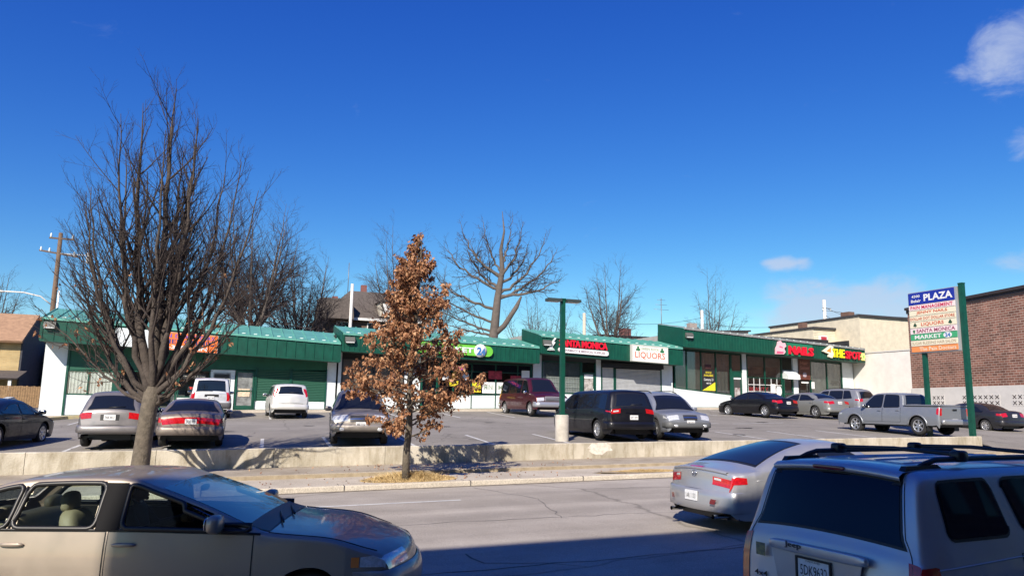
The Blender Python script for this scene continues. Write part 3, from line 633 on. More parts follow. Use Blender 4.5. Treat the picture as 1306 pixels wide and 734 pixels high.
# ------------------------------------------------------------ shop signs
def signthing(name,label,s,z): return sthing(name,label,'shop sign',s,TF-.05,z)
RED=mat('red_channel_letters',(.62,.008,.03),.4,emit=((.8,.01,.03),.05)); YEL=mat('yellow_channel_letters',(.85,.72,.02),.4); ORNG=mat('orange_sign',(.80,.17,.03),.5,var=.1,vscale=2)
NAVY=mat('navy_letters',(.03,.03,.16),.5)
o=signthing('clinic_sign','orange and white clinic sign with blue lettering on left fascia',-5.3,4.7)
fs=lambda x,y,z:(x,y,z-.042*(x+5.3))
mb=MB(); mb.box(-7.7,-2.72,TF-.22,TF-.05,4.68,5.62,0,fs); sobj('sign_box',mb,WHITEW,o)
mb=MB(); mb.box(-6.05,-2.74,TF-.235,TF-.215,4.69,5.61,0,fs); sobj('sign_panel',mb,ORNG,o)
mb=MB(); put_text(mb,'PAIN DOCTORS',(-4.4,TF-.245,5.43),3.0,.20,0,.015,fn=fs); sobj('lettering',mb,mat('violet_letters',(.12,.08,.4),.5),o)
mb=MB(); put_text(mb,'RELIEF CLINIC',(-4.4,TF-.245,5.14),3.0,.24,0,.015,fn=fs); sobj('lettering',mb,NAVY,o)
mb=MB(); put_text(mb,'410-325-PAIN',(-4.55,TF-.245,4.84),2.6,.20,0,.03,fn=fs); sobj('lettering',mb,WH,o)
# market sign: green lozenge with white letters and round globe
LIME=mat('lime_sign',(.14,.48,.05),.45)
o=signthing('market_sign','lime green rounded market sign with white letters and round emblem',11,5.3)
fm_=lambda x,y,z:(x,y,z-.023*(x-11))
mb=MB()
pts=[]
for a in range(-90,91,15): pts.append((12.75+math.cos(R_(a))*.32,5.36+math.sin(R_(a))*.32))
for a in range(90,271,15): pts.append((8.6+math.cos(R_(a))*.32,5.36+math.sin(R_(a))*.32))
mb.prism([fm_(x,TF-.2,z) for x,z in pts],(0,.15,0)); sobj('sign_box',mb,LIME,o)
mb=MB(); put_text(mb,'MARKET',(10.55,TF-.22,5.36),2.5,.32,0,.04,.012,fn=fm_); put_text(mb,'MINI',(8.8,TF-.22,5.36),.9,.26,0,.04,.012,fn=fm_); sobj('lettering',mb,WH,o)
mb=MB(); mb.lathe([(0,-.06),(.40,-.06),(.40,.05)],24,'y',(12.25,TF-.2,5.34)); em=sobj('emblem',mb,WH,o)
mb=MB(); put_text(mb,'2',(12.16,TF-.275,5.32),.32,.5,0,.05); put_text(mb,'4',(12.42,TF-.277,5.28),.26,.4,0,.05); sobj('emblem_mark',mb,mat('blue_mark',(.04,.15,.40),.5),em)
# pharmacy
o=signthing('pharmacy_sign','red lettered pharmacy sign with green mortar above white oval board',19.3,5.6)
fp=lambda x,y,z:(x,y,z-.034*(x-19.3))
mb=MB(); put_text(mb,'SANTA MONICA',(19.3,TF-.16,6.03),3.45,.46,0,.035,.05,fn=fp); sobj('lettering',mb,RED,o)
mb=MB(); pts=[]
for a in range(-90,91,15): pts.append((20.95+math.cos(R_(a))*.16,5.58+math.sin(R_(a))*.16))
for a in range(90,271,15): pts.append((17.68+math.cos(R_(a))*.16,5.58+math.sin(R_(a))*.16))
mb.prism([fp(x,TF-.2,z) for x,z in pts],(0,.15,0)); bd=sobj('sign_board',mb,WH,o)
mb=MB(); put_text(mb,'PHARMACY & MEDICAL SUPPLIES',(19.3,TF-.21,5.58),3.1,.15,0,.01,fn=fp); sobj('board_lettering',mb,mat('grey_violet_letters',(.16,.08,.12),.6),bd)
mb=MB(); c=(17.02,6.0)
mb.prism([(c[0]+x,TF-.12,c[1]+z) for x,z in ((-.28,.12),(.3,.12),(.26,.02),(.14,-.12),(.08,-.26),(.2,-.30),(.26,-.42),(-.24,-.42),(-.18,-.30),(-.06,-.26),(-.12,-.12),(-.24,.02))],(0,.08,0),0)
mb.prism([(c[0]+x,TF-.125,c[1]+z) for x,z in ((.05,.12),(.18,.12),(.36,.36),(.27,.4))],(0,.07,0),0)
put_text(mb,'Rx',(17.02,TF-.13,5.93),.25,.2,1,.02); mb.box(16.8,17.24,TF-.13,TF-.122,5.62,5.66,1)
sobj('mortar_emblem',mb,[WH,mat('logo_green',(.02,.25,.12),.5)],o)
# liquors
o=signthing('liquor_sign','white rectangular liquor sign with red letters and green clovers',24.17,5.2)
fl=lambda x,y,z:(x,y,z-.034*(x-24.17))
mb=MB(); mb.box(22.82,25.52,TF-.3,TF-.05,5.1,6.14,0,fl); bx=sobj('sign_box',mb,mat('cream_sign',(.74,.73,.66),.5),o)
mb=MB(); 
for b in ((22.78,25.56,6.12,6.17),(22.78,25.56,5.06,5.11)): mb.box(b[0],b[1],TF-.32,TF-.05,b[2],b[3],0,fl)
for b in ((22.78,22.84),(25.5,25.56)): mb.box(b[0],b[1],TF-.318,TF-.05,5.1,6.13,0,fl)
sobj('sign_frame',mb,mat('pale_frame',(.55,.55,.52),.5),o)
mb=MB(); put_text(mb,'LIQUORS',(24.17,TF-.305,5.48),2.3,.48,0,.005,fn=fl); sobj('lettering',mb,mat('brick_red_letters',(.50,.07,.03),.5),o)
CLOV=mat('clover_green',(.01,.14,.05),.6)
mb=MB(); put_text(mb,'GREEN ROCK',(24.17,TF-.305,5.93),1.35,.15,0,.0,fn=fl); sobj('lettering',mb,CLOV,o)
def clover(mb,x,y,z,r,ex=(1,0,0)):
    ex=Vector(ex)
    for a in (90,210,330):
        cx,cz=math.cos(R_(a))*r*.55,math.sin(R_(a))*r*.55
        mb.poly([tuple(Vector((x,y,z))+ex*(cx+math.cos(k*math.pi/5)*r*.5)+Vector((0,0,cz+math.sin(k*math.pi/5)*r*.5))) for k in range(10)])
    mb.poly([tuple(Vector((x,y,z))+ex*a+Vector((0,0,b))) for a,b in ((-.02,0),(.02,0),(r*.25,-r*1.1),(r*.1,-r*1.1))])
mb=MB(); clover(mb,23.25,TF-.304,5.92,.17); clover(mb,25.1,TF-.304,5.85,.17); sobj('clover_emblem',mb,CLOV,o)
# nails
o=signthing('nail_salon_sign','red NAILS letters beside pink hand emblem on green fascia',36.3,6.1)
fn_=lambda x,y,z:(x,y,z-.04*(x-36.3))
mb=MB(); mb.box(35.75,38.1,TF-.10,TF-.05,5.98,6.9,0,fn_); sobj('sign_panel',mb,mat('sign_green',(.012,.17,.09),.5),o)
mb=MB(); put_text(mb,'NAILS',(36.95,TF-.2,6.38),2.25,.62,0,.05,.06,fn=fn_); sobj('lettering',mb,RED,o)
mb=MB(); mb.prism([fn_(x+.12,TF-.2,z) for x,z in ((34.55,5.98),(35.25,6.02),(35.42,6.2),(35.3,6.45),(35.5,6.62),(35.4,6.86),(35.15,6.82),(35.02,6.98),(34.8,6.9),(34.72,6.6),(34.58,6.4))],(0,.14,0))
mb.prism([fn_(x+.12,TF-.205,z) for x,z in ((34.6,6.02),(35.2,6.06),(35.25,6.2),(34.62,6.2))],(0,.004,0),1)
mb.prism([fn_(x+.12,TF-.205,z) for x,z in ((34.85,6.5),(35.15,6.45),(35.2,6.52),(34.9,6.6))],(0,.004,0),1)
sobj('hand_emblem',mb,[mat('pink_sign',(.75,.45,.50),.5),mat('deep_pink',(.6,.1,.2),.5)],o)
# the spot
o=signthing('corner_shop_sign','yellow and red THE SPOT letters with slice and flower emblems',41.2,6.0)
fq=lambda x,y,z:(x,y,z-.035*(x-41.2))
mb=MB(); put_text(mb,'THE',(40.42,TF-.2,6.3),1.15,.62,0,.025,.06,fn=fq); sobj('lettering',mb,YEL,o)
mb=MB(); put_text(mb,'SPOT',(41.86,TF-.2,6.25),1.5,.58,0,.02,.06,fn=fq); sobj('lettering',mb,RED,o)
mb=MB(); mb.prism([fq(x,TF-.2,z) for x,z in ((38.95,6.35),(39.75,6.85),(40.0,6.75),(39.9,6.5),(40.0,6.2),(39.85,5.9),(39.5,5.98),(39.55,6.2))],(0,.14,0),0)
mb.prism([fq(x,TF-.206,z) for x,z in ((39.3,6.38),(39.75,6.7),(39.72,6.3))],(0,.005,0),1); sobj('slice_emblem',mb,[mat('cream_emblem',(.75,.72,.55),.5),mat('orange_emblem',(.75,.25,.05),.5)],o)
mb=MB(); mb.prism([fq(42.88+.17*(1+.22*math.cos(6*a))*math.cos(a),TF-.2,6.22+.27*(1+.22*math.cos(6*a))*math.sin(a)) for a in [i*math.pi/24 for i in range(48)]],(0,.14,0),0)
mb.prism([fq(42.88+.09*math.cos(a),TF-.206,6.22+.12*math.sin(a)) for a in [i*math.pi/8 for i in range(16)]],(0,.004,0),1); sobj('flower_emblem',mb,[mat('flower_yellow',(.8,.75,.25),.5),mat('flower_green',(.2,.5,.1),.5)],o)
# ------------------------------------------------------------ plaza pylon sign
o=sthing('plaza_sign','tall two post plaza sign with stacked shop names at right end of wall','sign',25.9,.1,walltop(25.9))
zb0=walltop(25.9)
mb=MB(); mb.box(25.81,25.99,.06,.24,lot_edge(26)-.2,7.36); mb.box(25.80,26.0,.05,.25,7.355,7.40); sobj('post',mb,GREEN,o)
mb=MB(); mb.box(25.82,25.98,2.02,2.18,lot_edge(26)-.3,5.0); sobj('post',mb,GREEN,o)
mb=MB(); mb.box(25.74,26.06,.27,2.62,4.62,7.27); cb=sobj('cabinet',mb,mat('cabinet_grey',(.42,.44,.45),.45,.4),o)
ft=mat('sign_cream',(.72,.66,.50),.5); fp2=mat('sign_pink',(.74,.62,.62),.5); fblu=mat('sign_blue',(.01,.025,.28),.45); fgr=mat('sign_green2',(.05,.33,.15),.5); fora=mat('sign_orange',(.72,.25,.08),.5)
H=2.65; rows=[(110,fblu),(50,fp2),(50,ft),(50,ft),(57,ft),(53,fp2),(55,fgr),(52,ft),(53,fora)]; tot_=sum(r[0] for r in rows); z=7.25; fr_=MB()
names=[None,('PAIN MANAGEMENT',(.5,.01,.08)),('JENNY NAILS',(.55,.10,.04)),('DOLLAR DOT DOLLAR STORE',(.5,.12,.06)),('LIQUORS',(.55,.10,.05)),('SANTA MONICA',(.28,.05,.12)),('MARKET',(.7,.72,.7)),('SUGAR BLESSING HAIR SALON',(.35,.28,.2)),('The Pain Doctors',(.75,.6,.45))]
for (h,m_),nm in zip(rows,names):
    hh=h/tot_*2.6; mb=MB(); mb.box(25.71,25.735,.36,2.58,z-hh+.012,z-.012); p=sobj('name_panel',mb,m_,o)
    zc=z-hh/2; mb=MB(); E_=(0,-1,0)
    if nm is None:
        put_text(mb,'PLAZA',(25.702,1.12,zc),1.38,.30,0,.035,ex=E_); sobj('panel_lettering',mb,WH,p); mb=MB(); put_text(mb,'4300',(25.702,2.2,zc+.10),.42,.11,0,.02,ex=E_); put_text(mb,'Belair',(25.702,2.2,zc-.10),.50,.13,0,.02,ex=E_); c_=WH
    else:
        tx,cc=nm; w={'PAIN MANAGEMENT':2.05,'JENNY NAILS':1.5,'DOLLAR DOT DOLLAR STORE':2.15,'LIQUORS':1.1,'SANTA MONICA':1.85,'MARKET':1.3,'SUGAR BLESSING HAIR SALON':2.1,'The Pain Doctors':1.75}[tx]
        cy=1.47 if tx not in('SANTA MONICA','MARKET','The Pain Doctors') else {'SANTA MONICA':1.34,'MARKET':1.72,'The Pain Doctors':1.3}[tx]
        put_text(mb,tx,(25.702,cy,zc),w,hh*(.5 if tx in('DOLLAR DOT DOLLAR STORE','SUGAR BLESSING HAIR SALON') else .62),0,.02 if tx!='SUGAR BLESSING HAIR SALON' else 0,ex=E_); c_=mat('panel_ink_'+tx[:4].strip(),cc,.6)
    q=sobj('panel_lettering',mb,c_,p)
    if nm and nm[0]=='LIQUORS':
        mb=MB(); clover(mb,25.702,2.32,zc,.09,(0,-1,0)); clover(mb,25.702,.62,zc,.09,(0,-1,0)); sobj('clover_emblem',mb,mat('clover_dark',(.01,.06,.03),.6),p)
    if nm and nm[0]=='SANTA MONICA':
        mb=MB(); mb.poly([(25.702,2.45,zc+.05),(25.702,2.33,zc+.05),(25.702,2.36,zc-.09),(25.702,2.42,zc-.09)]); sobj('mortar_emblem',mb,mat('clover_green',(.01,.14,.05),.6),p)
    if nm and nm[0]=='MARKET':
        mb=MB(); mb.poly([(25.703,.78+math.cos(a)*.2,zc+math.sin(a)*.12) for a in [i*math.pi/10 for i in range(20)]]); put_text(mb,'24',(25.699,.78,zc),.25,.17,1,.04,ex=E_); sobj('round_emblem',mb,[WH,mat('blue_mark',(.04,.15,.40),.5)],p)
    z-=hh
# ------------------------------------------------------------ parking lot lamp
zl=lotz(8.9,2.5)
o=sthing('street_lamp','tall green parking lot lamp on a round concrete base behind the wall','street lamp',8.9,2.5,zl)
mb=MB(); mb.lathe([(.24,-.2),(.24,.86),(.22,.90),(0,.90)],24,'z',(8.9,2.5,zl)); sobj('concrete_base',mb,mat('base_concrete',(.44,.41,.36),.9,var=.2,vscale=3,bump=.3,bscale=20),o)
mb=MB(); mb.box(8.825,8.975,2.425,2.575,zl+.90,5.85); mb.box(8.74,9.06,2.34,2.66,zl+.90,zl+.93); mb.box(8.805,8.995,2.405,2.595,5.85,5.9); sobj('pole',mb,GREEN,o)
BRZ=mat('dark_bronze',(.035,.05,.05),.5)
for k in (-1,1):
    mb=MB(); c0=(8.9,2.5)
    f_=lambda x,y,z: (c0[0]+x*.80+y*.6*0-0, c0[1]-x*.36*k*0 + y, z)
    x0,x1=(.10,.66) if k>0 else (-.62,-.10)
    mb.box(8.9+x0,8.9+x1,2.33,2.67,5.78,5.88); mb.box(8.9+x0+.04,8.9+x1-.04,2.37,2.63,5.765,5.779,1)
    sobj('lamp_head',mb,[BRZ,mat('lamp_lens',(.55,.56,.55),.3)],o)
# ------------------------------------------------------------ neighbouring buildings
BRICK=bpy.data.materials.new('red_brick'); nt,N,L=nodes(BRICK); b=N['Principled BSDF']; b.inputs['Roughness'].default_value=.9
def brickmat(m,c1,c2,mo,sc=1,bw=.22,rh=.075):
    nt,N,L=nodes(m); b=N['Principled BSDF']; tc=N.new('ShaderNodeTexCoord'); sp=N.new('ShaderNodeSeparateXYZ'); cb=N.new('ShaderNodeCombineXYZ')
    ad=N.new('ShaderNodeMath'); L.new(tc.outputs['Object'],sp.inputs[0]); L.new(sp.outputs['X'],ad.inputs[0]); L.new(sp.outputs['Y'],ad.inputs[1]); L.new(ad.outputs[0],cb.inputs['X']); L.new(sp.outputs['Z'],cb.inputs['Y'])
    br=N.new('ShaderNodeTexBrick'); L.new(cb.outputs[0],br.inputs['Vector']); br.inputs['Scale'].default_value=sc; br.inputs['Brick Width'].default_value=bw; br.inputs['Row Height'].default_value=rh; br.inputs['Mortar Size'].default_value=.012
    br.inputs['Color1'].default_value=(*c1,1); br.inputs['Color2'].default_value=(*c2,1); br.inputs['Mortar'].default_value=(*mo,1)
    n=N.new('ShaderNodeTexNoise'); n.inputs['Scale'].default_value=.9; n.inputs['Detail'].default_value=8; L.new(tc.outputs['Object'],n.inputs[0])
    mr=N.new('ShaderNodeMapRange'); mr.inputs['From Min'].default_value=.3; mr.inputs['From Max'].default_value=.7; mr.inputs['To Min'].default_value=.75; mr.inputs['To Max'].default_value=1.2; L.new(n.outputs[0],mr.inputs[0])
    mu=N.new('ShaderNodeMix'); mu.data_type='RGBA'; mu.blend_type='MULTIPLY'; mu.inputs['Factor'].default_value=1; L.new(br.outputs['Color'],mu.inputs[6]); L.new(mr.outputs[0],mu.inputs[7]); L.new(mu.outputs[2],b.inputs['Base Color'])
    b.inputs['Roughness'].default_value=.9; return m
brickmat(BRICK,(.32,.145,.10),(.15,.065,.045),(.52,.42,.34),1,.42,.15)
YBRICK=brickmat(bpy.data.materials.new('yellow_brick'),(.46,.34,.16),(.38,.27,.12),(.4,.33,.2),1,.3,.1)
WPAINT=mat('white_painted_block',(.70,.67,.62),.8,var=.08,vscale=1.2,bump=.15,bscale=15); MATS['dk']=mat('dark_coping',(.04,.03,.03),.7)
# brick building at right: local x runs from far corner (0) towards the street, y into the block
x0,y0=28.5,53.2; vx,vy=(536-653)/950.,1.0   # direction away
ln=math.hypot(vx,vy); ang=math.atan2(-vy,-vx) # local +x points towards viewer
bt=wthing('brick_building','large windowless red brick building with white painted base at right edge','building',(x0,y0,0),ang)
def wobj(name,mb,mats,parent): return link(name,mb.mesh(name,mats),parent)
mb=MB(); mb.box(0,12,-.0,20,3.75,9.3); wobj('brick_wall',mb,BRICK,bt)
mb=MB(); mb.box(-.02,12.02,-.05,20,0,3.75); mb.box(-.02,12.02,-.09,-.045,1.9,1.96); wobj('painted_base',mb,WPAINT,bt)
mb=MB(); mb.box(-.1,12.1,-.16,20.1,9.3,9.48); mb.box(-.06,12.06,-.06,.2,9.05,9.302); wobj('coping',mb,MATS['dk'],bt)
# openwork block panels: raised dark cross pattern
def lattice(xa,xb,za,zb,nx,nz):
    mb=MB(); mb.box(xa,xb,-.058,-.05,za,zb,0)
    wx=(xb-xa)/nx; wz=(zb-za)/nz
    for i in range(nx):
        for j in range(nz):
            cx=xa+(i+.5)*wx; cz=za+(j+.5)*wz
            for sg in (1,-1):
                mb.prism([(cx+a*wx,-.062-.001*sg,cz+sg*b_*wz) for a,b_ in ((-.36,-.26),(-.26,-.36),(.36,.26),(.26,.36))],(0,.003,0),1)
    wobj('openwork_panel',mb,[WPAINT,MATS['dk']],bt)
lattice(4.9,8.1,2.55,3.25,7,2); lattice(9.0,11.9,2.55,3.25,7,2); lattice(2.1,3.3,2.55,3.25,3,2)
# white block adjoining the strip
o=sthing('white_block_building','plain white painted block building between the strip and brick building','building',43.3,18,1.5)
mb=MB(); mb.box(43.32,48,18.0,27,.8,6.45); sobj('wall',mb,WPAINT,o)
mb=MB(); mb.box(43.27,48.05,17.95,27.05,6.45,6.53); sobj('coping',mb,mat('white_coping',(.6,.58,.54),.7),o)
CREAM=mat('cream_siding',(.60,.54,.41),.8,var=.12,vscale=2); MATS['tar']=mat('tar_roof',(.035,.035,.04),.8)
def siding(mb,s0,s1,t,z0,z1,mi=0,p=.16):
    n=int((z1-z0)/p); g=[]
    for i in range(n):
        za=z0+i*p; g.append([(s,t-.03,za) for s in (s0,s1)]); g.append([(s,t,za+p) for s in (s0,s1)])
    mb.grid(g,mi,False)
o=sthing('cream_building','cream sided building with red curtained window behind the white block','building',52,32,2)
mb=MB(); mb.box(48.6,51.2,33,42,2,9.6); siding(mb,48.6,51.2,33,2,9.6); mb.box(51.2,60,30,42,2,10.6); sobj('wall',mb,CREAM,o)
mb=MB(); mb.box(48.5,51.19,32.8,42.1,9.6,9.78); mb.box(51.1,60,29.8,42.1,10.6,10.78); sobj('roof',mb,MATS['tar'],o)
mb=MB(); mb.box(52.0,52.7,32,33,10.78,11.3); mb.box(49.2,49.8,35,35.6,9.78,10.4); sobj('chimney',mb,mat('chimney_brick',(.14,.08,.06),.9),o)
mb=MB(); mb.box(49.2,50.2,32.93,32.98,7.3,9.0); wn=sobj('window',mb,mat('white_frame',(.7,.7,.68),.6),o)
mb=MB(); mb.box(49.45,50.1,32.9,32.93,7.45,8.9); sobj('curtain',mb,mat('red_curtain',(.35,.02,.04),.7),wn)
# rooftops seen over the strip
o=sthing('row_building','low white stuccoed building with black tar roof and chimneys behind the strip','building',44,44,2)
mb=MB(); mb.hexa([(43,44,2),(50,44,2),(43,52,2),(50,52,2),(43,44,9.9),(50,44,10.3),(43,52,9.9),(50,52,10.3)]); sobj('wall',mb,mat('stucco',(.62,.58,.52),.85,var=.1),o)
mb=MB(); mb.hexa([(42.8,43.8,9.9),(50.2,43.8,10.32),(42.8,52,9.9),(50.2,52,10.32),(42.8,43.8,10.05),(50.2,43.8,10.47),(42.8,52,10.05),(50.2,52,10.47)]); sobj('roof',mb,MATS['tar'],o)
mb=MB(); mb.box(43.3,44.2,45,45.6,10.0,11.0); sobj('chimney',mb,mat('chimney_grey',(.30,.26,.24),.9),o)
o=sthing('tar_roof_building','long dark low roof with red chimney and aerial behind the strip','building',34,44,2)
mb=MB(); mb.box(32,40.5,44,50,2,9.0); sobj('wall',mb,mat('stucco2',(.42,.38,.34),.85,var=.1),o)
mb=MB(); mb.box(31.8,40.6,43.8,50.1,9.0,9.15); sobj('roof',mb,MATS['tar'],o)
mb=MB(); mb.box(35.2,36.2,45,45.8,9.15,10.0); sobj('chimney',mb,mat('chimney_red',(.20,.08,.07),.9),o)
mb=MB(); mb.tube([(39.8,45,9.1),(39.8,45,13.4)],.04,5)
for z,w in ((12.2,.9),(12.7,.7),(13.2,.5)): mb.tube([(39.8-w,45,z),(39.8+w,45,z)],.02,4)
sobj('aerial',mb,mat('aerial_metal',(.2,.2,.2),.5,.5),o)
# tan house at left
TANR=mat('tan_shingles',(.33,.20,.12),.9,var=.22,vscale=3); SLATE=mat('dark_slate_siding',(.055,.055,.065),.85,var=.25,vscale=4); WFR=mat('white_frame',(.7,.7,.68),.6); SHING=mat('brown_shingles',(.09,.075,.065),.9,var=.25,vscale=5)
def housewin(o,s,t,z0,w,h,split=True):
    mb=MB(); 
    for a,b_,c,d in ((s,s+w,z0,z0+.1),(s,s+w,z0+h-.1,z0+h),(s,s+.1,z0,z0+h),(s+w-.1,s+w,z0,z0+h),(s,s+w,z0+h/2-.04,z0+h/2+.04)): mb.box(a,b_,t-.08,t-.02,c,d)
    f=sobj('window',mb,WFR,o); mb=MB(); mb.box(s+.08,s+w-.08,t-.04,t-.03,z0+.08,z0+h-.08); sobj('pane',mb,CARGLASS,f)
o=sthing('brick_house','tan roofed yellow brick house with dark side wall at left edge','house',-21,46,1.5)
mb=MB(); mb.box(-34,-17.2,46,54,1.0,6.4); sobj('wall',mb,YBRICK,o)
mb=MB(); mb.prism([(-17.18,46.0,1.0),(-17.18,54,1.0),(-17.18,54,6.4),(-17.18,50,8.5),(-17.18,46,6.4)],(.12,0,0)); sobj('side_wall',mb,SLATE,o)
mb=MB(); mb.hexa([(-34.4,45.4,6.15),(-17.0,45.4,6.15),(-34.4,50,8.6),(-17.0,50,8.6),(-34.4,45.3,6.3),(-17.0,45.3,6.3),(-34.4,50,8.8),(-17.0,50,8.8)]); mb.hexa([(-34.4,50,8.6),(-17.0,50,8.6),(-34.4,54.6,6.15),(-17.0,54.6,6.15),(-34.4,50,8.8),(-17.0,50,8.8),(-34.4,54.7,6.3),(-17.0,54.7,6.3)]); sobj('roof',mb,TANR,o)
housewin(o,-19.9,46,4.5,1.3,1.6); housewin(o,-23.5,46,4.5,1.2,1.6); housewin(o,-19.9,46,1.9,1.2,1.5)
mb=MB(); mb.hexa([(-18.9,43.4,3.3),(-16.6,43.4,3.3),(-18.9,46,3.9),(-16.6,46,3.9),(-18.9,43.3,3.42),(-16.6,43.3,3.42),(-18.9,46,4.05),(-16.6,46,4.05)]); sobj('porch_roof',mb,SHING,o)
mb=MB(); mb.box(-24,-19.2,44.5,46,3.6,4.3,0); mb.box(-17.2,-17.0,43.5,43.7,1.2,3.3,1); mb.box(-18.7,-18.5,43.5,43.7,1.2,3.3,1); sobj('porch_post',mb,[TANR,WFR],o)
o=sthing('dark_house','dark slate sided house wing with yellow stucco rear beside the strip','house',-15.5,52,1.5)
mb=MB(); mb.box(-16.6,-13.6,52,58,1.0,5.6); sobj('wall',mb,YBRICK,o); mb=MB(); mb.hexa([(-16.8,51.8,5.6),(-13.4,51.8,5.6),(-16.8,58,5.6),(-13.4,58,5.6),(-16.2,53.5,6.6),(-14,53.5,6.6),(-16.2,57,6.6),(-14,57,6.6)]); sobj('roof',mb,SHING,o)
# fence by that house
o=sthing('board_fence','brown wooden board fence in front of tan roofed house','fence',-17,43,1.4); WOODF=mat('fence_wood',(.24,.15,.075),.85,var=.35,vscale=6)
mb=MB(); s=-21.5
while s<-12.6:
    h=1.55+random.uniform(-.03,.03); mb.box(s,s+.14,43,43.03,1.3,1.3+h); s+=.155
mb.box(-21.5,-12.6,43.03,43.08,1.6,1.7); mb.box(-21.5,-12.6,43.03,43.08,2.4,2.5); sobj('fence_boards',mb,WOODF,o)
# roadside board
o=sthing('notice_sign','pink and white notice board on posts at left edge','sign',-19,30,1.2)
mb=MB(); mb.box(-19.3,-17.5,30,30.05,1.9+.9,2.75+.9); sobj('board',mb,mat('pink_white_board',(.62,.42,.42),.6,col2=(.7,.68,.68),vscale=4),o)
mb=MB(); mb.box(-19.3,-17.5,30,30.05,1.5,2.7); sobj('board',mb,WHITEW,o)
mb=MB(); mb.box(-17.5,-17.4,29.98,30.08,1,3.7); mb.box(-19.4,-19.3,29.98,30.08,1,3.7); sobj('post',mb,MATS['dk'],o)
# brown shingled house behind the strip
o=sthing('shingled_house','dark brown shingled house with hipped roof and dormer behind the strip','house',10,54,2)
mb=MB(); mb.box(6.6,17,55,64,2,10.6); sobj('wall',mb,mat('brown_siding',(.12,.085,.065),.85,var=.25,vscale=5),o)
mb=MB()
mb.hexa([(6.1,54.5,10.5),(17.5,54.5,10.5),(6.1,64.5,10.5),(17.5,64.5,10.5),(9.6,58.5,13.9),(14,58.5,13.9),(9.6,60.5,13.9),(14,60.5,13.9)]); mb.hexa([(6.0,53.4,10.3),(9.4,53.4,10.3),(6.0,58,10.3),(9.4,58,10.3),(6.1,54.0,12.4),(9.3,54.0,12.4),(6.2,58,12.6),(9.2,58,12.6)]); rf=sobj('roof',mb,SHING,o)
mb=MB(); mb.box(10.9,11.5,59,59.6,13.5,14.7); mb.box(8,8.6,60,60.6,12,13.4); sobj('chimney',mb,mat('chimney_red',(.20,.08,.07),.9),rf)
mb=MB(); mb.box(12.2,13.8,54.6,57,10.9,12.4,0); mb.hexa([(12.0,54.4,12.4),(14.0,54.4,12.4),(12.0,58,12.4),(14,58,12.4),(12.9,54.4,13.1),(13.1,54.4,13.1),(12.9,58,13.1),(13.1,58,13.1)],1); sobj('dormer',mb,[mat('cream_trim',(.5,.46,.38),.8),SHING],rf)
mb=MB(); mb.box(12.5,13.5,54.52,54.6,11.1,12.2); sobj('window',mb,WFR,o); mb=MB(); mb.box(6.1,17.4,54.45,54.6,10.35,10.6); sobj('gutter',mb,mat('white_frame',(.7,.7,.68),.6),o)
housewin(o,7.9,55,8.7,1.3,1.5); housewin(o,11,55,8.7,1.3,1.5); housewin(o,14,55,8.7,1.3,1.5)
mb=MB(); mb.box(6.4,7.4,54,55,10.6,11.9); sobj('white_box',mb,WHITEW,o)
mb=MB(); mb.tube([(9.6,60,13.4),(9.6,60,17.2)],.04,5); sobj('aerial',mb,mat('aerial_metal',(.2,.2,.2),.5,.5),o)
# row of brick houses across the street behind the viewer (throws the road shadow, mirrored in paintwork)
o=sthing('brick_rowhouses','long tall brick row across the near pavement, casting the road shadow','building',20,-30,2)
mb=MB(); mb.box(-13.2,58,-40,-27.2,-.5,14.85)
sobj('wall',mb,brickmat(bpy.data.materials.new('formstone'),(.13,.075,.06),(.09,.05,.045),(.18,.16,.15),1,.8,.3),o)
for k in range(22):
    for q in range(4):
        s=-12+k*3.2
        if s>56: continue
        mb=MB(); mb.box(s,s+1.1,-27.19,-27.12,1.2+q*3.5,3.0+q*3.5); sobj('window',mb,CARGLASS,o) if q<4 and k%1==0 else None
mb=MB(); mb.box(-13.4,58.2,-40.2,-27.1,14.85,15.05); sobj('cornice',mb,WHITEW,o)
# ------------------------------------------------------------ poles and wires
WOOD=mat('pole_wood',(.13,.085,.055),.85,var=.2,vscale=5); PGREY=mat('pale_pole',(.62,.60,.56),.7,var=.1,vscale=3)
o=sthing('utility_pole','wooden utility pole with crossarms and insulators at left above the roof','utility pole',-13.4,36.1,1.7)
mb=MB(); mb.tube([(-13.4,36.1,1.0),(-13.45,36.1,13.2)],[.2,.13],8); sobj('pole',mb,WOOD,o)
mb=MB(); mb.box(-14.1,-12.6,36.0,36.1,12.75,12.85); sobj('crossarm',mb,WOOD,o); mb=MB(); mb.box(-14.6,-12.3,36.0,36.1,11.7,11.8,0,lambda x,y,z:(x,y,z-.12*(x+13.4))); sobj('crossarm',mb,WOOD,o)
for s,z in ((-14.5,12.0),(-14.0,11.95),(-12.5,11.8),(-14.0,12.98),(-12.7,12.98)):
    mb=MB(); mb.lathe([(0,-.16),(.06,-.15),(.07,0),(.05,.06),(.06,.12),(0,.18)],10,'z',(s,36.05,z)); sobj('insulator',mb,WHITEW,o)
mb=MB(); mb.lathe([(0,-.4),(.16,-.4),(.17,.3),(.1,.38),(0,.4)],12,'z',(-11.6,36.0,11.6)); mb.box(-13.4,-11.6,36.0,36.06,11.75,11.8); sobj('transformer',mb,mat('transformer_grey',(.5,.5,.5),.5),o)
mb=MB(); mb.tube([(-13.15,35.98,1),(-13.15,35.98,9.2)],.07,6); sobj('conduit',mb,mat('conduit_white',(.75,.75,.74),.5),o)
def simple_pole(label,s,t,z1,r,m,extra=None):
    o=sthing('utility_pole',label,'utility pole',s,t,2.2); mb=MB(); mb.tube([(s,t,1.5),(s,t,z1)],[r,r*.85],8); sobj('pole',mb,m,o)
    if extra: extra(o)
    return o
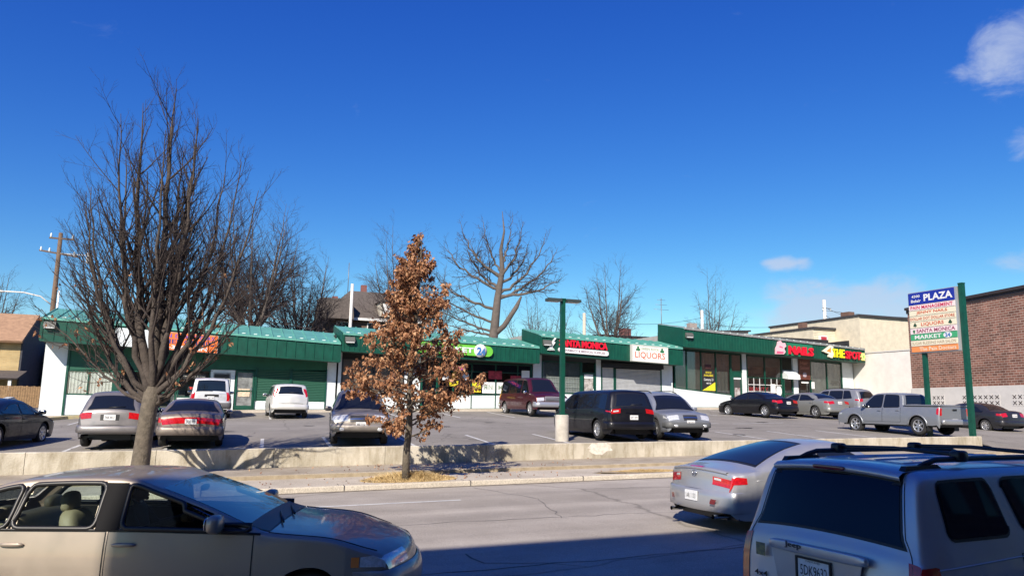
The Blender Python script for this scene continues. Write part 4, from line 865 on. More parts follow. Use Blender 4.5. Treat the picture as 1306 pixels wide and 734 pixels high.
simple_pole('plain white pole in front of the dark shingled house',6.9,39.0,11.6,.14,PGREY)
simple_pole('short pale pole beside two bare trees right of lamp',25.5,34.2,9.8,.15,mat('pinkish_pole',(.5,.40,.32),.8))
simple_pole('pale pole behind roof in front of thin bare tree',40.6,39,11.5,.16,PGREY)
def px4(o):
    mb=MB(); mb.box(53.8,54.9,37.1,37.16,12.3,12.36); sobj('crossarm',mb,WOOD,o)
    for s in (53.85,54.85): 
        mb=MB(); mb.lathe([(0,-.12),(.06,-.1),(.07,0),(.05,.12),(0,.18)],8,'z',(s,37.15,12.2)); sobj('insulator',mb,WHITEW,o)
simple_pole('tall white pole with wires left of the cream building',54.1,37.2,13.2,.19,PGREY,px4)
def wire(a,b,sag,label,r=.014):
    a=Vector(a); b=Vector(b); pts=[]
    for i in range(13):
        k=i/12; p=a.lerp(b,k); p.z-=sag*4*k*(1-k); pts.append(tuple(p))
    mb=MB(); mb.tube(pts,r,4); o=sobj('overhead_wire',mb,mat('wire',(.03,.03,.03),.6),None,a); tag(o,label,'wire')
wire((54.1,37.1,12.4),(57,30,9.9),.5,'sagging wire from white pole to cream building roof corner',.02)
wire((54.1,37.1,11.6),(57.3,30,8.6),.7,'lower drooping wire across the cream building wall',.02)
wire((54.1,37.1,12.1),(90,40,14.5),.8,'wire running from white pole to the right behind brick building',.02)
wire((54.1,37.1,11.0),(40.6,39,10.2),.5,'thin wire between the two pale poles over the nail salon',.02)
wire((40.6,39,10.8),(25.5,34.2,9.4),.6,'thin wire left of the thin bare tree behind the strip',.02)
# street light arm left
o=sthing('street_lamp','street lamp with thin white curved arm above the tan roof at left','street lamp',-14.4,36.0,8.5)
mb=MB(); mb.tube([(-13.5,36,8.2),(-14.2,36,8.75),(-15.2,36,8.95),(-16.3,36,8.95)],.045,6); sobj('arm',mb,PGREY,o)
mb=MB(); mb.sup((-16.7,36,8.93),(.9,.3,.16),.7); sobj('lamp_head',mb,PGREY,o)
# low sloping wing wall and yellow kerb at left end of strip
o=sthing('ramp_wall','low pale grey sloping wing wall at left end of the shops','wall',-11.3,20,lotz(-11,20))
mb=MB()
def wz(s,t): return lotz(s,t)
pA=(-11.15,22.9);pB=(-11.15,18.5);pC=(-12.6,12.5)
def wallseg(a,b_,ha,hb,th=.25):
    za,zb_=wz(*a),wz(*b_)
    mb.hexa([(a[0]-th,a[1],za-.3),(a[0],a[1],za-.3),(b_[0]-th,b_[1],zb_-.3),(b_[0],b_[1],zb_-.3),(a[0]-th,a[1],za+ha),(a[0],a[1],za+ha),(b_[0]-th,b_[1],zb_+hb),(b_[0],b_[1],zb_+hb)])
wallseg(pB,pA,1.15,.25); wallseg(pC,pB,.35,1.15); sobj('wall_segment',mb,mat('grey_painted_wall',(.42,.45,.47),.8,var=.12,vscale=2),o)
mb=MB(); pts=[(-10.9,15.0),(-10.6,17.5),(-10.2,19.4),(-9.4,20.9),(-8.2,21.5),(-4,21.56)]
for a,b_ in zip(pts,pts[1:]):
    for i in range(4):
        p=(lerp(a[0],b_[0],i/4),lerp(a[1],b_[1],i/4)); q=(lerp(a[0],b_[0],(i+1)/4),lerp(a[1],b_[1],(i+1)/4)); h=.15
        mb.hexa([(p[0]-.1,p[1]+.1,wz(*p)-.1),(p[0]+.08,p[1]-.03,wz(*p)-.1),(q[0]-.1,q[1]+.1,wz(*q)-.1),(q[0]+.08,q[1]-.03,wz(*q)-.1),(p[0]-.1,p[1]+.1,wz(*p)+h),(p[0]+.08,p[1]-.03,wz(*p)+h),(q[0]-.1,q[1]+.1,wz(*q)+h),(q[0]+.08,q[1]-.03,wz(*q)+h)])
tag(sobj('yellow_kerb',mb,M_YEL),kind='structure')
mb=MB(); mb.grid([[(s,t,lotz(s,t)+.12) for t in (15,17,19,21,21.6)] for s in (-11.14,-10.95,-10.7)]); tag(sobj('planting_bed_soil',mb,M_EARTH),kind='structure')
# ------------------------------------------------------------ trees
BARK=mat('bark_grey',(.11,.092,.07),.95,var=.35,vscale=7,bump=.9,bscale=22)
BARKD=mat('bark_twig',(.042,.031,.028),.9,var=.25,vscale=5)
BARKF=mat('bark_far',(.10,.083,.072),.95,var=.3,vscale=2); TWIGF=mat('twig_far',(.055,.042,.042),.95)
def rvec(rg): 
    while True:
        v=Vector((rg.uniform(-1,1),rg.uniform(-1,1),rg.uniform(-1,1)))
        if .05<v.length<1: return v.normalized()
def branch(mbs,p,d,Ln,r,lvl,P,rg,tips):
    """mbs: builder per level; P: list of dict per level"""
    q=P[lvl]; n=q.get('seg',6); pts=[p.copy()]; rs=[r]; dirs=[d.copy()]
    for i in range(n):
        d=(d+rvec(rg)*q.get('wob',.12)+Vector((0,0,1))*q.get('up',.05)).normalized()
        p=p+d*Ln/n; pts.append(p.copy()); rs.append(r*(1-(i+1)/n*(1-q.get('tip',.25)))); dirs.append(d.copy())
    mbs[lvl].tube(pts,rs,q.get('n',5),0,True,False)
    if lvl+1>=len(P): tips.append((pts[-1],d,pts)); return
    nx=P[lvl+1]; k=nx['count']; k=k if isinstance(k,int) else rg.randint(*k)
    k=max(1,int(k*min(1.3,max(.4,Ln/q.get('ref',Ln)))))
    for j in range(k):
        f=lerp(nx.get('from',.25),1.0,(j+rg.uniform(.1,.9))/k); x=f*n; i=min(n-1,int(x)); pp=pts[i].lerp(pts[i+1],x-i); dd=dirs[i+1]
        side=rvec(rg); side=(side-dd*side.dot(dd)).normalized(); a=R_(rg.uniform(*nx['ang']))
        nd=(dd*math.cos(a)+side*math.sin(a)).normalized()
        nl=Ln*rg.uniform(*nx['len'])*(1.15-.65*f if nx.get('taper',1) else 1)
        nr=min(rs[i]*.8,max(nx.get('rmin',.004),rs[i]*nx.get('rr',.5)))
        branch(mbs,pp,nd,nl,nr,lvl+1,P,rg,tips)
# --- big bare street tree
tb=(-8.55,-2.9)  # s,t
tzb=walkz(-8.5)
bigp=W(0,0)  # dummy
def px2w(px,py,dep):  # helper used once to choose branch end heights in metres
    v=fw+rt*((px-653)/950)-up*((py-367)/950); return Vector((0,0,2.1))+v*(dep/v.y)
base=px2w(176,624,17.6); base.z=walkz(ST(base.x,base.y)[0])
sb,tb_=ST(base.x,base.y)
o=wthing('bare_tree','large bare street tree with many upright limbs standing in front of the left wall','tree',tuple(base))
tr=MB(); tk=MB(); tw=MB(); rg=random.Random(11); BARKL=mat('bark_limb',(.065,.052,.044),.95,var=.4,vscale=6,bump=.8,bscale=25)
def rel(dx,dy,h): return Vector((dx,dy,h))
trunk=[rel(-.02,0,-.15),rel(0,0,.5),rel(.03,0,1.1),rel(.08,0,1.75),rel(.14,.02,2.25)]
tk.tube(trunk,[.25,.20,.185,.185,.19],14,0,True)
# leaders: (start height along trunk, end dx, end dy, end height, radius)
LD=[(1.9,-.05,.2,9.7,.22),(1.95,-.6,-.3,9.1,.19),(2.1,.45,.4,9.0,.19),(2.1,-1.35,.5,8.2,.12),(2.0,-.95,-.6,8.7,.11),(1.9,-2.05,.2,7.0,.09),(2.1,1.65,.4,7.9,.10),(2.2,.9,-.5,8.4,.12),(1.9,-1.7,-.2,7.0,.10),(2.2,1.3,.3,7.8,.11),(2.0,2.3,-.1,7.0,.10),(1.8,-2.1,.4,5.6,.08),(2.1,.3,-.9,8.2,.11),(2.1,-.1,1.0,8.5,.11),(2.2,1.5,.9,6.4,.09),(2.0,-1.3,-.9,6.3,.08)]
P=[dict(seg=9,wob=.05,up=.03,n=7,ref=6),dict(count=18,ang=(20,50),len=(.22,.40),rr=.42,up=.11,wob=.12,seg=6,n=4,rmin=.008,ref=1.8,**{'from':.27}),dict(count=8,ang=(18,48),len=(.34,.6),rr=.5,up=.10,wob=.15,seg=4,n=3,rmin=.0055,**{'from':.10}),dict(count=5,ang=(20,45),len=(.35,.55),rr=.6,up=.08,wob=.14,seg=2,n=3,rmin=.004,tip=.5,**{'from':.25})]
tips=[]
def leader(mt,mts,start,end,r,P,rg,tips,bow=.35,jit=.045):
    # curved limb from start to end, leaving sideways then climbing
    mid=start.lerp(end,.35)+Vector(((end.x-start.x)*bow,(end.y-start.y)*bow,-(end.z-start.z)*.06)); pts=[];n=14
    for i in range(n+1):
        k=i/n; p=start*(1-k)**2+mid*2*k*(1-k)+end*k*k; p=p+rvec(rg)*jit*(1 if 0<i<n else 0); pts.append(p)
    rs=[r*.72*(1-k/n)**.9+.006 for k in range(n+1)]; mt.tube(pts,rs,7,0,True,False)
    Ln=(end-start).length; nx=P[1]
    for j in range(int(nx['count'])):
        f=lerp(nx.get('from',.2),.99,(j+rg.uniform(.1,.9))/nx['count']); x=f*n; i=min(n-1,int(x)); pp=pts[i].lerp(pts[i+1],x-i); dd=(pts[i+1]-pts[i]).normalized()
        side=rvec(rg); side=(side-dd*side.dot(dd)).normalized(); a=R_(rg.uniform(*nx['ang'])); nd=(dd*math.cos(a)+side*math.sin(a)).normalized()
        branch(mts,pp,nd,Ln*rg.uniform(*nx['len'])*(1.2-.75*f),max(.008,rs[i]*.45),1,P,rg,tips)
for h,dx,dy,hz,r in LD:
    k=min(1,max(0,(h-1.1)/1.15)); st_=rel(lerp(.03,.14,k),0,h); leader(tr,[tr,tw,tw,tw],st_,rel(dx,dy,hz),r,P,rg,tips,.45)
# long low limbs: left sweeping one and right one crossing the clinic sign
for end,r in ((rel(-2.5,-.3,4.0),.055),(rel(1.15,-.4,3.05),.07),(rel(-1.7,.4,3.3),.045),(rel(2.5,.2,4.6),.07)):
    leader(tr,[tr,tw,tw,tw],rel(.12,0,1.75),end,r,P,rg,tips,.1)
wobj('trunk',tk,BARK,o); wobj('limbs',tr,BARKL,o); wobj('twigs',tw,BARKD,o)
LEAFM=bpy.data.materials.new('dry_leaf'); nt,N,L=nodes(LEAFM); b=N['Principled BSDF']; b.inputs['Roughness'].default_value=.6; b.inputs['Specular IOR Level'].default_value=.35
ge=N.new('ShaderNodeNewGeometry'); cr_=N.new('ShaderNodeValToRGB'); e=cr_.color_ramp.elements; e[0].color=(.12,.05,.026,1); e[1].color=(.60,.36,.20,1); e[1].position=1; x_=e.new(.45); x_.color=(.32,.145,.07,1); x_=e.new(.75); x_.color=(.45,.24,.125,1)
L.new(ge.outputs['Random Per Island'],cr_.inputs[0]); L.new(cr_.outputs[0],b.inputs['Base Color'])
tl=N.new('ShaderNodeBsdfTranslucent'); L.new(cr_.outputs[0],tl.inputs[0]); ms=N.new('ShaderNodeMixShader'); ms.inputs[0].default_value=.25; L.new(b.outputs[0],ms.inputs[1]); L.new(tl.outputs[0],ms.inputs[2]); L.new(ms.outputs[0],N['Material Output'].inputs['Surface'])
def leaf(mb,p,rg,s):
    """curled drooping leaf: 2 folded quads"""
    d=(Vector((rg.gauss(0,.5),rg.gauss(0,.5),-.75+rg.gauss(0,.35)))).normalized(); sd=d.cross(rvec(rg)); 
    if sd.length<.05: return
    sd.normalize(); nn=d.cross(sd); w=s*rg.uniform(.22,.36); c=rg.uniform(.1,.3)*s
    a=p; b1=p+d*s*.5+nn*c; e_=p+d*s+nn*c*.2
    mb.add([a,p+d*s*.45+sd*w+nn*c*.4,e_,b1,p+d*s*.45-sd*w+nn*c*.5],[(0,3,1),(3,2,1),(0,4,3),(3,4,2)])
lf=MB()
for tp,d_,pts in tips:
    h=tp.z
    if h<4.0 and rg.random()<.05 or h<5.2 and rg.random()<.006:
        for k in range(rg.randint(1,3)): leaf(lf,pts[rg.randrange(len(pts))]+rvec(rg)*.05,rg,.12)
wobj('dead_leaves',lf,LEAFM,o)
# --- brown leafed young tree
base=px2w(518,606,18.6); base.z=walkz(ST(base.x,base.y)[0]); ybase=base
o=wthing('leafy_tree','young oak with dense dry brown leaves standing on the sidewalk by the wall','tree',tuple(base))
tr=MB(); tw=MB(); lf=MB(); rg=random.Random(5); tips=[]
tr.tube([rel(.0,0,-.1),rel(-.02,0,.6),rel(.03,.0,1.3),rel(0,0,2.4),rel(.08,0,3.6),rel(.14,0,4.9),rel(.18,0,6.2)],[.105,.085,.08,.07,.05,.028,.006],10,0,True)
P=[dict(),dict(count=1,seg=6,wob=.10,up=.05,n=5,ref=1.2),dict(count=8,ang=(25,60),len=(.3,.5),rr=.5,up=.03,wob=.15,seg=4,n=3,rmin=.004,taper=1,**{'from':.15}),dict(count=4,ang=(25,60),len=(.4,.6),rr=.6,wob=.15,up=-.02,seg=2,n=3,rmin=.003,**{'from':.2})]
for k in range(84):
    f=(k+.5)/84; h=lerp(1.0,6.0,f**.9); a=k*2.399+rg.uniform(-.3,.3)
    Lh=interp(h,[.95,1.35,2.1,2.9,3.7,4.6,5.4,6.1],[.6,1.25,1.5,1.3,1.05,.8,.45,.2])*rg.uniform(.75,1.1)
    el=R_(lerp(8,50,f))+rg.uniform(-.15,.15)
    d_=Vector((math.cos(a)*math.cos(el),math.sin(a)*math.cos(el),math.sin(el)))
    branch([tr,tr,tw,tw],rel(.1*f,0,h-.25*Lh*0),d_,Lh,.024*(1.1-f*.8),1,P,rg,tips)
# long limb reaching right, low
branch([tr,tr,tw,tw],rel(.0,0,1.9),Vector((.95,-.1,.10)).normalized(),1.9,.03,1,P,rg,tips)
branch([tr,tr,tw,tw],rel(.0,0,2.0),Vector((-.9,-.1,.15)).normalized(),1.5,.03,1,P,rg,tips)
wobj('trunk',tr,BARK,o); wobj('twigs',tw,BARKD,o)
dens=lambda p: mnoise.noise(p*1.9)+.35
for tp,d_,pts in tips:
    if dens(tp)<.26 and rg.random()<.93: continue
    for k in range(rg.randint(8,12)):
        i=rg.randrange(len(pts)); leaf(lf,pts[i]+rvec(rg)*rg.uniform(0,.09),rg,rg.uniform(.07,.135))
wobj('leaves',lf,LEAFM,o)
print('leaves',len(tips))
# --- far trees
def far_tree(label,x,y,z0,H,spread,seed,trunk_r,P,lean=0,fork=.35,nl=7,color=(BARKF,TWIGF),limbs=None,name='bare_tree'):
    rg=random.Random(seed); o=wthing(name,label,'tree',(x,y,z0)); tr=MB(); tw=MB(); tips=[]
    top=rel(lean*.4,0,H*fork); tr.tube([rel(0,0,-.3),rel(lean*.15,0,H*fork*.5),top],[trunk_r*1.25,trunk_r,trunk_r*.8],8,0,True)
    ends=limbs or [rel(lean+spread*math.cos(i*2.4+seed)*rg.uniform(.45,1)*(1-.55*(i/nl)),spread*.8*math.sin(i*2.4+seed)*rg.uniform(.4,1)*(1-.55*(i/nl)),H*lerp(.72,1.0,i/(nl-1))) for i in range(nl)]
    for e in ends:
        st_=rel(lean*.3,0,H*fork*rg.uniform(.75,1.0)); leader(tr,[tr,tw,tw,tw],st_,e,trunk_r*.5,P,rg,tips,.35)
    wobj('trunk',tr,color[0],o); wobj('twigs',tw,color[1],o); return o,tips
def PF(c1,c2,c3,up=.04,r=.017,l=(.28,.48)): return [dict(),dict(count=c1,ang=(25,60),len=l,rr=.45,up=up,wob=.2,seg=5,n=4,rmin=r*1.6,ref=4,**{'from':.15}),dict(count=c2,ang=(25,60),len=(.35,.55),rr=.5,up=up,wob=.22,seg=4,n=3,rmin=r,**{'from':.15}),dict(count=c3,ang=(25,60),len=(.4,.6),rr=.6,up=up,wob=.2,seg=2,n=3,rmin=r*.8,**{'from':.2})]
far_tree('broad bare tree rising behind the left shop roof, partly hidden by the street tree',-20.3,58,1.8,16.4,6.6,3,.42,PF(18,10,6),nl=14)
far_tree('rounded bare tree behind the roof just left of the shingled house',-17.9,64,1.8,13.4,5.6,8,.35,PF(18,10,6),nl=12)
# big broken oak with explicit limbs
OL=[rel(1.6,.3,16.6),rel(-1.0,.5,16.2),rel(2.6,-.4,15.6),rel(-1.9,.3,14.0),rel(-4.2,.2,13.8),rel(-2.8,-.6,15.4),rel(5.6,.3,13.6),rel(4.6,.4,15.0),rel(-4.9,-.3,11.2),rel(5.9,-.2,10.8),rel(3.2,1.5,14.4),rel(-2.4,1.5,14.2)]
rg=random.Random(21); o=wthing('broken_oak','tall thick trunked bare oak with snapped limb standing behind the market roof','tree',(-1.7,62,1.9)); tr=MB(); tw=MB(); tips=[]
tr.tube([rel(0,0,-.3),rel(.05,0,4),rel(.3,0,6.5),rel(.5,0,9),rel(.85,0,11.4),rel(.7,0,13.2),rel(.95,.1,14.8),rel(.75,.2,16.6)],[.50,.40,.37,.30,.22,.15,.08,.02],10,0,True)
tr.tube([rel(.2,0,5.9),rel(1.1,-.1,6.7),rel(2.1,-.2,8.3),rel(2.5,-.2,9.2)],[.25,.22,.19,.07],8,0,True)   # snapped limb
PO=PF(16,9,6,.03,.017,(.22,.44))
for e,sh in zip(OL,(13,12.5,12,12,11,12,10.2,10.6,9.2,10.4,11.5,11)):
    st_=rel(interp(sh,[6.5,9,12,15],[.25,.55,.75,.8]),0,sh-1.2); leader(tr,[tr,tw,tw,tw],st_,e,.19 if abs(e.x)>2 else .14,PO,rg,tips,.4,.13)
for e,h in ((rel(-5.6,.5,8.6),6.2),(rel(-4.2,-.8,6.8),5.9),(rel(-6.2,.3,10.2),7.0)):
    leader(tr,[tr,tw,tw,tw],rel(.1,0,h),e,.15,PO,rg,tips,.1)
wobj('trunk',tr,BARKF,o); wobj('twigs',tw,TWIGF,o)
far_tree('bare tree with upright twin stems right of the lamp post behind the pharmacy roof',9.3,70,2,14.2,3.6,5,.34,PF(15,9,6,.06),fork=.4,nl=7)
far_tree('low hazy bare tree behind the pharmacy roof left of the lamp head',3.0,75,2,11.6,5.5,9,.22,PF(16,9,6,.05,.016),nl=9)
far_tree('small bare tree standing behind the market roof left of the broken oak',-8.0,68,2,13.0,5.0,14,.25,PF(16,9,6,.05,.016),nl=8)
far_tree('tall twiggy bare tree mostly hidden behind the brown leafed tree',-9.6,64,2,15.8,3.4,17,.3,PF(15,9,6,.06),nl=8)
far_tree('thin wispy leaning bare tree above the nail salon roof',21.4,80,2,15.2,3.0,23,.22,PF(15,8,5,.02,.014),lean=.6,nl=6)
far_tree('bare tree with pale twigs at left edge above the tan roof',-52.5,75,2,13.4,4.5,31,.35,PF(15,8,6),nl=8)
far_tree('low bare tree seen between the left shop roof and the street tree',-30,66,2,9.5,5,37,.25,PF(14,8,5),nl=8)
# dry grass clumps
def grass(name,label,s,t,rs_,rt_,n,h,seed):
    rg=random.Random(seed); mb=MB()
    for k in range(n):
        a=rg.uniform(0,2*math.pi); q=math.sqrt(rg.random()); x=s+math.cos(a)*rs_*q; y=t+math.sin(a)*rt_*q; z=walkz(x)+.0
        hh=h*rg.uniform(.3,1.1)*(1.15-q); lx,ly=rg.gauss(0,.55),rg.gauss(0,.55); w=.006
        mb.add([(x-w,y,z),(x+w,y,z),(x+lx*hh+w*.5,y+ly*hh,z+hh*.75),(x+lx*hh*1.9,y+ly*hh*1.9,z+hh*rg.uniform(.7,1.0)),(x+lx*hh-w*.5,y+ly*hh,z+hh*.75)],[(0,1,2,4),(4,2,3)])
    o=sobj(name,mb,STRAW,None,(s,t,walkz(s))); tag(o,label,'grass',kind='stuff')
STRAW=bpy.data.materials.new('straw'); nt,N,L=nodes(STRAW); b=N['Principled BSDF']; b.inputs['Roughness'].default_value=.8; ge=N.new('ShaderNodeNewGeometry'); c_=N.new('ShaderNodeValToRGB'); c_.color_ramp.elements[0].color=(.34,.22,.08,1); c_.color_ramp.elements[1].color=(.68,.52,.27,1); L.new(ge.outputs['Random Per Island'],c_.inputs[0]); L.new(c_.outputs[0],b.inputs['Base Color'])
ys,yt=ST(ybase.x,ybase.y)
grass('dry_grass','dry straw coloured grass clump around the young oak trunk',ys+.15,-3.08,1.2,.55,5200,.30,1)
grass('dry_grass','flat dry grass patch in the sidewalk strip right of the oak',ys+6.6,-3.2,1.35,.32,4200,.10,2)
grass('dry_grass','small heap of dry leaves and straw on the low step',-3.6,-2.0,.35,.12,350,.10,4)
mb=MB(); 
for (s,t,a,b_) in ((ys+.15,-3.02,1.2,.55),(ys+6.6,-3.2,1.4,.33),(sb,tb_,.7,.6)):
    mb.poly([(s+math.cos(k*.3)*a*(1+.08*math.sin(k*2.1)),t+math.sin(k*.3)*b_,walkz(s)+.012+.003) for k in range(21)])
tag(sobj('tree_pit_soil',mb,mat('pit_soil',(.36,.29,.19),.95,var=.3,vscale=6)),kind='structure')
# fallen leaves scattered
rg=random.Random(8); mb=MB()
for k in range(260):
    s=ys+rg.gauss(.8,2.2); t=rg.uniform(-3.5,-.1); z=(walkz(s) if t<-2 else wallbase(s)+.03)+.02; p=Vector((s,t,z)); q=rvec(rg)*.05; r_=Vector((-q.y,q.x,rg.uniform(0,.02)))
    mb.add([p-q*.8,p+r_*.5,p+q*.8,p-r_*.5],[(0,1,2,3)])
tag(sobj('fallen_leaves',mb,LEAFM),'scattered dry brown leaves on the sidewalk and step','leaves',kind='stuff')
# ------------------------------------------------------------ vehicles
def crom(pts,step=.045):
    """centripetal-ish Catmull-Rom through pts, resampled; tension keeps it tight"""
    P_=[Vector((p[0],0,p[1])) for p in pts]; out=[]
    for i in range(len(P_)-1):
        p1,p2=P_[i],P_[i+1]; p0=P_[i-1] if i else p1*2-p2; p3=P_[i+2] if i+2<len(P_) else p2*2-p1
        L_=(p2-p1).length; n=max(1,int(L_/step+.5))
        d1=((p2-p0)/max(1e-6,((p2-p1).length+(p1-p0).length)))*L_; d2=((p3-p1)/max(1e-6,((p3-p2).length+(p2-p1).length)))*L_
        for k in range(n):
            t=k/n; t2,t3=t*t,t*t*t
            out.append(p1*(2*t3-3*t2+1)+d1*(t3-2*t2+t)+p2*(-2*t3+3*t2)+d2*(t3-t2))
    out.append(P_[-1]); return [(p.x,p.z) for p in out]
class Car:
    def __init__(s,sp):
        s.sp=sp; s.L=sp['L']; s.w=sp['W']/2; s.prof=crom(sp['top'],sp.get('step',.045)); 
        for i in range(1,len(s.prof)):
            if s.prof[i][0]<=s.prof[i-1][0]: s.prof[i]=(s.prof[i-1][0]+1e-3,s.prof[i][1])
        s.px=[p[0] for p in s.prof]; s.pz=[p[1] for p in s.prof]
        s.k=sp.get('k',.42); s.crown=sp.get('crown',.06); s.xw=sp['axles']; s.r=sp['r']; s.sill=sp.get('sill',.20)
        s.fil=sp.get('fil',.10); s.bow=sp.get('bow',.10)
        s.imax=max(range(len(s.pz)),key=lambda i:s.pz[i])
    def ztop(s,x): return interp(x,s.px,s.pz)
    def belt(s,x):
        b=s.sp['belt']; return interp(x,[p[0] for p in b],[p[1] for p in b])
    def wid(s,x):
        a=s.L/2-abs(x); q=s.sp.get('taper',((0,.80),(.04,.88),(.14,.945),(.4,.985),(.9,1.0)))
        return s.w*interp(a,[p[0] for p in q],[p[1] for p in q])
    def zbot(s,x):
        a=s.L/2-abs(x); z=interp(a,[0,.015,.05,.12,.3],[s.sp.get('bz',.42),.36,.29,s.sill+.03,s.sill])
        Ra=s.r+s.sp.get('gap',.055)
        for xw in s.xw:
            dx=abs(x-xw)
            if dx<Ra: z=max(z,s.r+math.sqrt(Ra*Ra-dx*dx)*1.0)
        return z
    def sp_(s,z): 
        zm=.62 
        return 1-.055*((z-zm)/.42)**2 if z>zm else 1-.07*((zm-z)/.42)**2
    def sec(s,x,zt):
        w=s.wid(x); zs=min(s.belt(x),zt-.045); zb=min(s.zbot(x),zs-.012)
        ys=w*s.sp_(zs); c=min(s.crown,.35*(zt-zb)); h=zt-c-zs
        yk=max(.35*ys,ys-s.k*max(0,h)-s.sp.get('shoulder',.02)); 
        return w,zs,zb,ys,yk,c,zt
    def bowx(s,x,y):
        a=abs(x); k=sm((a-(s.L/2-.85))/.85); return x-math.copysign(s.bow*k*(y/s.w)**2,x)
    def ring(s,x,zt):
        w,zs,zb,ys,yk,c,zt=s.sec(x,zt); out=[]
        for j in range(8):
            z=lerp(zb,zs,j/7); out.append((w*s.sp_(z),z))
        Pp=Vector((ys,zs)); K=Vector((yk,zt-c)); Q=Vector((0,zt)); 
        l1=(K-Pp).length; rr=min(s.fil,.45*l1,.3*yk)
        d1=(Pp-K).normalized() if l1>1e-6 else Vector((1,0)); K1=K+d1*rr; K2=Vector((yk-rr,zt-c*((yk-rr)/yk)**2))
        for t in (.25,.5,.75,1): q=Pp.lerp(K1,t); out.append((q.x,q.y))
        for t in (.25,.5,.75): q=K1*(1-t)**2+K*2*t*(1-t)+K2*t*t; out.append((q.x,q.y))
        for f in (1,.8,.6,.4,.2,0): y=K2.x*f; out.append((y,zt-c*(y/yk)**2))
        return out
    def body(s,skipf=None):
        rows=[]
        for x,z in s.prof:
            r=s.ring(x,z); full=[(s.bowx(x,y),-y,zz) for y,zz in r]+[(s.bowx(x,y),y,zz) for y,zz in r[::-1][1:]]
            rows.append(full)
        mb=MB(); sk=None
        if skipf:
            def sk(i,j):
                c=[(rows[i][j][k]+rows[i+1][j+1][k])/2 for k in range(3)]; return skipf(*c)
        mb.grid(rows,0,True,sk)
        mb.poly(rows[0][::-1]); mb.poly(rows[-1]); return mb
    def side(s,x,z,sd):
        zt=s.ztop(x); w,zs,zb,ys,yk,c,zt=s.sec(x,zt)
        if z<=zs: y=w*s.sp_(z)
        else: y=ys-(ys-yk)*max(0,min(1,(z-zs)/max(.02,zt-c-zs)))
        return Vector((s.bowx(x,y),y*sd,z))
    def rail(s,x):   # height where side glass plane ends
        zt=s.ztop(x); w,zs,zb,ys,yk,c,zt=s.sec(x,zt); l=math.hypot(ys-yk,zt-c-zs); return zt-c-min(s.fil,.45*l)*.75
    def end(s,e,z,f,iz=None):
        """point on the wrapped centre surface: e 'f' or 'r', centreline height z, f across -1..1"""
        rg_=range(s.imax,len(s.pz)) if e=='f' else range(s.imax,-1,-1); rg_=list(rg_)
        i0=rg_[0];x,zz=s.prof[rg_[-1]]
        for a,b in zip(rg_,rg_[1:]):
            if s.pz[a]>=z>=s.pz[b] and s.pz[a]>s.pz[b]:
                t=(s.pz[a]-z)/(s.pz[a]-s.pz[b]); x=lerp(s.px[a],s.px[b],t); zz=z; break
        return s.top(x,zz,f)
    def top(s,x,zt,f):
        w,zs,zb,ys,yk,c,zt=s.sec(x,zt); l=math.hypot(yk-ys,zt-c-zs); rr=min(s.fil,.45*l,.3*yk); y2=yk-rr
        if abs(f)<=1: y=f*y2; z=zt-c*(y/yk)**2
        else: # beyond 1: run over the fillet down to the belt
            sg=math.copysign(1,f); t=min(1,abs(f)-1); K=Vector((yk,zt-c)); P_=Vector((ys,zs)); d1=(P_-K); d1=d1.normalized() if d1.length>1e-6 else Vector((1,0)); K1=K+d1*rr; K2=Vector((y2,zt-c*(y2/yk)**2))
            if t<.5: u=t*2; q=K2*(1-u)**2+K*2*u*(1-u)+K1*u*u
            else: q=K1.lerp(P_,(t-.5)*2)
            y,z=q.x*sg,q.y
        return Vector((s.bowx(x,y),y,z))
    def offs(s,g,d):
        nr,nc=len(g),len(g[0]); out=[]; cen=Vector((0,0,.7))
        for i in range(nr):
            row=[]
            for j in range(nc):
                a=g[min(i+1,nr-1)][j]-g[max(i-1,0)][j]; b=g[i][min(j+1,nc-1)]-g[i][max(j-1,0)]; n=a.cross(b)
                if n.length<1e-9: n=Vector((0,0,1))
                n.normalize(); p=g[i][j]; o=Vector((p.x*.25,p.y,p.z-.7))
                if abs(p.x)>s.L/2-.4: o=Vector((p.x,p.y*.5,(p.z-.7)))
                if n.dot(o)<0: n=-n
                row.append(p+n*d)
            out.append(row)
        return out
    def sidepatch(s,mb,quad,d,sd,mi=0,n=10,m=6,lim=True,grow=0):
        """quad: (xb0,xb1,zb|None, xt0,xt1,zt|None)"""
        xb0,xb1,zb,xt0,xt1,zt=quad; xb0-=grow;xt0-=grow;xb1+=grow;xt1+=grow
        g=[]; n=16; wd_=abs(xb1-xb0)+1e-6; R0=min(.055,wd_*.3)+grow
        for i in range(n+1):
            k=.5-.5*math.cos(math.pi*i/n); de=min(k,1-k)*wd_; ins=(R0-math.sqrt(max(0,R0*R0-(R0-de)**2))) if de<R0 else 0; xb=lerp(xb0,xb1,k); xt=lerp(xt0,xt1,k); z0=(s.belt(xb)+.015 if zb is None else zb)-grow; row=[]
            ztt=s.rail(xt)-.02 if zt is None else zt; ztt+=grow
            for j in range(m+1):
                t=j/m; x=lerp(xb,xt,t); z=lerp(z0,ztt,t)
                if lim and zt is None: z=min(z,max(z0,s.rail(x)-.02+grow))
                z=min(max(z,z0+ins),max(z0+ins,(s.rail(x)-.02+grow if zt is None else ztt)-ins)) if ins>0 else z
                row.append(s.side(x,z,sd))
            g.append(row)
        mb.grid(s.offs(g,d),mi,True); return g
    def endpatch(s,mb,e,z0,z1,f0,f1,d,mi=0,n=8,m=10,fn=None):
        g=[]
        for i in range(n+1):
            row=[]
            for j in range(m+1):
                f=lerp(f0,f1,j/m); z=lerp(z0,z1,i/n)
                if fn: z,f=fn(z,f,i/n,j/m)
                row.append(s.end(e,z,f))
            g.append(row)
        mb.grid(s.offs(g,d),mi,True)
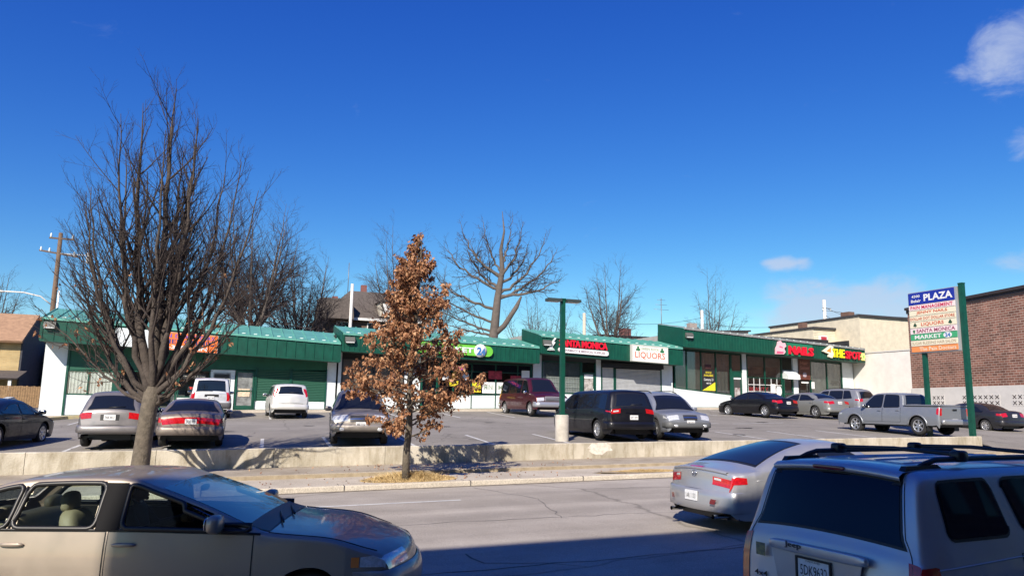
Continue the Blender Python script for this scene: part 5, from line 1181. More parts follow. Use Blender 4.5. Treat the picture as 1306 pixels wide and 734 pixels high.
def wheel_meshes(r,w,style):
    key=('wheel',r,w,style)
    if key in MATS: return MATS[key]
    t=MB(); rr=r*.66
    t.lathe([(rr,-w/2+.01),(rr+.02,-w/2),(r-.035,-w/2),(r-.008,-w/2+.03),(r,-w/4),(r,w/4),(r-.008,w/2-.03),(r-.035,w/2),(rr+.02,w/2),(rr,w/2-.01)],36,'y')
    k=MB(); k.lathe([(0,-.02),(rr,-.02),(rr,.02),(0,.02)],24,'y')
    a=MB(); a.lathe([(rr+.004,w/2-.012),(rr-.018,w/2-.004),(rr-.03,w/2-.05),(rr-.03,0)],30,'y')
    n={'five':5,'six':6,'seven':7,'steel':8,'ten':10}[style]
    for i in range(n):
        an=2*math.pi*i/n; c,s_=math.cos(an),math.sin(an); hw=.030 if n<8 else .018
        def fr(x,y,z): return (x*c-z*s_,y,x*s_+z*c)
        a.hexa([fr(*v) for v in [(.03,w/2-.075,-hw*1.3),(rr-.02,w/2-.045,-hw),(.03,w/2-.03,-hw*1.3),(rr-.02,w/2-.012,-hw),(.03,w/2-.075,hw*1.3),(rr-.02,w/2-.045,hw),(.03,w/2-.03,hw*1.3),(rr-.02,w/2-.012,hw)]])
    a.lathe([(.06,w/2-.08),(.06,w/2-.03),(.04,w/2-.018),(0,w/2-.018)],16,'y')
    res=(t.mesh('tyre',RUBBER),k.mesh('wheel',BLACK),a.mesh('rim',RIM if style!='steel' else mat('hubcap',(.42,.42,.43),.4,.5)))
    MATS[key]=res; return res
def build_car(sp,label,cat,loc,yaw,group=None,name='parked_car'):
    c=Car(sp); root=wthing(name,label,cat,loc,yaw,group); col=sp['paint']
    def ob(n,mb,m,par=root): return link(n,mb.mesh(n,m),par)
    low=sp.get('lowpaint'); near=sp.get('near'); 
    body=ob('body',c.body(sp.get('skip')),col)
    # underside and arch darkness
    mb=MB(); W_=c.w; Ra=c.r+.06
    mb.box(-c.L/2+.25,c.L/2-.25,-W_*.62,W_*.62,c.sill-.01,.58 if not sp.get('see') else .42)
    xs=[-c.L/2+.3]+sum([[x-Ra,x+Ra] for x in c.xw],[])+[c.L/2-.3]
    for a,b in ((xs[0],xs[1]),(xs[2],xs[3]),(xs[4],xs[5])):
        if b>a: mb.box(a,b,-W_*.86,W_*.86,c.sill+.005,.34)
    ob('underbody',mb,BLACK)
    # wheels
    tm,km,rm=wheel_meshes(c.r,sp.get('tw',.215),sp.get('rim','five'))
    for xw in c.xw:
        for sd in (1,-1):
            w=link('wheel',km,root); w.location=(xw,sd*(c.w-sp.get('tw',.215)/2-sp.get('inset',.035)),c.r); w.rotation_euler=(0,random.uniform(0,1.2),0 if sd>0 else math.pi)
            link('tyre',tm,w); link('rim',rm,w)
    # windows
    gl=sp.get('glass',CARGLASS); gd=.006
    for (nm,q) in sp['side_windows']:
        for sd in (1,-1):
            mb=MB(); 
            if not sp.get('see'):
                c.sidepatch(mb,q,.003,sd,0,grow=.022); 
                fr=ob('window',mb,sp.get('trim',BLACK))
                mb=MB(); c.sidepatch(mb,q,.008,sd); ob('pane',mb,gl,fr)
            else:
                g=c.sidepatch(mb,q,.0,sd); fr=ob('window',mb,gl); mb=MB()
                edge=[r[0] for r in g]+g[-1][1:]+[r[-1] for r in g[::-1]][1:]+g[0][::-1][1:]
                mb.tube([p+Vector((0,sd*.004,0)) for p in edge],.022,6,0,True,False); ob('frame',mb,BLACK,fr)
    for e,(z0,z1,f,cv) in (('f',sp['windscreen']),('r',sp['rear_glass'])):
        if z1 is None: continue
        def fn(z,ff,i,j,cv=cv): return z,ff
        nm='windscreen' if e=='f' else 'rear_window'
        mb=MB(); 
        if not sp.get('see'):
            c.endpatch(mb,e,z0-.02,z1+.02,-f-.03,f+.03,.002,0); fr=ob(nm,mb,BLACK); mb=MB(); c.endpatch(mb,e,z0,z1,-f,f,.007,0); ob('pane',mb,gl,fr)
        else:
            c.endpatch(mb,e,z0,z1,-f,f,.003,0); ob(nm,mb,WSGLASS)
    # doors: slightly proud skin over a dark gap
    for (x0,x1) in sp.get('doors',()):
        for sd in (1,-1):
            zb=c.sill+.12; q=(x0,x1,zb,x0+sp.get('dsh',0),x1+sp.get('dsh2',0),None)
            def beltq(mb,d,gr,mi=0):
                g=[]
                for i in range(9):
                    row=[]
                    for j in range(6):
                        x=lerp(x0-gr,x1+gr,i/8); z=lerp(zb-gr,c.belt(x)-.012+gr*.5,j/5); zz=max(z,c.zbot(x)+.015); row.append(c.side(x,zz,sd))
                    g.append(row)
                mb.grid(c.offs(g,d),mi,True)
            mb=MB(); beltq(mb,.0025,.009,1); beltq(mb,.005,0,0); dr=ob('door',mb,[col,BLACK])
            hx=x0+.14 if sp.get('handle','rear')=='rear' else x1-.14
            p=c.side(hx,c.belt(hx)-sp.get('hz',.13),sd); mb=MB(); mb.sup((p.x,p.y+sd*.022,p.z),(.20,.035,.035),.7,8,12); ob('handle',mb,sp.get('handlemat',col),dr)
    # mirrors
    if sp.get('mirror'):
        mx_=sp['mirror']
        for sd in (1,-1):
            p=c.side(mx_,c.belt(mx_)+.03,sd); mb=MB(); mb.sup((p.x-.02,p.y+sd*.12,p.z+.06),(.13,.22,.15),.65,8,12); mb.tube([(p.x,p.y-.01*sd,p.z+.02),(p.x,p.y+sd*.07,p.z+.04)],.03,6)
            mm=ob('side_mirror',mb,sp.get('mirrormat',col)); mb=MB(); mb.sup((p.x-.085,p.y+sd*.12,p.z+.06),(.01,.18,.11),.6,6,10); ob('mirror_glass',mb,CHROME,mm)
    # lights
    for (e,z0,z1,f0,f1,side,nm,mt) in sp['lights']:
        for sd in (1,-1):
            mb=MB(); c.endpatch(mb,e,z0,z1,sd*f0,sd*f1,.006,0,6,8)
            if side:
                xe=(-1 if e=='r' else 1); xa=xe*(c.L/2-.03); xb=xe*(c.L/2-.03-side); x0,x1=min(xa,xb),max(xa,xb); za=z0+.02; 
                g=[]
                for i in range(7):
                    row=[]
                    for j in range(5):
                        x=lerp(xa,xb,i/6); z=lerp(z0+(z1-z0)*.12*i/6,z1-(z1-z0)*.15*i/6,j/4); z=min(z,c.ztop(x)-.03,c.belt(x)-.005) if sp.get('clampl',1) else z; z=max(z,c.zbot(x)+.02); row.append(c.side(x,z,sd))
                    g.append(row)
                mb.grid(c.offs(g,.006),0,True)
            ob(nm,mb,mt)
    # other end patches: (part, end, z0,z1,f0,f1,d,mat)
    for (nm,e,z0,z1,f0,f1,d,mt) in sp.get('patches',()):
        mb=MB(); c.endpatch(mb,e,z0,z1,f0,f1,d,0,4,10); ob(nm,mb,mt)
    # plates
    for (e,z,txt) in sp.get('plates',()):
        p=c.end(e,z,0); xe=-1 if e=='r' else 1; X=p.x+xe*.022
        mb=MB(); mb.box(min(X,X-xe*.02),max(X,X-xe*.02),-.155,.155,z-.078,z+.078); pl=ob('licence_plate',mb,PLATE)
        mb=MB(); put_text(mb,txt,(X+xe*.004,0,z-.005),.25,.075,0,.0,ex=(0,xe,0)); ob('plate_number',mb,INK,pl)
    # roof rails
    if sp.get('rails'):
        x0,x1,h=sp['rails']
        for sd in (1,-1):
            pts=[]
            for i in range(13):
                x=lerp(x0,x1,i/12); p=c.top(x,c.ztop(x),sd*.93); p.z+=h*min(1,min(i,12-i)/1.5)+.0; pts.append(p)
            mb=MB(); mb.tube(pts,.018,6); ob('roof_rail',mb,sp.get('railmat',BLACK))
    if sp.get('cladding'):
        for sd in (1,-1):
            mb=MB(); g=[]
            for i in range(61):
                x=lerp(-c.L/2+.12,c.L/2-.12,i/60); zb=c.zbot(x); g.append([c.side(x,zb+.002,sd),c.side(x,max(zb,c.sill)+.07,sd)])
            mb.grid(c.offs(g,.008),0,True); ob('sill_cladding',mb,sp['cladding'])
    if sp.get('seams'): pass
    for f in sp.get('extra',()): f(c,root,ob)
    return root,c
# ---- bumpers as parts
def bumper(e,z0,z1,d,m=None,nm='bumper'):
    def f(c,root,ob):
        mb=MB(); g=[]; xe=-1 if e=='r' else 1
        prof=[(z0-.01,-.01),(z0,d*.8),(lerp(z0,z1,.35),d),(lerp(z0,z1,.7),d*.9),(z1,d*.4),(z1+.012,-.01)]
        for i in range(25):
            a=-1+2*i/24; f_=math.sin(a*math.pi/2)
            # walk: across the end then 0.35 m along each side
            row=[]
            for z,dd in prof:
                if abs(a)<.72:
                    y=a/.72*c.w*.93; x=c.bowx(xe*(c.L/2-.01),y); row.append(Vector((x+xe*dd,y,z)))
                else:
                    t=(abs(a)-.72)/.28; sd=math.copysign(1,a); x=xe*(c.L/2-.04-t*.34); p=c.side(x,z,sd); ww=lerp(c.w*.955,abs(p.y),min(1,t*2.2)); p.y=sd*(ww+dd*lerp(.8,.25,t)); row.append(p)
            g.append(row)
        mb.grid(g,0,True); ob(nm,mb,m or c.sp['paint'])
    return f
def exhaust(y=.5,z=.27):
    def f(c,root,ob):
        mb=MB(); mb.tube([(-c.L/2+.3,y,z),(-c.L/2-.01,y,z)],.035,10,0,True,False); ob('exhaust_pipe',mb,CHROME)
    return f
def wiper():
    def f(c,root,ob): 
        mb=MB(); p0=c.end('r',c.sp['rear_glass'][0]+.03,.1); p1=c.end('r',c.sp['rear_glass'][0]+.07,-.55); mb.tube([p0+Vector((-.02,0,0)),p1+Vector((-.02,0,0))],.012,5); ob('rear_wiper',mb,BLACK)
    return f
SILVER=paint('silver',(.33,.34,.36)); 
def sedan_top(L,H,deck=1.0,glass_r=(-1.62,-.85),wind=(.45,1.25),hood=.96,nose=.70):
    a=L/2
    return [(-a,.46),(-a+.004,.60),(-a+.02,.74),(-a+.07,.90),(-a+.16,deck),(-a+.45,deck+.03),(glass_r[0],deck+.055),((glass_r[0]+glass_r[1])/2,lerp(deck,H,.62)),(glass_r[1],H-.055),(glass_r[1]+.35,H-.01),(-.1,H),(wind[0]-.15,H-.035),(wind[0]+.02,H-.085),((wind[0]+wind[1])/2+.02,lerp(hood,H,.54)),(wind[1],hood+.01),(wind[1]+.12,hood-.01),(a-.75,hood-.07),(a-.3,nose+.07),(a-.09,nose),(a-.02,nose-.12),(a,.46)]
def suv_top(L,H,zr=1.10,wind=(.55,1.25),hood=1.10,nose=.85,slope=.28):
    a=L/2
    return [(-a,.46),(-a+.003,.66),(-a+.03,.86),(-a+.06,zr-.02),(-a+.09,zr+.03),(-a+.09+slope*.6,lerp(zr,H,.6)),(-a+.1+slope,H-.09),(-a+.2+slope,H-.035),(-a+.6+slope,H-.005),(-.1,H),(wind[0]-.15,H-.03),(wind[0]+.03,H-.09),((wind[0]+wind[1])/2+.03,lerp(hood,H,.54)),(wind[1],hood+.01),(wind[1]+.12,hood-.01),(a-.6,hood-.07),(a-.25,nose+.1),(a-.09,nose),(a-.02,nose-.15),(a,.46)]
def G(x,y): 
    s,t=ST(x,y); return lotz(s,t) if t>0 else roadz(s,t)
def place(s,t): p=W(s,t); return (p.x,p.y,G(p.x,p.y))
GB='cars parked nose or tail to the low wall'; GF='cars parked along the shop fronts'
TL_=lambda z0,z1,f0=.72,f1=1.75,side=.22: ('r',z0,z1,f0,f1,side,'taillight',REDL)
HL_=lambda z0,z1,f0=.62,f1=1.75,side=.25: ('f',z0,z1,f0,f1,side,'headlight',CLEARL)
def on(x,y,deg): return (x,y,G(x,y)-.01),R_(deg)
# compact crossover, rear view
CHR=mat('grille_black',(.02,.02,.02),.4); GRILLE=mat('grille_mesh',(.05,.05,.055),.35,.4)
rogue=dict(L=4.6,W=1.8,top=suv_top(4.6,1.66,1.08,(.5,1.3),1.08,.82,.42),belt=[(-2.3,.95),(-1.7,1.13),(-1,1.06),(1.1,.98),(1.8,.88),(2.3,.62)],axles=(-1.33,1.36),r=.34,k=.36,sill=.24,
 paint=paint('warm_grey',(.20,.188,.19)),side_windows=[('q',(-1.75,-1.15,None,-1.5,-1.1,None)),('r',(-1.08,-.1,None,-1.02,-.1,None)),('f',(0,1.1,None,0,.45,None))],windscreen=(1.12,1.52,.93,0),rear_glass=(1.14,1.50,.88,0),
 doors=((-1.2,-.08),(-.04,1.05)),mirror=.95,lights=[TL_(.88,1.06,.66,1.9,.30),HL_(.72,.9)],patches=[('plate_recess','r',.80,.97,-.34,.34,.002,BLACK),('lower_bumper','r',.40,.46,-.9,.9,.004,BLACK),('tailgate_trim','r',.66,.672,-.9,.9,.004,BLACK)],plates=[('r',.885,'7AB 4412')],extra=[bumper('r',.44,.64,.05),exhaust(),wiper()],rim='five')
(l,y)=on(-12.3,24.2,107); build_car(rogue,'grey rounded crossover seen from behind, parked left of the bare tree trunk','suv',l,y,GB)
tan=dict(L=4.94,W=1.85,top=sedan_top(4.94,1.42,.99,(-1.65,-.95),(.45,1.25),.94,.70),belt=[(-2.47,.84),(-1.6,.93),(1.2,.90),(1.9,.80),(2.47,.60)],axles=(-1.36,1.40),r=.32,k=.46,sill=.20,fil=.12,
 paint=paint('tan',(.20,.165,.14)),side_windows=[('r',(-1.35,-.2,None,-.85,-.2,None)),('f',(-.1,1.1,None,-.1,.4,None))],windscreen=(.99,1.33,.93,0),rear_glass=(1.07,1.34,.9,0),doors=((-1.15,-.14),(-.1,1.1)),mirror=.95,
 lights=[('r',.70,.87,.05,1.8,.25,'taillight',REDL),HL_(.60,.72)],patches=[('bumper_strip','r',.56,.585,-.95,.95,.012,mat('bumper_chips',(.4,.36,.3),.5,var=.6,vscale=30)),('boot_reflector','r',.70,.87,-.12,.12,.005,REDL)],plates=[('r',.75,'2CH K41')],extra=[bumper('r',.36,.60,.06),exhaust(.6,.25)],rim='steel')
(l,y)=on(-10.1,24.3,110); build_car(tan,'tan older sedan with full width red tail lamps parked right of the bare tree','car',l,y,GB)
fore=dict(L=4.59,W=1.80,top=suv_top(4.59,1.70,1.02,(.5,1.2),1.06,.86,.3),belt=[(-2.3,.98),(-1,1.02),(1.2,.98),(1.9,.90),(2.3,.66)],axles=(-1.32,1.32),r=.345,k=.34,sill=.24,
 paint=paint('bronze_grey',(.27,.245,.22)),side_windows=[('q',(-1.9,-1.2,None,-1.8,-1.15,None)),('r',(-1.1,-.1,None,-1.05,-.1,None)),('f',(0,1.15,None,0,.45,None))],windscreen=(1.10,1.56,.94,0),rear_glass=(1.1,1.5,.85,0),doors=((-1.2,-.08),(-.04,1.05)),mirror=1.0,mirrormat=paint('bronze_grey',(.27,.245,.22)),
 lights=[('f',.74,.92,.52,1.85,.30,'headlight',CLEARL),TL_(.9,1.1)],patches=[('grille','f',.70,.88,-.44,.44,.010,GRILLE),('grille_bar','f',.775,.80,-.44,.44,.016,CHROME),('air_intake','f',.47,.54,-.7,.7,.006,BLACK)],plates=[('f',.62,'9BR 2208')],extra=[bumper('f',.44,.62,.05)],rails=(-1.6,.4,.05),railmat=mat('rail_silver',(.4,.4,.42),.4,.6),rim='five')
# fog lamps
def foglamps(c,root,ob):
    for sd in (1,-1):
        p=c.end('f',.50,sd*.82); mb=MB(); mb.sup((p.x+.03,p.y,p.z),(.06,.16,.10),.8,8,12); ob('fog_lamp',mb,CLEARL)
fore['extra'].append(foglamps)
(l,y)=on(-5.0,24.9,-76); build_car(fore,'bronze grey crossover facing the wall, front toward viewer, left of the leafy tree','suv',l,y,GB)
dark=dict(L=4.75,W=1.83,top=sedan_top(4.75,1.45,1.06,(-1.5,-.7),(.5,1.3),.95,.70),belt=[(-2.37,.92),(-1.5,.99),(1.2,.92),(1.9,.84),(2.37,.62)],axles=(-1.36,1.40),r=.335,k=.45,sill=.19,fil=.13,
 paint=paint('black_blue',(.012,.014,.022)),side_windows=[('r',(-1.25,-.2,None,-.75,-.2,None)),('f',(-.1,1.15,None,-.1,.45,None))],windscreen=(1.0,1.36,.93,0),rear_glass=(1.14,1.37,.9,0),doors=((-1.15,-.14),(-.1,1.1)),mirror=.98,
 lights=[('r',.82,.94,.35,1.8,.35,'taillight',REDL),HL_(.62,.74)],plates=[('r',.72,'4DK 9031')],extra=[bumper('r',.34,.56,.05),exhaust(.55,.24)],rim='seven')
(l,y)=on(-15.85,23.2,98); build_car(dark,'black sedan cut off by the left edge, its right side and rear toward viewer','car',l,y,GB)
sien=dict(L=5.08,W=1.97,top=suv_top(5.08,1.75,1.14,(1.0,1.85),1.08,.86,.22),belt=[(-2.54,.98),(-1.5,1.08),(1.7,.98),(2.1,.90),(2.54,.66)],axles=(-1.55,1.48),r=.345,k=.30,sill=.20,fil=.12,
 paint=paint('black',(.010,.010,.014)),side_windows=[('q',(-2.2,-1.25,None,-2.05,-1.2,None)),('r',(-1.15,.15,None,-1.15,.15,None)),('f',(.22,1.6,None,.22,.95,None))],windscreen=(1.12,1.58,.93,0),rear_glass=(1.18,1.60,.9,0),doors=((-1.25,.18),(.22,1.4)),mirror=1.35,
 lights=[('r',.95,1.10,.62,1.9,.28,'taillight',REDL),HL_(.72,.9)],plates=[('r',.78,'6FT 3370')],patches=[('taillight_flash','r',1.0,1.05,.70,.95,.012,CLEARL),('handle_bar','r',.93,.955,-.4,.4,.012,CHROME)],extra=[bumper('r',.38,.62,.05),wiper()],rim='ten')
(l,y)=on(3.45,28.6,110); build_car(sien,'black minivan seen from rear quarter, parked right of the lamp base','minivan',l,y,GB)
volvo=dict(L=4.75,W=1.88,top=suv_top(4.75,1.72,1.05,(.55,1.3),1.04,.86,.25),belt=[(-2.4,1.0),(-1,1.02),(1.2,.98),(1.9,.90),(2.4,.68)],axles=(-1.42,1.40),r=.355,k=.32,sill=.24,
 paint=paint('blue_silver',(.25,.27,.31)),side_windows=[('q',(-2.0,-1.2,None,-1.9,-1.15,None)),('r',(-1.1,-.1,None,-1.05,-.1,None)),('f',(0,1.15,None,0,.5,None))],windscreen=(1.08,1.56,.93,0),rear_glass=(1.1,1.5,.85,0),doors=((-1.2,-.08),(-.04,1.05)),mirror=1.0,
 lights=[('f',.72,.88,.58,1.8,.28,'headlight',CLEARL),TL_(.9,1.2)],patches=[('grille','f',.68,.86,-.36,.36,.012,GRILLE),('grille_bar','f',.76,.785,-.36,.36,.02,CHROME),('air_intake','f',.46,.53,-.8,.8,.006,BLACK)],plates=[('f',.60,'1MC 7719')],extra=[bumper('f',.42,.60,.05,mat('bumper_dark_grey',(.09,.095,.10),.55)),foglamps],rails=(-1.7,.5,.06),cladding=mat('clad_grey',(.08,.08,.085),.6),rim='five')
(l,y)=on(5.75,29.3,-72); build_car(volvo,'silver blue crossover facing viewer, partly behind the black minivan','suv',l,y,GB)
# pickup
def bed(c,root,ob):
    mb=MB(); z=1.235
    mb.box(-2.56,-.98,-.74,.74,.8,z+.004); b_=ob('bed_liner',mb,BLACK); mb=MB()
    for a in ((-2.64,-.94,-.90,-.72),(-2.64,-.94,.72,.90)): mb.sup(((a[0]+a[1])/2,(a[2]+a[3])/2,z-.005),(1.75,.17,.06),.3,8,16)
    mb.sup((-2.60,0,z-.01),(.09,1.7,.07),.3,8,16); ob('bed_rail',mb,c.sp['paint'])
    mb=MB(); mb.sup((-2.72,0,.56),(.16,1.75,.22),.35,8,20); ob('rear_bumper',mb,mat('step_bumper',(.4,.41,.43),.35,.6))
    for sd in (1,-1):
        for xw in c.xw:
            mb=MB(); pts=[]
            for i in range(13):
                a=math.pi*i/12; pts.append((xw+math.cos(a)*(c.r+.07),sd*(c.w+.0),c.r+math.sin(a)*(c.r+.07)))
            mb.tube(pts,.035,6); ob('wheel_arch_flare',mb,c.sp['paint'])
        p=c.side(-1.85,1.18,sd)
    mb=MB(); mb.box(-2.656,-2.648,-.70,.70,.66,.668); mb.box(-2.665,-2.655,-.12,.12,1.02,1.09); ob('tailgate_handle',mb,BLACK)
    mb=MB()
    for sd in (1,-1): mb.box(-1.62-.48,-1.62-.44,sd*.80-.14,sd*.80+.14,.18,.50)
    ob('mud_flap',mb,BLACK)
a=2.65
tac=dict(L=5.3,W=1.88,top=[(-a,.50),(-a+.003,.70),(-a+.01,1.0),(-a+.02,1.18),(-a+.05,1.23),(-2.2,1.235),(-1.3,1.235),(-.93,1.24),(-.90,1.28),(-.84,1.55),(-.78,1.68),(-.66,1.745),(-.2,1.78),(.5,1.77),(.72,1.71),(1.0,1.50),(1.38,1.17),(1.5,1.155),(2.1,1.10),(2.45,1.0),(2.58,.88),(2.63,.7),(2.65,.5)],belt=[(-2.65,1.19),(-1.0,1.19),(-.9,1.14),(1.3,1.10),(2.1,1.02),(2.65,.75)],axles=(-1.62,1.62),r=.385,gap=.09,k=.30,sill=.40,bz=.5,fil=.08,crown=.03,bow=.03,
 taper=((0,.93),(.03,.97),(.1,.985),(.4,1.0),(.9,1.0)),paint=paint('silver_truck',(.25,.265,.29)),side_windows=[('r',(-.72,.08,None,-.62,.08,None)),('f',(.18,1.25,None,.18,.72,None))],windscreen=(1.20,1.66,.92,0),rear_glass=(1.30,1.66,.85,0),doors=((-.80,.10),(.14,1.22)),mirror=1.05,
 lights=[('r',.84,1.14,.90,1.9,.10,'taillight',REDL),HL_(.78,.98)],plates=[('r',.60,'8EN 551')],extra=[bed],rim='six',tw=.24)
(l,y)=on(17.35,33.6,113); build_car(tac,'silver crew cab pickup truck parked at the right end of the wall','pickup truck',l,y,GB,'pickup_truck')
blk=dict(L=4.54,W=1.76,top=sedan_top(4.54,1.47,1.05,(-1.5,-.75),(.5,1.3),.96,.72),belt=[(-2.27,.90),(-1.5,.97),(1.2,.93),(1.9,.84),(2.27,.62)],axles=(-1.28,1.32),r=.315,k=.44,sill=.19,
 paint=paint('charcoal',(.035,.035,.04)),side_windows=[('r',(-1.2,-.2,None,-.75,-.2,None)),('f',(-.1,1.15,None,-.1,.45,None))],windscreen=(1.0,1.38,.93,0),rear_glass=(1.13,1.38,.9,0),doors=((-1.1,-.14),(-.1,1.1)),mirror=.98,
 lights=[('r',.80,.98,.62,1.8,.28,'taillight',REDL),HL_(.62,.76)],plates=[('r',.82,'3LP 1846')],extra=[bumper('r',.34,.58,.05)],rim='steel')
(l,y)=on(24.2,39.4,110); l=(l[0],l[1],l[2]-.15); build_car(blk,'dark charcoal sedan behind the plaza sign post and pickup truck','car',l,y,GB)
kia=dict(L=4.1,W=1.79,top=suv_top(4.1,1.62,1.06,(.75,1.35),1.06,.86,.16),belt=[(-2.05,1.02),(-1,1.06),(1.2,.98),(1.7,.90),(2.05,.68)],axles=(-1.27,1.28),r=.325,k=.22,sill=.22,fil=.10,
 paint=paint('cream_white',(.74,.73,.68)),side_windows=[('q',(-1.6,-1.15,None,-1.5,-1.1,None)),('r',(-1.05,-.1,None,-1.05,-.1,None)),('f',(0,1.15,None,0,.6,None))],windscreen=(1.10,1.48,.93,0),rear_glass=(1.15,1.47,.80,0),doors=((-1.15,-.08),(-.04,1.05)),mirror=1.0,
 lights=[('r',1.04,1.42,.93,1.75,0,'taillight',REDL),HL_(.75,.92)],patches=[('rear_reflector','r',.50,.57,.55,.95,.008,REDL),('rear_reflector','r',.50,.57,-.95,-.55,.008,REDL),('tailgate_line','r',.70,.71,-.85,.85,.005,BLACK)],plates=[('r',.52,'5GS 6604')],extra=[bumper('r',.40,.62,.05),wiper()],rim='seven')
(l,y)=on(-11.15,37.6,112); build_car(kia,'small boxy cream white hatchback parked before the green shutters','car',l,y,GF)
lr=dict(L=4.85,W=1.92,top=suv_top(4.85,1.88,1.20,(.75,1.35),1.22,.95,.10),belt=[(-2.42,1.12),(-1,1.15),(1.2,1.12),(1.9,1.08),(2.42,.8)],axles=(-1.44,1.44),r=.37,k=.16,sill=.28,fil=.07,crown=.035,bow=.04,
 paint=paint('white_suv',(.62,.63,.64)),side_windows=[('q',(-2.15,-1.3,None,-2.1,-1.25,None)),('r',(-1.15,-.1,None,-1.15,-.1,None)),('f',(0,1.1,None,0,.6,None))],windscreen=(1.28,1.74,.93,0),rear_glass=(1.25,1.74,.88,0),doors=((-1.2,-.08),(-.04,1.05)),mirror=1.0,mirrormat=BLACK,
 lights=[('r',.82,1.22,.90,1.8,.10,'taillight',REDL),HL_(.8,1.0)],patches=[('lower_bumper','r',.46,.72,-1.1,1.1,.012,mat('clad_grey',(.08,.08,.085),.6)),('tailgate_step','r',1.14,1.25,-.88,-.1,.009,paint('white_suv',(.62,.63,.64))),('plate_recess','r',.98,1.10,-.45,.35,.006,BLACK)],plates=[('r',.93,'3AW 1180')],extra=[bumper('r',.46,.70,.05,mat('clad_grey',(.08,.08,.085),.6)),exhaust(-.6,.33)],rails=(-1.7,.4,.05),rim='six')
(l,y)=on(-14.95,37.6,112); build_car(lr,'tall boxy white suv with stepped tailgate parked before the clinic','suv',l,y,GF)
van_a=2.69
van=dict(L=5.38,W=2.0,top=[(-van_a,.55),(-van_a+.005,.9),(-van_a+.03,1.2),(-van_a+.07,1.75),(-van_a+.12,1.97),(-van_a+.22,2.05),(-1.6,2.09),(.3,2.08),(.85,2.04),(1.05,1.95),(1.35,1.62),(1.72,1.26),(1.85,1.22),(2.3,1.15),(2.55,1.05),(2.64,.9),(2.67,.7),(2.69,.5)],belt=[(-2.69,1.15),(1.3,1.15),(2.2,1.08),(2.69,.85)],axles=(-1.72,1.78),r=.365,k=.20,sill=.32,fil=.14,crown=.05,bow=.04,
 taper=((0,.93),(.03,.96),(.1,.98),(.4,1.0),(.9,1.0)),paint=paint('maroon',(.075,.008,.018)),side_windows=[('q',(-2.5,-1.35,1.22,-2.45,-1.3,None)),('r',(-1.25,-.45,1.22,-1.25,-.45,None)),('r',(-.35,.35,1.22,-.35,.35,None)),('f',(.5,1.5,1.22,.5,1.0,None))],windscreen=(1.30,1.94,.92,0),rear_glass=(1.3,1.85,.85,0),doors=((-.40,.42),(.48,1.45)),mirror=1.35,mirrormat=CHROME,
 lights=[('f',.80,.98,.55,1.35,0,'headlight',CLEARL),TL_(.8,1.2)],patches=[('indicator','f',.80,1.0,1.35,1.9,.008,AMBER),('indicator','f',.80,1.0,-1.9,-1.35,.008,AMBER),('grille','f',.78,1.02,-.50,.50,.012,mat('van_grille',(.38,.37,.36),.35,.5)),('grille_slot','f',.80,.84,-.46,.46,.016,BLACK),('grille_slot','f',.87,.90,-.46,.46,.016,BLACK),('grille_slot','f',.94,.97,-.46,.46,.016,BLACK)],extra=[bumper('f',.46,.72,.09,mat('van_bumper',(.42,.43,.46),.35,.6)),bumper('r',.46,.66,.09,CHROME)],rim='steel')
(l,y)=on(1.25,42.6,-67); build_car(van,'maroon passenger van with chrome grille parked in front of the market','van',l,y,GF,'passenger_van')
bmw=dict(L=4.85,W=1.85,top=sedan_top(4.85,1.45,1.06,(-1.5,-.75),(.45,1.25),.97,.72),belt=[(-2.42,.94),(-1.5,1.0),(1.2,.95),(1.9,.86),(2.42,.64)],axles=(-1.42,1.47),r=.335,k=.45,sill=.18,
 paint=paint('black',(.010,.010,.014)),side_windows=[('r',(-1.3,-.2,None,-.75,-.2,None)),('f',(-.1,1.15,None,-.1,.45,None))],windscreen=(1.02,1.36,.93,0),rear_glass=(1.14,1.36,.9,0),doors=((-1.2,-.14),(-.1,1.1)),mirror=.98,
 lights=[('r',.82,.98,.55,1.85,.32,'taillight',REDL),HL_(.62,.76)],plates=[('r',.80,'2BT 9947')],extra=[bumper('r',.34,.58,.05)],rim='seven')
(l,y)=on(14.6,44.6,118); build_car(bmw,'black sedan parked before the salon windows, left of the silver sedan','car',l,y,GF)
cam_=dict(bmw); cam_.update(L=4.8,top=sedan_top(4.8,1.46,1.03,(-1.55,-.85),(.5,1.3),.96,.72),paint=paint('pale_silver',(.27,.275,.26)),axles=(-1.34,1.38),rim='six',plates=[('r',.86,'1CY 4425')])
(l,y)=on(17.9,45.3,116); build_car(cam_,'pale silver sedan parked between the black sedan and silver suv','car',l,y,GF)
rav=dict(rogue); rav.update(L=4.7,W=1.84,top=suv_top(4.7,1.70,1.12,(.5,1.3),1.05,.84,.30),paint=paint('silver_suv',(.28,.285,.30)),glass=CARGLASS,lights=[TL_(.95,1.12,.72,1.9,.30),HL_(.72,.9)],patches=[('plate_recess','r',.78,.97,-.3,.3,.002,BLACK)],plates=[('r',.86,'7HM 3002')],rails=(-1.6,.4,.05),belt=[(-2.35,1.02),(-1.7,1.10),(-1,1.06),(1.1,.98),(1.8,.88),(2.35,.62)])
(l,y)=on(20.4,47.0,118); build_car(rav,'silver suv at right end of the row before the corner shop','suv',l,y,GF)
far1=dict(blk); far1.update(paint=paint('charcoal',(.035,.035,.04)),plates=[])
(l,y)=on(24.2,48.6,118); build_car(far1,'dark sedan half hidden behind the pickup cab by the white block wall','car',l,y,GF)
far2=dict(cam_); far2.update(paint=paint('silver',(.33,.34,.36)),plates=[])
l=tuple(W(-21.5,31,lotz(-20,21.5)+.12)); build_car(far2,'silver sedan on the side street at far left','car',l,R_(20),'cars on the side street at left')
far3=dict(dark); far3.update(plates=[])
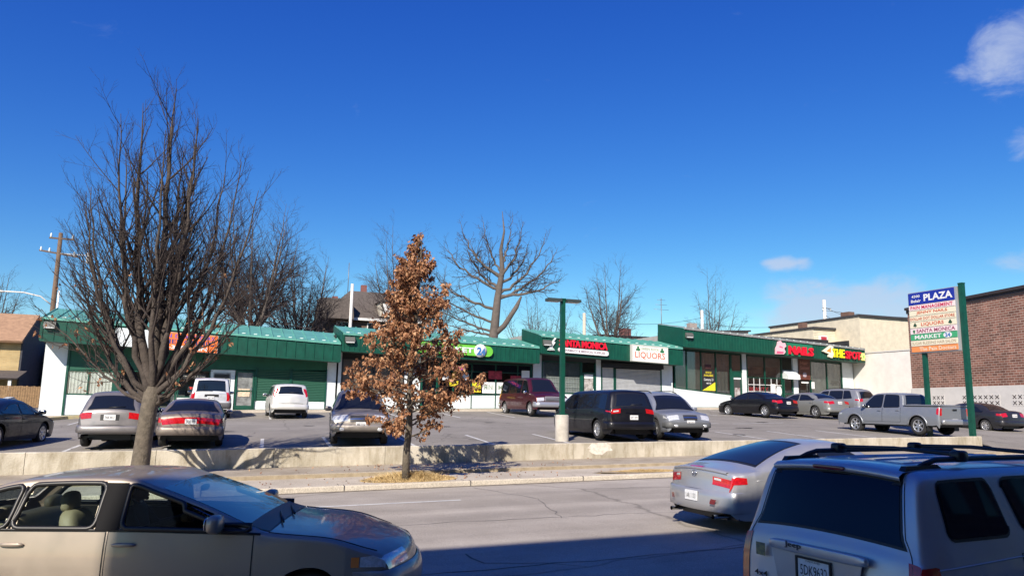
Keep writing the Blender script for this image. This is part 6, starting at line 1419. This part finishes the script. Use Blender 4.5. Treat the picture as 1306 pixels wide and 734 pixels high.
l=tuple(W(-17.2,34,lotz(-17,21.5)+.16)); build_car(far3,'dark blue sedan by the wooden fence at far left','car',l,R_(40),'cars on the side street at left')
# ------------------------------------------------------------ near cars
def textend(c,root,ob,e,z,txt,w,h,m,name,y0=0,d=.012,depth=.003):
    xe=-1 if e=='r' else 1; p=c.end(e,z,y0/(c.w*.85)); mb=MB(); put_text(mb,txt,(p.x+xe*d,y0,z),w,h,0,.01,depth,ex=(0,xe,0)); ob(name,mb,m)
# silver coupe pulling away on the road
def hon_extra(c,root,ob):
    mb=MB(); g=[]   # lip on the boot
    for i in range(21):
        f=-.93+1.86*i/20; p=c.end('r',.955,f); g.append([p+Vector((-.006,0,-.02)),p+Vector((-.03,0,.0)),p+Vector((-.028,0,.022)),p+Vector((.10,0,.032))])
    mb.grid(g,0,True); ob('boot_lip',mb,c.sp['paint'])
    mb=MB(); c.endpatch(mb,'r',.965,.985,-.22,.22,.012,0,3,8); ob('brake_lamp',mb,REDL)
    for sd in (1,-1):
        p=c.end('r',.50,sd*.80); mb=MB(); c.endpatch(mb,'r',.42,.53,sd*.74,sd*.90,.055,0,4,4); ob('rear_reflector',mb,mat('dark_red_lens',(.12,.004,.01),.15,coat=1))
    mb=MB(); 
    x,yy,z=c.end('r',.875,0)
    for a,b_ in (((-.045,.03),(-.035,-.035)),((.045,.03),(.035,-.035)),((-.04,-.002),(.04,-.002))):
        mb.tube([(x-.012,a[0],z+a[1]),(x-.02,b_[0],z+b_[1])],.007,6)
    mb.tube([(x-.010,math.cos(t)*.06,z+math.sin(t)*.045) for t in [k*math.pi/8 for k in range(17)]],.005,5,0,True,False); ob('badge',mb,CHROME)
    # crease lines: boot lid gap and bumper gap
    mb=MB(); g=[c.end('r',.635,-.95+1.9*i/20)+Vector((-.004,0,0)) for i in range(21)]; mb.tube(g,.005,4); ob('boot_gap',mb,BLACK)
    mb=MB(); g=[c.end('r',lerp(.64,.93,i/10),.56) for i in range(11)]; 
    for sd in (1,-1):
        pts=[c.side(x_,.80+.035*math.sin((x_+2.2)*1.2),sd)+Vector((0,sd*.001,0)) for x_ in [lerp(-1.9,1.9,i/20) for i in range(21)]]
        m2=MB(); m2.tube(pts,.004,5); ob('crease',m2,c.sp['paint'])
hon=dict(L=4.82,W=1.85,near=1,step=.03,top=[(-2.41,.44),(-2.405,.58),(-2.37,.66),(-2.34,.80),(-2.335,.93),(-2.30,.975),(-2.05,1.0),(-1.78,1.035),(-1.3,1.19),(-.8,1.32),(-.35,1.405),(.0,1.43),(.35,1.42),(.58,1.37),(.9,1.22),(1.35,1.0),(1.5,.975),(1.9,.90),(2.2,.78),(2.34,.66),(2.4,.55),(2.41,.44)],
 belt=[(-2.41,.86),(-1.9,.95),(-1.3,.96),(0,.93),(1.3,.91),(1.9,.84),(2.41,.62)],axles=(-1.35,1.38),r=.335,gap=.05,k=.48,sill=.19,fil=.15,crown=.06,bow=.20,shoulder=.03,
 taper=((0,.74),(.03,.82),(.10,.89),(.25,.945),(.5,.985),(1.0,1.0)),paint=paint('coupe_silver',(.44,.45,.47),.28,.6),
 side_windows=[('q',(-1.15,-.42,None,-.55,-.40,None)),('f',(-.36,1.05,None,-.36,.42,None))],windscreen=(1.04,1.36,.92,0),rear_glass=(1.075,1.375,.88,0),doors=((-.42,.98),),mirror=.92,handle='rear',
 lights=[('r',.745,.875,.56,1.9,.26,'taillight',REDL),HL_(.62,.74)],plates=[('r',.52,'1AR 1133')],
 patches=[('plate_recess','r',.44,.60,-.27,.27,.010,mat('recess_grey',(.14,.14,.15),.4)),('lens_highlight','r',.825,.860,.60,.78,.009,CLEARL),('lens_highlight','r',.825,.860,-.78,-.60,.009,CLEARL),('lower_valance','r',.445,.455,-.98,.98,.004,BLACK)],
 extra=[bumper('r',.31,.62,.018),hon_extra,exhaust(-.55,.24),exhaust(.55,.24)],rim='ten',tw=.225)
(l,y)=on(5.25,13.75,24); build_car(hon,'silver two door coupe driving away on the road beside the silver suv roof','car',l,y,None,'moving_car')
# big silver suv, right foreground
JP=paint('suv_silver',(.52,.515,.52),.3,.6)
def jeep_extra(c,root,ob):
    for sd in (1,-1):
        # roof rail with raised feet
        mb=MB(); pts=[]
        for i in range(21):
            x=lerp(-1.72,.62,i/20); p=c.top(x,c.ztop(x),sd*.90); p.z+=.055*min(1,min(i,20-i)/1.6); pts.append(p)
        mb.tube(pts,.021,8); ob('roof_rail',mb,BLACK)
        for x0,x1 in ((-1.95,-1.45),(.45,.8)):
            p0=c.top(x0,c.ztop(x0),sd*.90); p1=c.top(x1,c.ztop(x1),sd*.90); q=(p0+p1)/2
            mb=MB(); mb.hexa([(x0,q.y-.035,p0.z-.015),(x1,q.y-.035,p1.z-.015),(x0,q.y+.035,p0.z-.015),(x1,q.y+.035,p1.z-.015),(x0+.1,q.y-.022,q.z+.065),(x1-.05,q.y-.022,q.z+.072),(x0+.1,q.y+.022,q.z+.065),(x1-.05,q.y+.022,q.z+.072)]); ob('rail_foot',mb,BLACK)
        for xx in (-1.2,-.15):
            p=c.top(xx,c.ztop(xx),sd*.90); mb=MB(); mb.sup((p.x,p.y,p.z+.075),(.13,.10,.09),.5,8,12); ob('bar_clamp',mb,BLACK)
    for xx in (-1.2,-.15):
        mb=MB(); pts=[]
        for i in range(11):
            f=-.9+1.8*i/10; p=c.top(xx,c.ztop(xx),f); pts.append(Vector((xx,p.y,c.ztop(xx)+.055+.02*(1-abs(f)))))
        mb.tube([(p.x,p.y,p.z) for p in pts],.017,8); ob('cross_bar',mb,BLACK)
    # roof ribs
    for yy in (-.42,-.14,.14,.42):
        mb=MB(); pts=[c.top(lerp(-1.6,.4,i/12),c.ztop(lerp(-1.6,.4,i/12)),yy/.72)+Vector((0,0,-.004)) for i in range(13)]; mb.tube(pts,.014,6); ob('roof_rib',mb,c.sp['paint'])
    mb=MB(); g=[]      # spoiler lip above the tailgate glass
    for i in range(25):
        f=-.97+1.94*i/24; p=c.end('r',1.615,f); dz=p.z-1.615
        g.append([Vector((p.x+.13,p.y*1.0,1.653+dz)),Vector((p.x-.03,p.y,1.638+dz)),Vector((p.x-.075,p.y,1.612+dz)),Vector((p.x-.065,p.y,1.582+dz)),Vector((p.x-.0,p.y,1.570+dz))])
    mb.grid(g,0,True); ob('spoiler',mb,c.sp['paint'])
    mb=MB(); p=c.end('r',1.61,0); mb.sup((p.x-.073,0,1.602),(.02,.30,.034),.35,8,16); ob('brake_lamp',mb,mat('dark_red_lens',(.12,.004,.01),.15,coat=1))
    mb=MB(); p=c.end('r',.935,0); mb.sup((p.x-.03,-.02,.985),(.06,.90,.075),.3,10,24); hd=ob('tailgate_bar',mb,c.sp['paint'])
    mb=MB(); put_text(mb,'Jeep',(p.x-.0655,.17,1.0),.16,.055,0,.012,.002,ex=(0,-1,0)); ob('badge_lettering',mb,mat('badge_dark',(.05,.05,.06),.4),hd)
    mb=MB(); p=c.end('r',.80,0)
    g=[(-.42,.95),(.42,.95),(.36,.70),(-.36,.70)]
    mb.poly([(p.x-.010,y_,z_) for y_,z_ in g]); ob('plate_recess',mb,c.sp['paint'])
    mb=MB(); pts=[c.end('r',lerp(.60,.70,i/3),.0) for i in range(4)]
    # tailgate outline gap
    for sd in (1,-1):
        mb=MB(); mb.tube([c.end('r',lerp(.62,1.57,i/18),sd*.985)+Vector((-.003,0,0)) for i in range(19)],.003,5); ob('tailgate_gap',mb,BLACK)
    mb=MB(); p=c.end('r',.76,.8); mb.poly([(p.x-.03,.60,.86),(p.x-.03,.50,.86),(p.x-.03,.50,.96),(p.x-.03,.60,.96)][::-1]); ob('sticker',mb,mat('yellow_sticker',(.30,.28,.10),.5,col2=(.10,.10,.09),vscale=25))
    textend(c,root,ob,'r',.72,'4x4',.14,.045,CHROME,'badge_lettering',.56)
    # frames of plate
    p=c.end('r',.84,0); mb=MB(); X=p.x-.03
    for a in ((-.165,.165,.915,.93),(-.165,.165,.75,.765),(-.165,-.15,.765,.915),(.15,.165,.765,.915)): mb.box(X-.006,X+.006,a[0],a[1],a[2],a[3])
    ob('plate_frame',mb,BLACK)
    mb=MB(); put_text(mb,'MARYLAND',(X-.001,0,.903),.13,.014,0,.0,ex=(0,-1,0)); ob('plate_state',mb,INK)
    mb=MB()
    for k in range(9): mb.box(X+.002,X+.006,-.1+k*.024,-.085+k*.024,.77,.778+.006*(k%3))
    ob('plate_shield',mb,mat('plate_gold',(.45,.33,.05),.5))
    for sd in (1,-1):   # beltline crease
        mb=MB(); pts=[c.side(lerp(-2.0,1.9,i/20),c.belt(lerp(-2.0,1.9,i/20))-.03,sd) for i in range(21)]; mb.tube(pts,.006,6); ob('shoulder_crease',mb,c.sp['paint'])
        mb=MB()
        for zz in (1.07,1.085,1.10): pass
ja=2.2
jeep=dict(L=4.40,W=1.76,near=1,step=.03,top=[(-ja,.50),(-ja+.003,.66),(-ja+.02,.80),(-ja+.035,.92),(-ja+.06,1.04),(-ja+.09,1.11),(-ja+.20,1.44),(-ja+.26,1.58),(-ja+.32,1.635),(-ja+.5,1.655),(-1.0,1.665),(.1,1.66),(.55,1.64),(.72,1.59),(1.0,1.38),(1.28,1.13),(1.4,1.115),(1.9,1.08),(2.1,1.02),(2.17,.92),(2.19,.7),(2.2,.5)],
 belt=[(-2.2,1.0),(-1,1.04),(1.2,1.02),(1.9,.98),(2.2,.85)],axles=(-1.30,1.33),r=.345,gap=.06,k=.20,sill=.26,fil=.075,crown=.045,bow=.07,shoulder=.03,
 taper=((0,.90),(.03,.94),(.1,.965),(.4,.99),(.9,1.0)),paint=JP,glass=mat('jeep_glass',(.004,.006,.012),.04,spec=.35),
 side_windows=[('q',(-1.77,-1.06,1.165,-1.75,-1.15,None)),('r',(-.86,-.12,1.165,-.98,-.12,None)),('f',(-.02,1.0,1.15,-.02,.55,None))],windscreen=(1.16,1.58,.92,0),rear_glass=(1.145,1.56,.93,0),doors=((-.98,-.08),(-.04,1.05)),mirror=.95,
 lights=[('r',.62,1.06,.95,1.9,.19,'taillight',REDL),HL_(.8,.95)],plates=[('r',.84,'5DK9632')],patches=[],
 extra=[bumper('r',.40,.62,.08),jeep_extra],rim='five')
(l,y)=on(4.28,6.88,26.8); build_car(jeep,'large silver suv with roof rack in the right foreground, rear toward viewer','suv',l,y,None,'foreground_suv')
# champagne sedan with see-through cabin
BP=paint('champagne',(.31,.262,.21),.36,.4)
def bu_extra(c,root,ob):
    BEI=mat('beige_leather',(.30,.26,.18),.6,var=.1,vscale=4,bump=.1,bscale=60); DKI=mat('dark_cabin',(.035,.033,.03),.8)
    mb=MB(); mb.box(-1.7,1.35,-.78,.78,.30,.34,0); ob('cabin_floor',mb,DKI)
    for sd in (1,-1):
        mb=MB(); g=[[c.side(lerp(-1.35,1.0,i/16),lerp(.35,c.belt(lerp(-1.35,1.0,i/16))-.02,j/4),sd)+Vector((0,-sd*.07,0)) for j in range(5)] for i in range(17)]
        mb.grid(g,0,True); ob('door_panel',mb,BEI if False else DKI)
    def seat(y,x):
        mb=MB(); mb.sup((x+.22,y,.50),(.56,.50,.20),.45,10,18); b_=ob('seat',mb,BEI)
        mb=MB(); mb.sup((0,0,0),(.17,.50,.62),.5,12,18,0,lambda a,b,c_:(a-.28*c_,b*(1-.25*max(0,c_)),c_)); mb.v=[(v[0]+x-.14,v[1]+y,v[2]+.80) for v in mb.v]; ob('seat_back',mb,BEI,b_)
        mb=MB(); mb.sup((x-.27,y,1.17),(.11,.26,.19),.7,10,14); mb.tube([(x-.25,y-.06,1.02),(x-.26,y-.06,1.12)],.008,5); mb.tube([(x-.25,y+.06,1.02),(x-.26,y+.06,1.12)],.008,5); ob('headrest',mb,BEI,b_)
    seat(.38,-.40); seat(-.38,-.56)
    mb=MB(); mb.sup((-.98,0,.50),(.55,1.35,.22),.35,10,24); b_=ob('rear_bench',mb,BEI)
    mb=MB(); mb.sup((0,0,0),(.20,1.34,.55),.35,10,30,0,lambda a,b,c_:(a-.35*c_,b,c_)); mb.v=[(v[0]-1.28,v[1],v[2]+.76) for v in mb.v]; ob('bench_back',mb,BEI,b_)
    for y_ in (.42,-.42): mb=MB(); mb.sup((-1.38,y_,1.07),(.10,.28,.13),.7,8,14); ob('headrest',mb,BEI,b_)
    mb=MB(); mb.box(-1.95,-1.42,-.66,.66,.93,.95); ob('parcel_shelf',mb,DKI)
    mb=MB(); mb.sup((.66,0,.84),(.50,1.36,.24),.35,10,28); ob('dashboard',mb,DKI)
    mb=MB(); mb.tube([(.42+math.sin(a)*.06,.38+math.cos(a)*.185,.86+math.sin(a)*.17) for a in [k*math.pi/12 for k in range(25)]],.014,6,0,True,False); mb.tube([(.44,.38,.86),(.66,.38,.78)],.025,6); mb.tube([(.42,.20,.86),(.42,.56,.86)],.012,5); ob('steering_wheel',mb,BLACK)
    # pillar covers inside, roof lining
    mb=MB(); g=[[c.top(x_,c.ztop(x_)-.035,f*.9) for f in (-1,-.5,0,.5,1)] for x_ in [lerp(-1.05,.15,i/8) for i in range(9)]]; mb.grid(g,0,True); ob('roof_lining',mb,mat('lining_grey',(.25,.24,.22),.8))
    mb=MB(); p=c.end('f',1.27,0); mb.sup((p.x-.10,0,1.27),(.03,.24,.06),.6,8,12); ob('inner_mirror',mb,BLACK)
    for sd in (1,-1):
        # B pillar cover and quarter divider
        q=lambda x_,z: c.side(x_,z,sd)
        mb=MB(); g=[[q(x_,z)+Vector((0,sd*.02,0)) for z in (c.belt(-.3)+.008,1.08,1.2,c.rail(-.3)-.012)] for x_ in (-.365,-.31,-.24,-.175)]; mb.grid(g,0,True); ob('pillar_cover',mb,mat('pillar_black',(.008,.008,.009),.75,spec=.15))
        mb=MB(); mb.tube([q(lerp(-1.08,-1.03,i/5),lerp(c.belt(-1.14),c.rail(-1.0)-.03,i/5))+Vector((0,sd*.006,0)) for i in range(6)],.010,5); ob('window_divider',mb,CHR)
        # belt moulding
        mb=MB(); mb.tube([q(lerp(-1.6,1.02,i/20),c.belt(lerp(-1.6,1.02,i/20))+.006)+Vector((0,sd*.006,0)) for i in range(21)],.011,5); ob('belt_moulding',mb,BLACK)
        mb=MB(); g=[[q(x_,z)+Vector((0,sd*.010,0)) for z in (.44,.47,.49)] for x_ in [lerp(-.9,.92,i/16) for i in range(17)]]; mb.grid(g,0,True); ob('side_moulding',mb,c.sp['paint'])
        for xs_ in ((-1.22,),(.92,)):
            pts=[q(xs_[0]+( .05*(z-.6)**2*3 if xs_[0]>0 else 0),z)+Vector((0,sd*.001,0)) for z in [lerp(.26,c.belt(xs_[0])-.01,i/10) for i in range(11)]]
    for sd in (1,-1):
        mb=MB(); g=[[c.side(x_,z,sd)+Vector((0,sd*.009,0)) for z in (.70,.74,.785)] for x_ in (1.94,1.99,2.05)]; mb.grid(g,0,True); ob('corner_lamp',mb,AMBER)
    # cowl, wipers
    mb=MB(); g=[[c.top(x_,c.ztop(x_),f)+Vector((0,0,.006)) for f in [-.97+1.94*j/16 for j in range(17)]] for x_ in (.90,.96,1.02,1.08)]; mb.grid(g,0,True); ob('cowl_panel',mb,BLACK)
    for y0_,y1_ in ((-.55,.02),(.02,.6)):
        mb=MB(); a=c.end('f',1.0,y0_); b2=c.end('f',1.03,y1_); mb.tube([a+Vector((.03,0,.02)),b2+Vector((.015,0,.015))],.010,5); ob('wiper',mb,BLACK)
    mb=MB(); g=[c.top(lerp(1.16,2.28,i/20),c.ztop(lerp(1.16,2.28,i/20)),f_)+Vector((0,0,.001)) for i,f_ in [(i,.93-.0*i) for i in range(21)]]
    for sg in (1,-1): 
        mb=MB(); mb.tube([c.top(lerp(1.08,2.18,i/20),c.ztop(lerp(1.08,2.18,i/20)),sg*(1.02-.06*i/20))+Vector((0,0,.001)) for i in range(21)],.006,5); ob('bonnet_gap',mb,BLACK)
bwin=[('q',(-1.62,-1.10,None,-1.36,-1.06,None)),('r',(-1.06,-.38,None,-1.0,-.36,None)),('f',(-.16,.93,None,-.16,.34,None))]
ba=2.35
BT=[(-ba,.46),(-ba+.004,.60),(-ba+.02,.76),(-ba+.07,.92),(-ba+.16,1.03),(-1.9,1.07),(-1.8,1.09),(-1.5,1.27),(-1.2,1.385),(-.9,1.422),(-.45,1.435),(-.12,1.42),(.04,1.37),(.50,1.215),(.97,1.03),(1.09,1.0),(1.6,.955),(2.0,.88),(2.26,.80),(2.32,.68),(2.35,.46)]
bu=dict(L=4.70,W=1.84,near=1,see=1,step=.025,top=BT,belt=[(-2.35,.88),(-1.7,.995),(0,.995),(.95,.975),(1.7,.91),(2.15,.82),(2.35,.72)],axles=(-1.33,1.46),r=.325,gap=.055,k=.38,sill=.20,fil=.03,bow=.27,crown=.02,
 taper=((0,.72),(.03,.84),(.10,.90),(.25,.95),(.5,.985),(1.0,1.0)),paint=BP,side_windows=bwin,windscreen=(1.02,1.35,.99,0),rear_glass=(1.09,1.355,.96,0),glass=CABGLASS,doors=((-1.16,-.28),(-.25,.96)),mirror=.68,handle='rear',hz=.11,
 lights=[('f',.69,.80,.55,1.9,.26,'headlight',CLEARL),('r',.70,.86,.1,1.8,.2,'taillight',REDL)],extra=[bumper('f',.38,.655,.05),bumper('r',.34,.6,.05),bu_extra],rim='steel')
tmp=Car(bu)
def skipf(x,y,z,c=tmp):
    sd=1 if y>0 else -1
    if z>c.belt(x)+.01:
        # side windows
        for nm,q in bwin:
            zb=c.belt(x)+.02; zt=c.rail(x)-.024
            if zt>zb and zb<z<zt:
                k=(z-zb)/max(.05,(1.33-zb)); a=lerp(q[0],q[3],k)+.015; b=lerp(q[1],q[4],k)-.015
                R=.06; dx=min(x-a,b-x)+.004; dz=min(z-zb,zt-z)+.004
                if a<x<b and abs(y)>.55 and not (dx<R and dz<R and (R-dx)**2+(R-dz)**2>R*R): return True
        if 1.0<x*1+0 and False: return True
        # windscreen / rear glass: steep part of the centre surface
        zt=c.ztop(x); w,zs,zb2,ys,yk,cc,_=c.sec(x,zt)
        if abs(y)<(yk-.065)*.985:
            if x>-.1 and 1.035<zt<1.34: return True
            if x<-.9 and 1.10<zt<1.345: return True
    return False
bu['skip']=skipf
LB,YB=on(-3.22,7.52,4); LB=(LB[0],LB[1],LB[2]+.03); build_car(bu,'champagne gold sedan passing in the left foreground with a driver inside','car',LB,YB,None,'moving_car')
# amber corner of the headlamp
# ------------------------------------------------------------ driver
def skinned(name,joints,edges,m,parent,mw,sub=2):
    me=bpy.data.meshes.new(name); me.from_pydata([j[:3] for j in joints],edges,[]); o=bpy.data.objects.new(name,me); COL.objects.link(o)
    sk=o.modifiers.new('s','SKIN'); sk.use_smooth_shade=True; sv=me.skin_vertices[0] if me.skin_vertices else None
    if sv is None:
        bm=bmesh.new(); bm.from_mesh(me); bm.verts.layers.skin.verify(); bm.to_mesh(me); bm.free(); sv=me.skin_vertices[0]
    for i,j in enumerate(joints): sv.data[i].radius=(j[3],j[4] if len(j)>4 else j[3]); 
    sv.data[0].use_root=True
    ss=o.modifiers.new('u','SUBSURF'); ss.levels=sub; ss.render_levels=sub
    dg=bpy.context.evaluated_depsgraph_get(); dg.update(); nm=bpy.data.meshes.new_from_object(o.evaluated_get(dg)); nm.materials.clear(); nm.materials.append(m)
    bpy.data.objects.remove(o)
    for p in nm.polygons: p.use_smooth=True
    q=link(name,nm,parent); return q
SKIN=mat('skin_brown',(.13,.065,.04),.5); JACK=mat('dark_jacket',(.02,.022,.028),.8); HAIR=mat('dark_hair',(.012,.010,.009),.9,bump=.5,bscale=80)
px_,py_=-.46,.38
J=[(px_,py_,.60,.15,.14),(px_-.06,py_,.78,.14,.12),(px_-.12,py_,.96,.17,.11),(px_-.13,py_,1.05,.09,.08),(px_-.11,py_,1.13,.05,.055),
   (px_-.11,py_+.17,1.00,.07,.07),(px_+.04,py_+.24,.82,.052,.052),(px_+.27,py_+.20,.88,.042,.042),(px_+.42,py_+.17,.94,.034,.034),
   (px_-.11,py_-.17,1.00,.07,.07),(px_+.04,py_-.24,.82,.052,.052),(px_+.27,py_-.20,.88,.042,.042),(px_+.42,py_-.17,.94,.034,.034),
   (px_+.05,py_+.10,.58,.10,.10),(px_+.42,py_+.12,.62,.075,.075),(px_+.60,py_+.12,.40,.055,.055),
   (px_+.05,py_-.10,.58,.10,.10),(px_+.42,py_-.12,.62,.075,.075),(px_+.62,py_-.12,.40,.055,.055)]
E_=[(0,1),(1,2),(2,3),(3,4),(2,5),(5,6),(6,7),(7,8),(2,9),(9,10),(10,11),(11,12),(0,13),(13,14),(14,15),(0,16),(16,17),(17,18)]
pr=skinned('person',J,E_,JACK,None,None); pr.location=LB; pr.rotation_euler=(0,0,YB); tag(pr,'driver in dark jacket seen in profile behind the wheel of the gold sedan','person')
hx,hy,hz=px_-.07,py_,1.205
def headf(a,b,c_):
    # a forward, b side, c up: narrow jaw, forehead, back of skull
    k=c_/.12; w=1-.30*max(0,-k)-.06*max(0,k); fwd=1+(-.12*max(0,k)); x=a*fwd+(.018 if (a>0 and k<-.5) else 0)
    return (x,b*w,c_)
mb=MB(); mb.sup((0,0,0),(.19,.152,.235),.92,18,24,0,headf); mb.v=[(v[0]+hx,v[1]+hy,v[2]+hz) for v in mb.v]
mb.sup((hx+.100,hy,hz-.012),(.036,.026,.045),1,8,10); mb.sup((hx+.093,hy,hz-.060),(.022,.05,.018),1,6,10); mb.sup((hx+.080,hy,hz-.092),(.045,.05,.035),1,6,10)
for sd in (1,-1): mb.sup((hx-.012,hy+sd*.076,hz-.01),(.035,.014,.058),1,6,10); mb.sup((hx+.082,hy+sd*.030,hz+.012),(.014,.026,.012),1,6,8,1)
mb.tube([(px_-.11,hy,1.08),(hx-.025,hy,hz-.07)],.055,10)
link('head',mb.mesh('head',[SKIN,WH]),pr)
mb=MB(); mb.sup((0,0,0),(.215,.175,.20),.9,14,20,0,lambda a,b,c_:(a,b,c_ if c_>-.055 or a<-.03 else -.0)); mb.v=[(v[0]+hx-.018,v[1]+hy,v[2]+hz+.042) for v in mb.v]; link('hair',mb.mesh('hair',HAIR),pr)
for sd in (1,-1):
    hb=Vector((px_+.46,py_+sd*.17,.945)); mb=MB(); mb.sup(tuple(hb),(.085,.035,.075),.7,8,12)
    for k in range(4):
        z=hb.z+.030-k*.02; L_=.075-(.008 if k in(0,3) else 0); mb.tube([(hb.x+.03,hb.y,z),(hb.x+.03+L_*.5,hb.y,z),(hb.x+.03+L_*.75,hb.y-sd*.02,z-.003),(hb.x+.03+L_*.6,hb.y-sd*.04,z-.004)],[.010,.009,.009,.007],8)
    mb.tube([(hb.x-.01,hb.y-sd*.01,hb.z+.02),(hb.x+.02,hb.y-sd*.035,hb.z+.045),(hb.x+.045,hb.y-sd*.045,hb.z+.05)],[.012,.011,.008],8)
    link('hand',mb.mesh('hand',SKIN),pr)
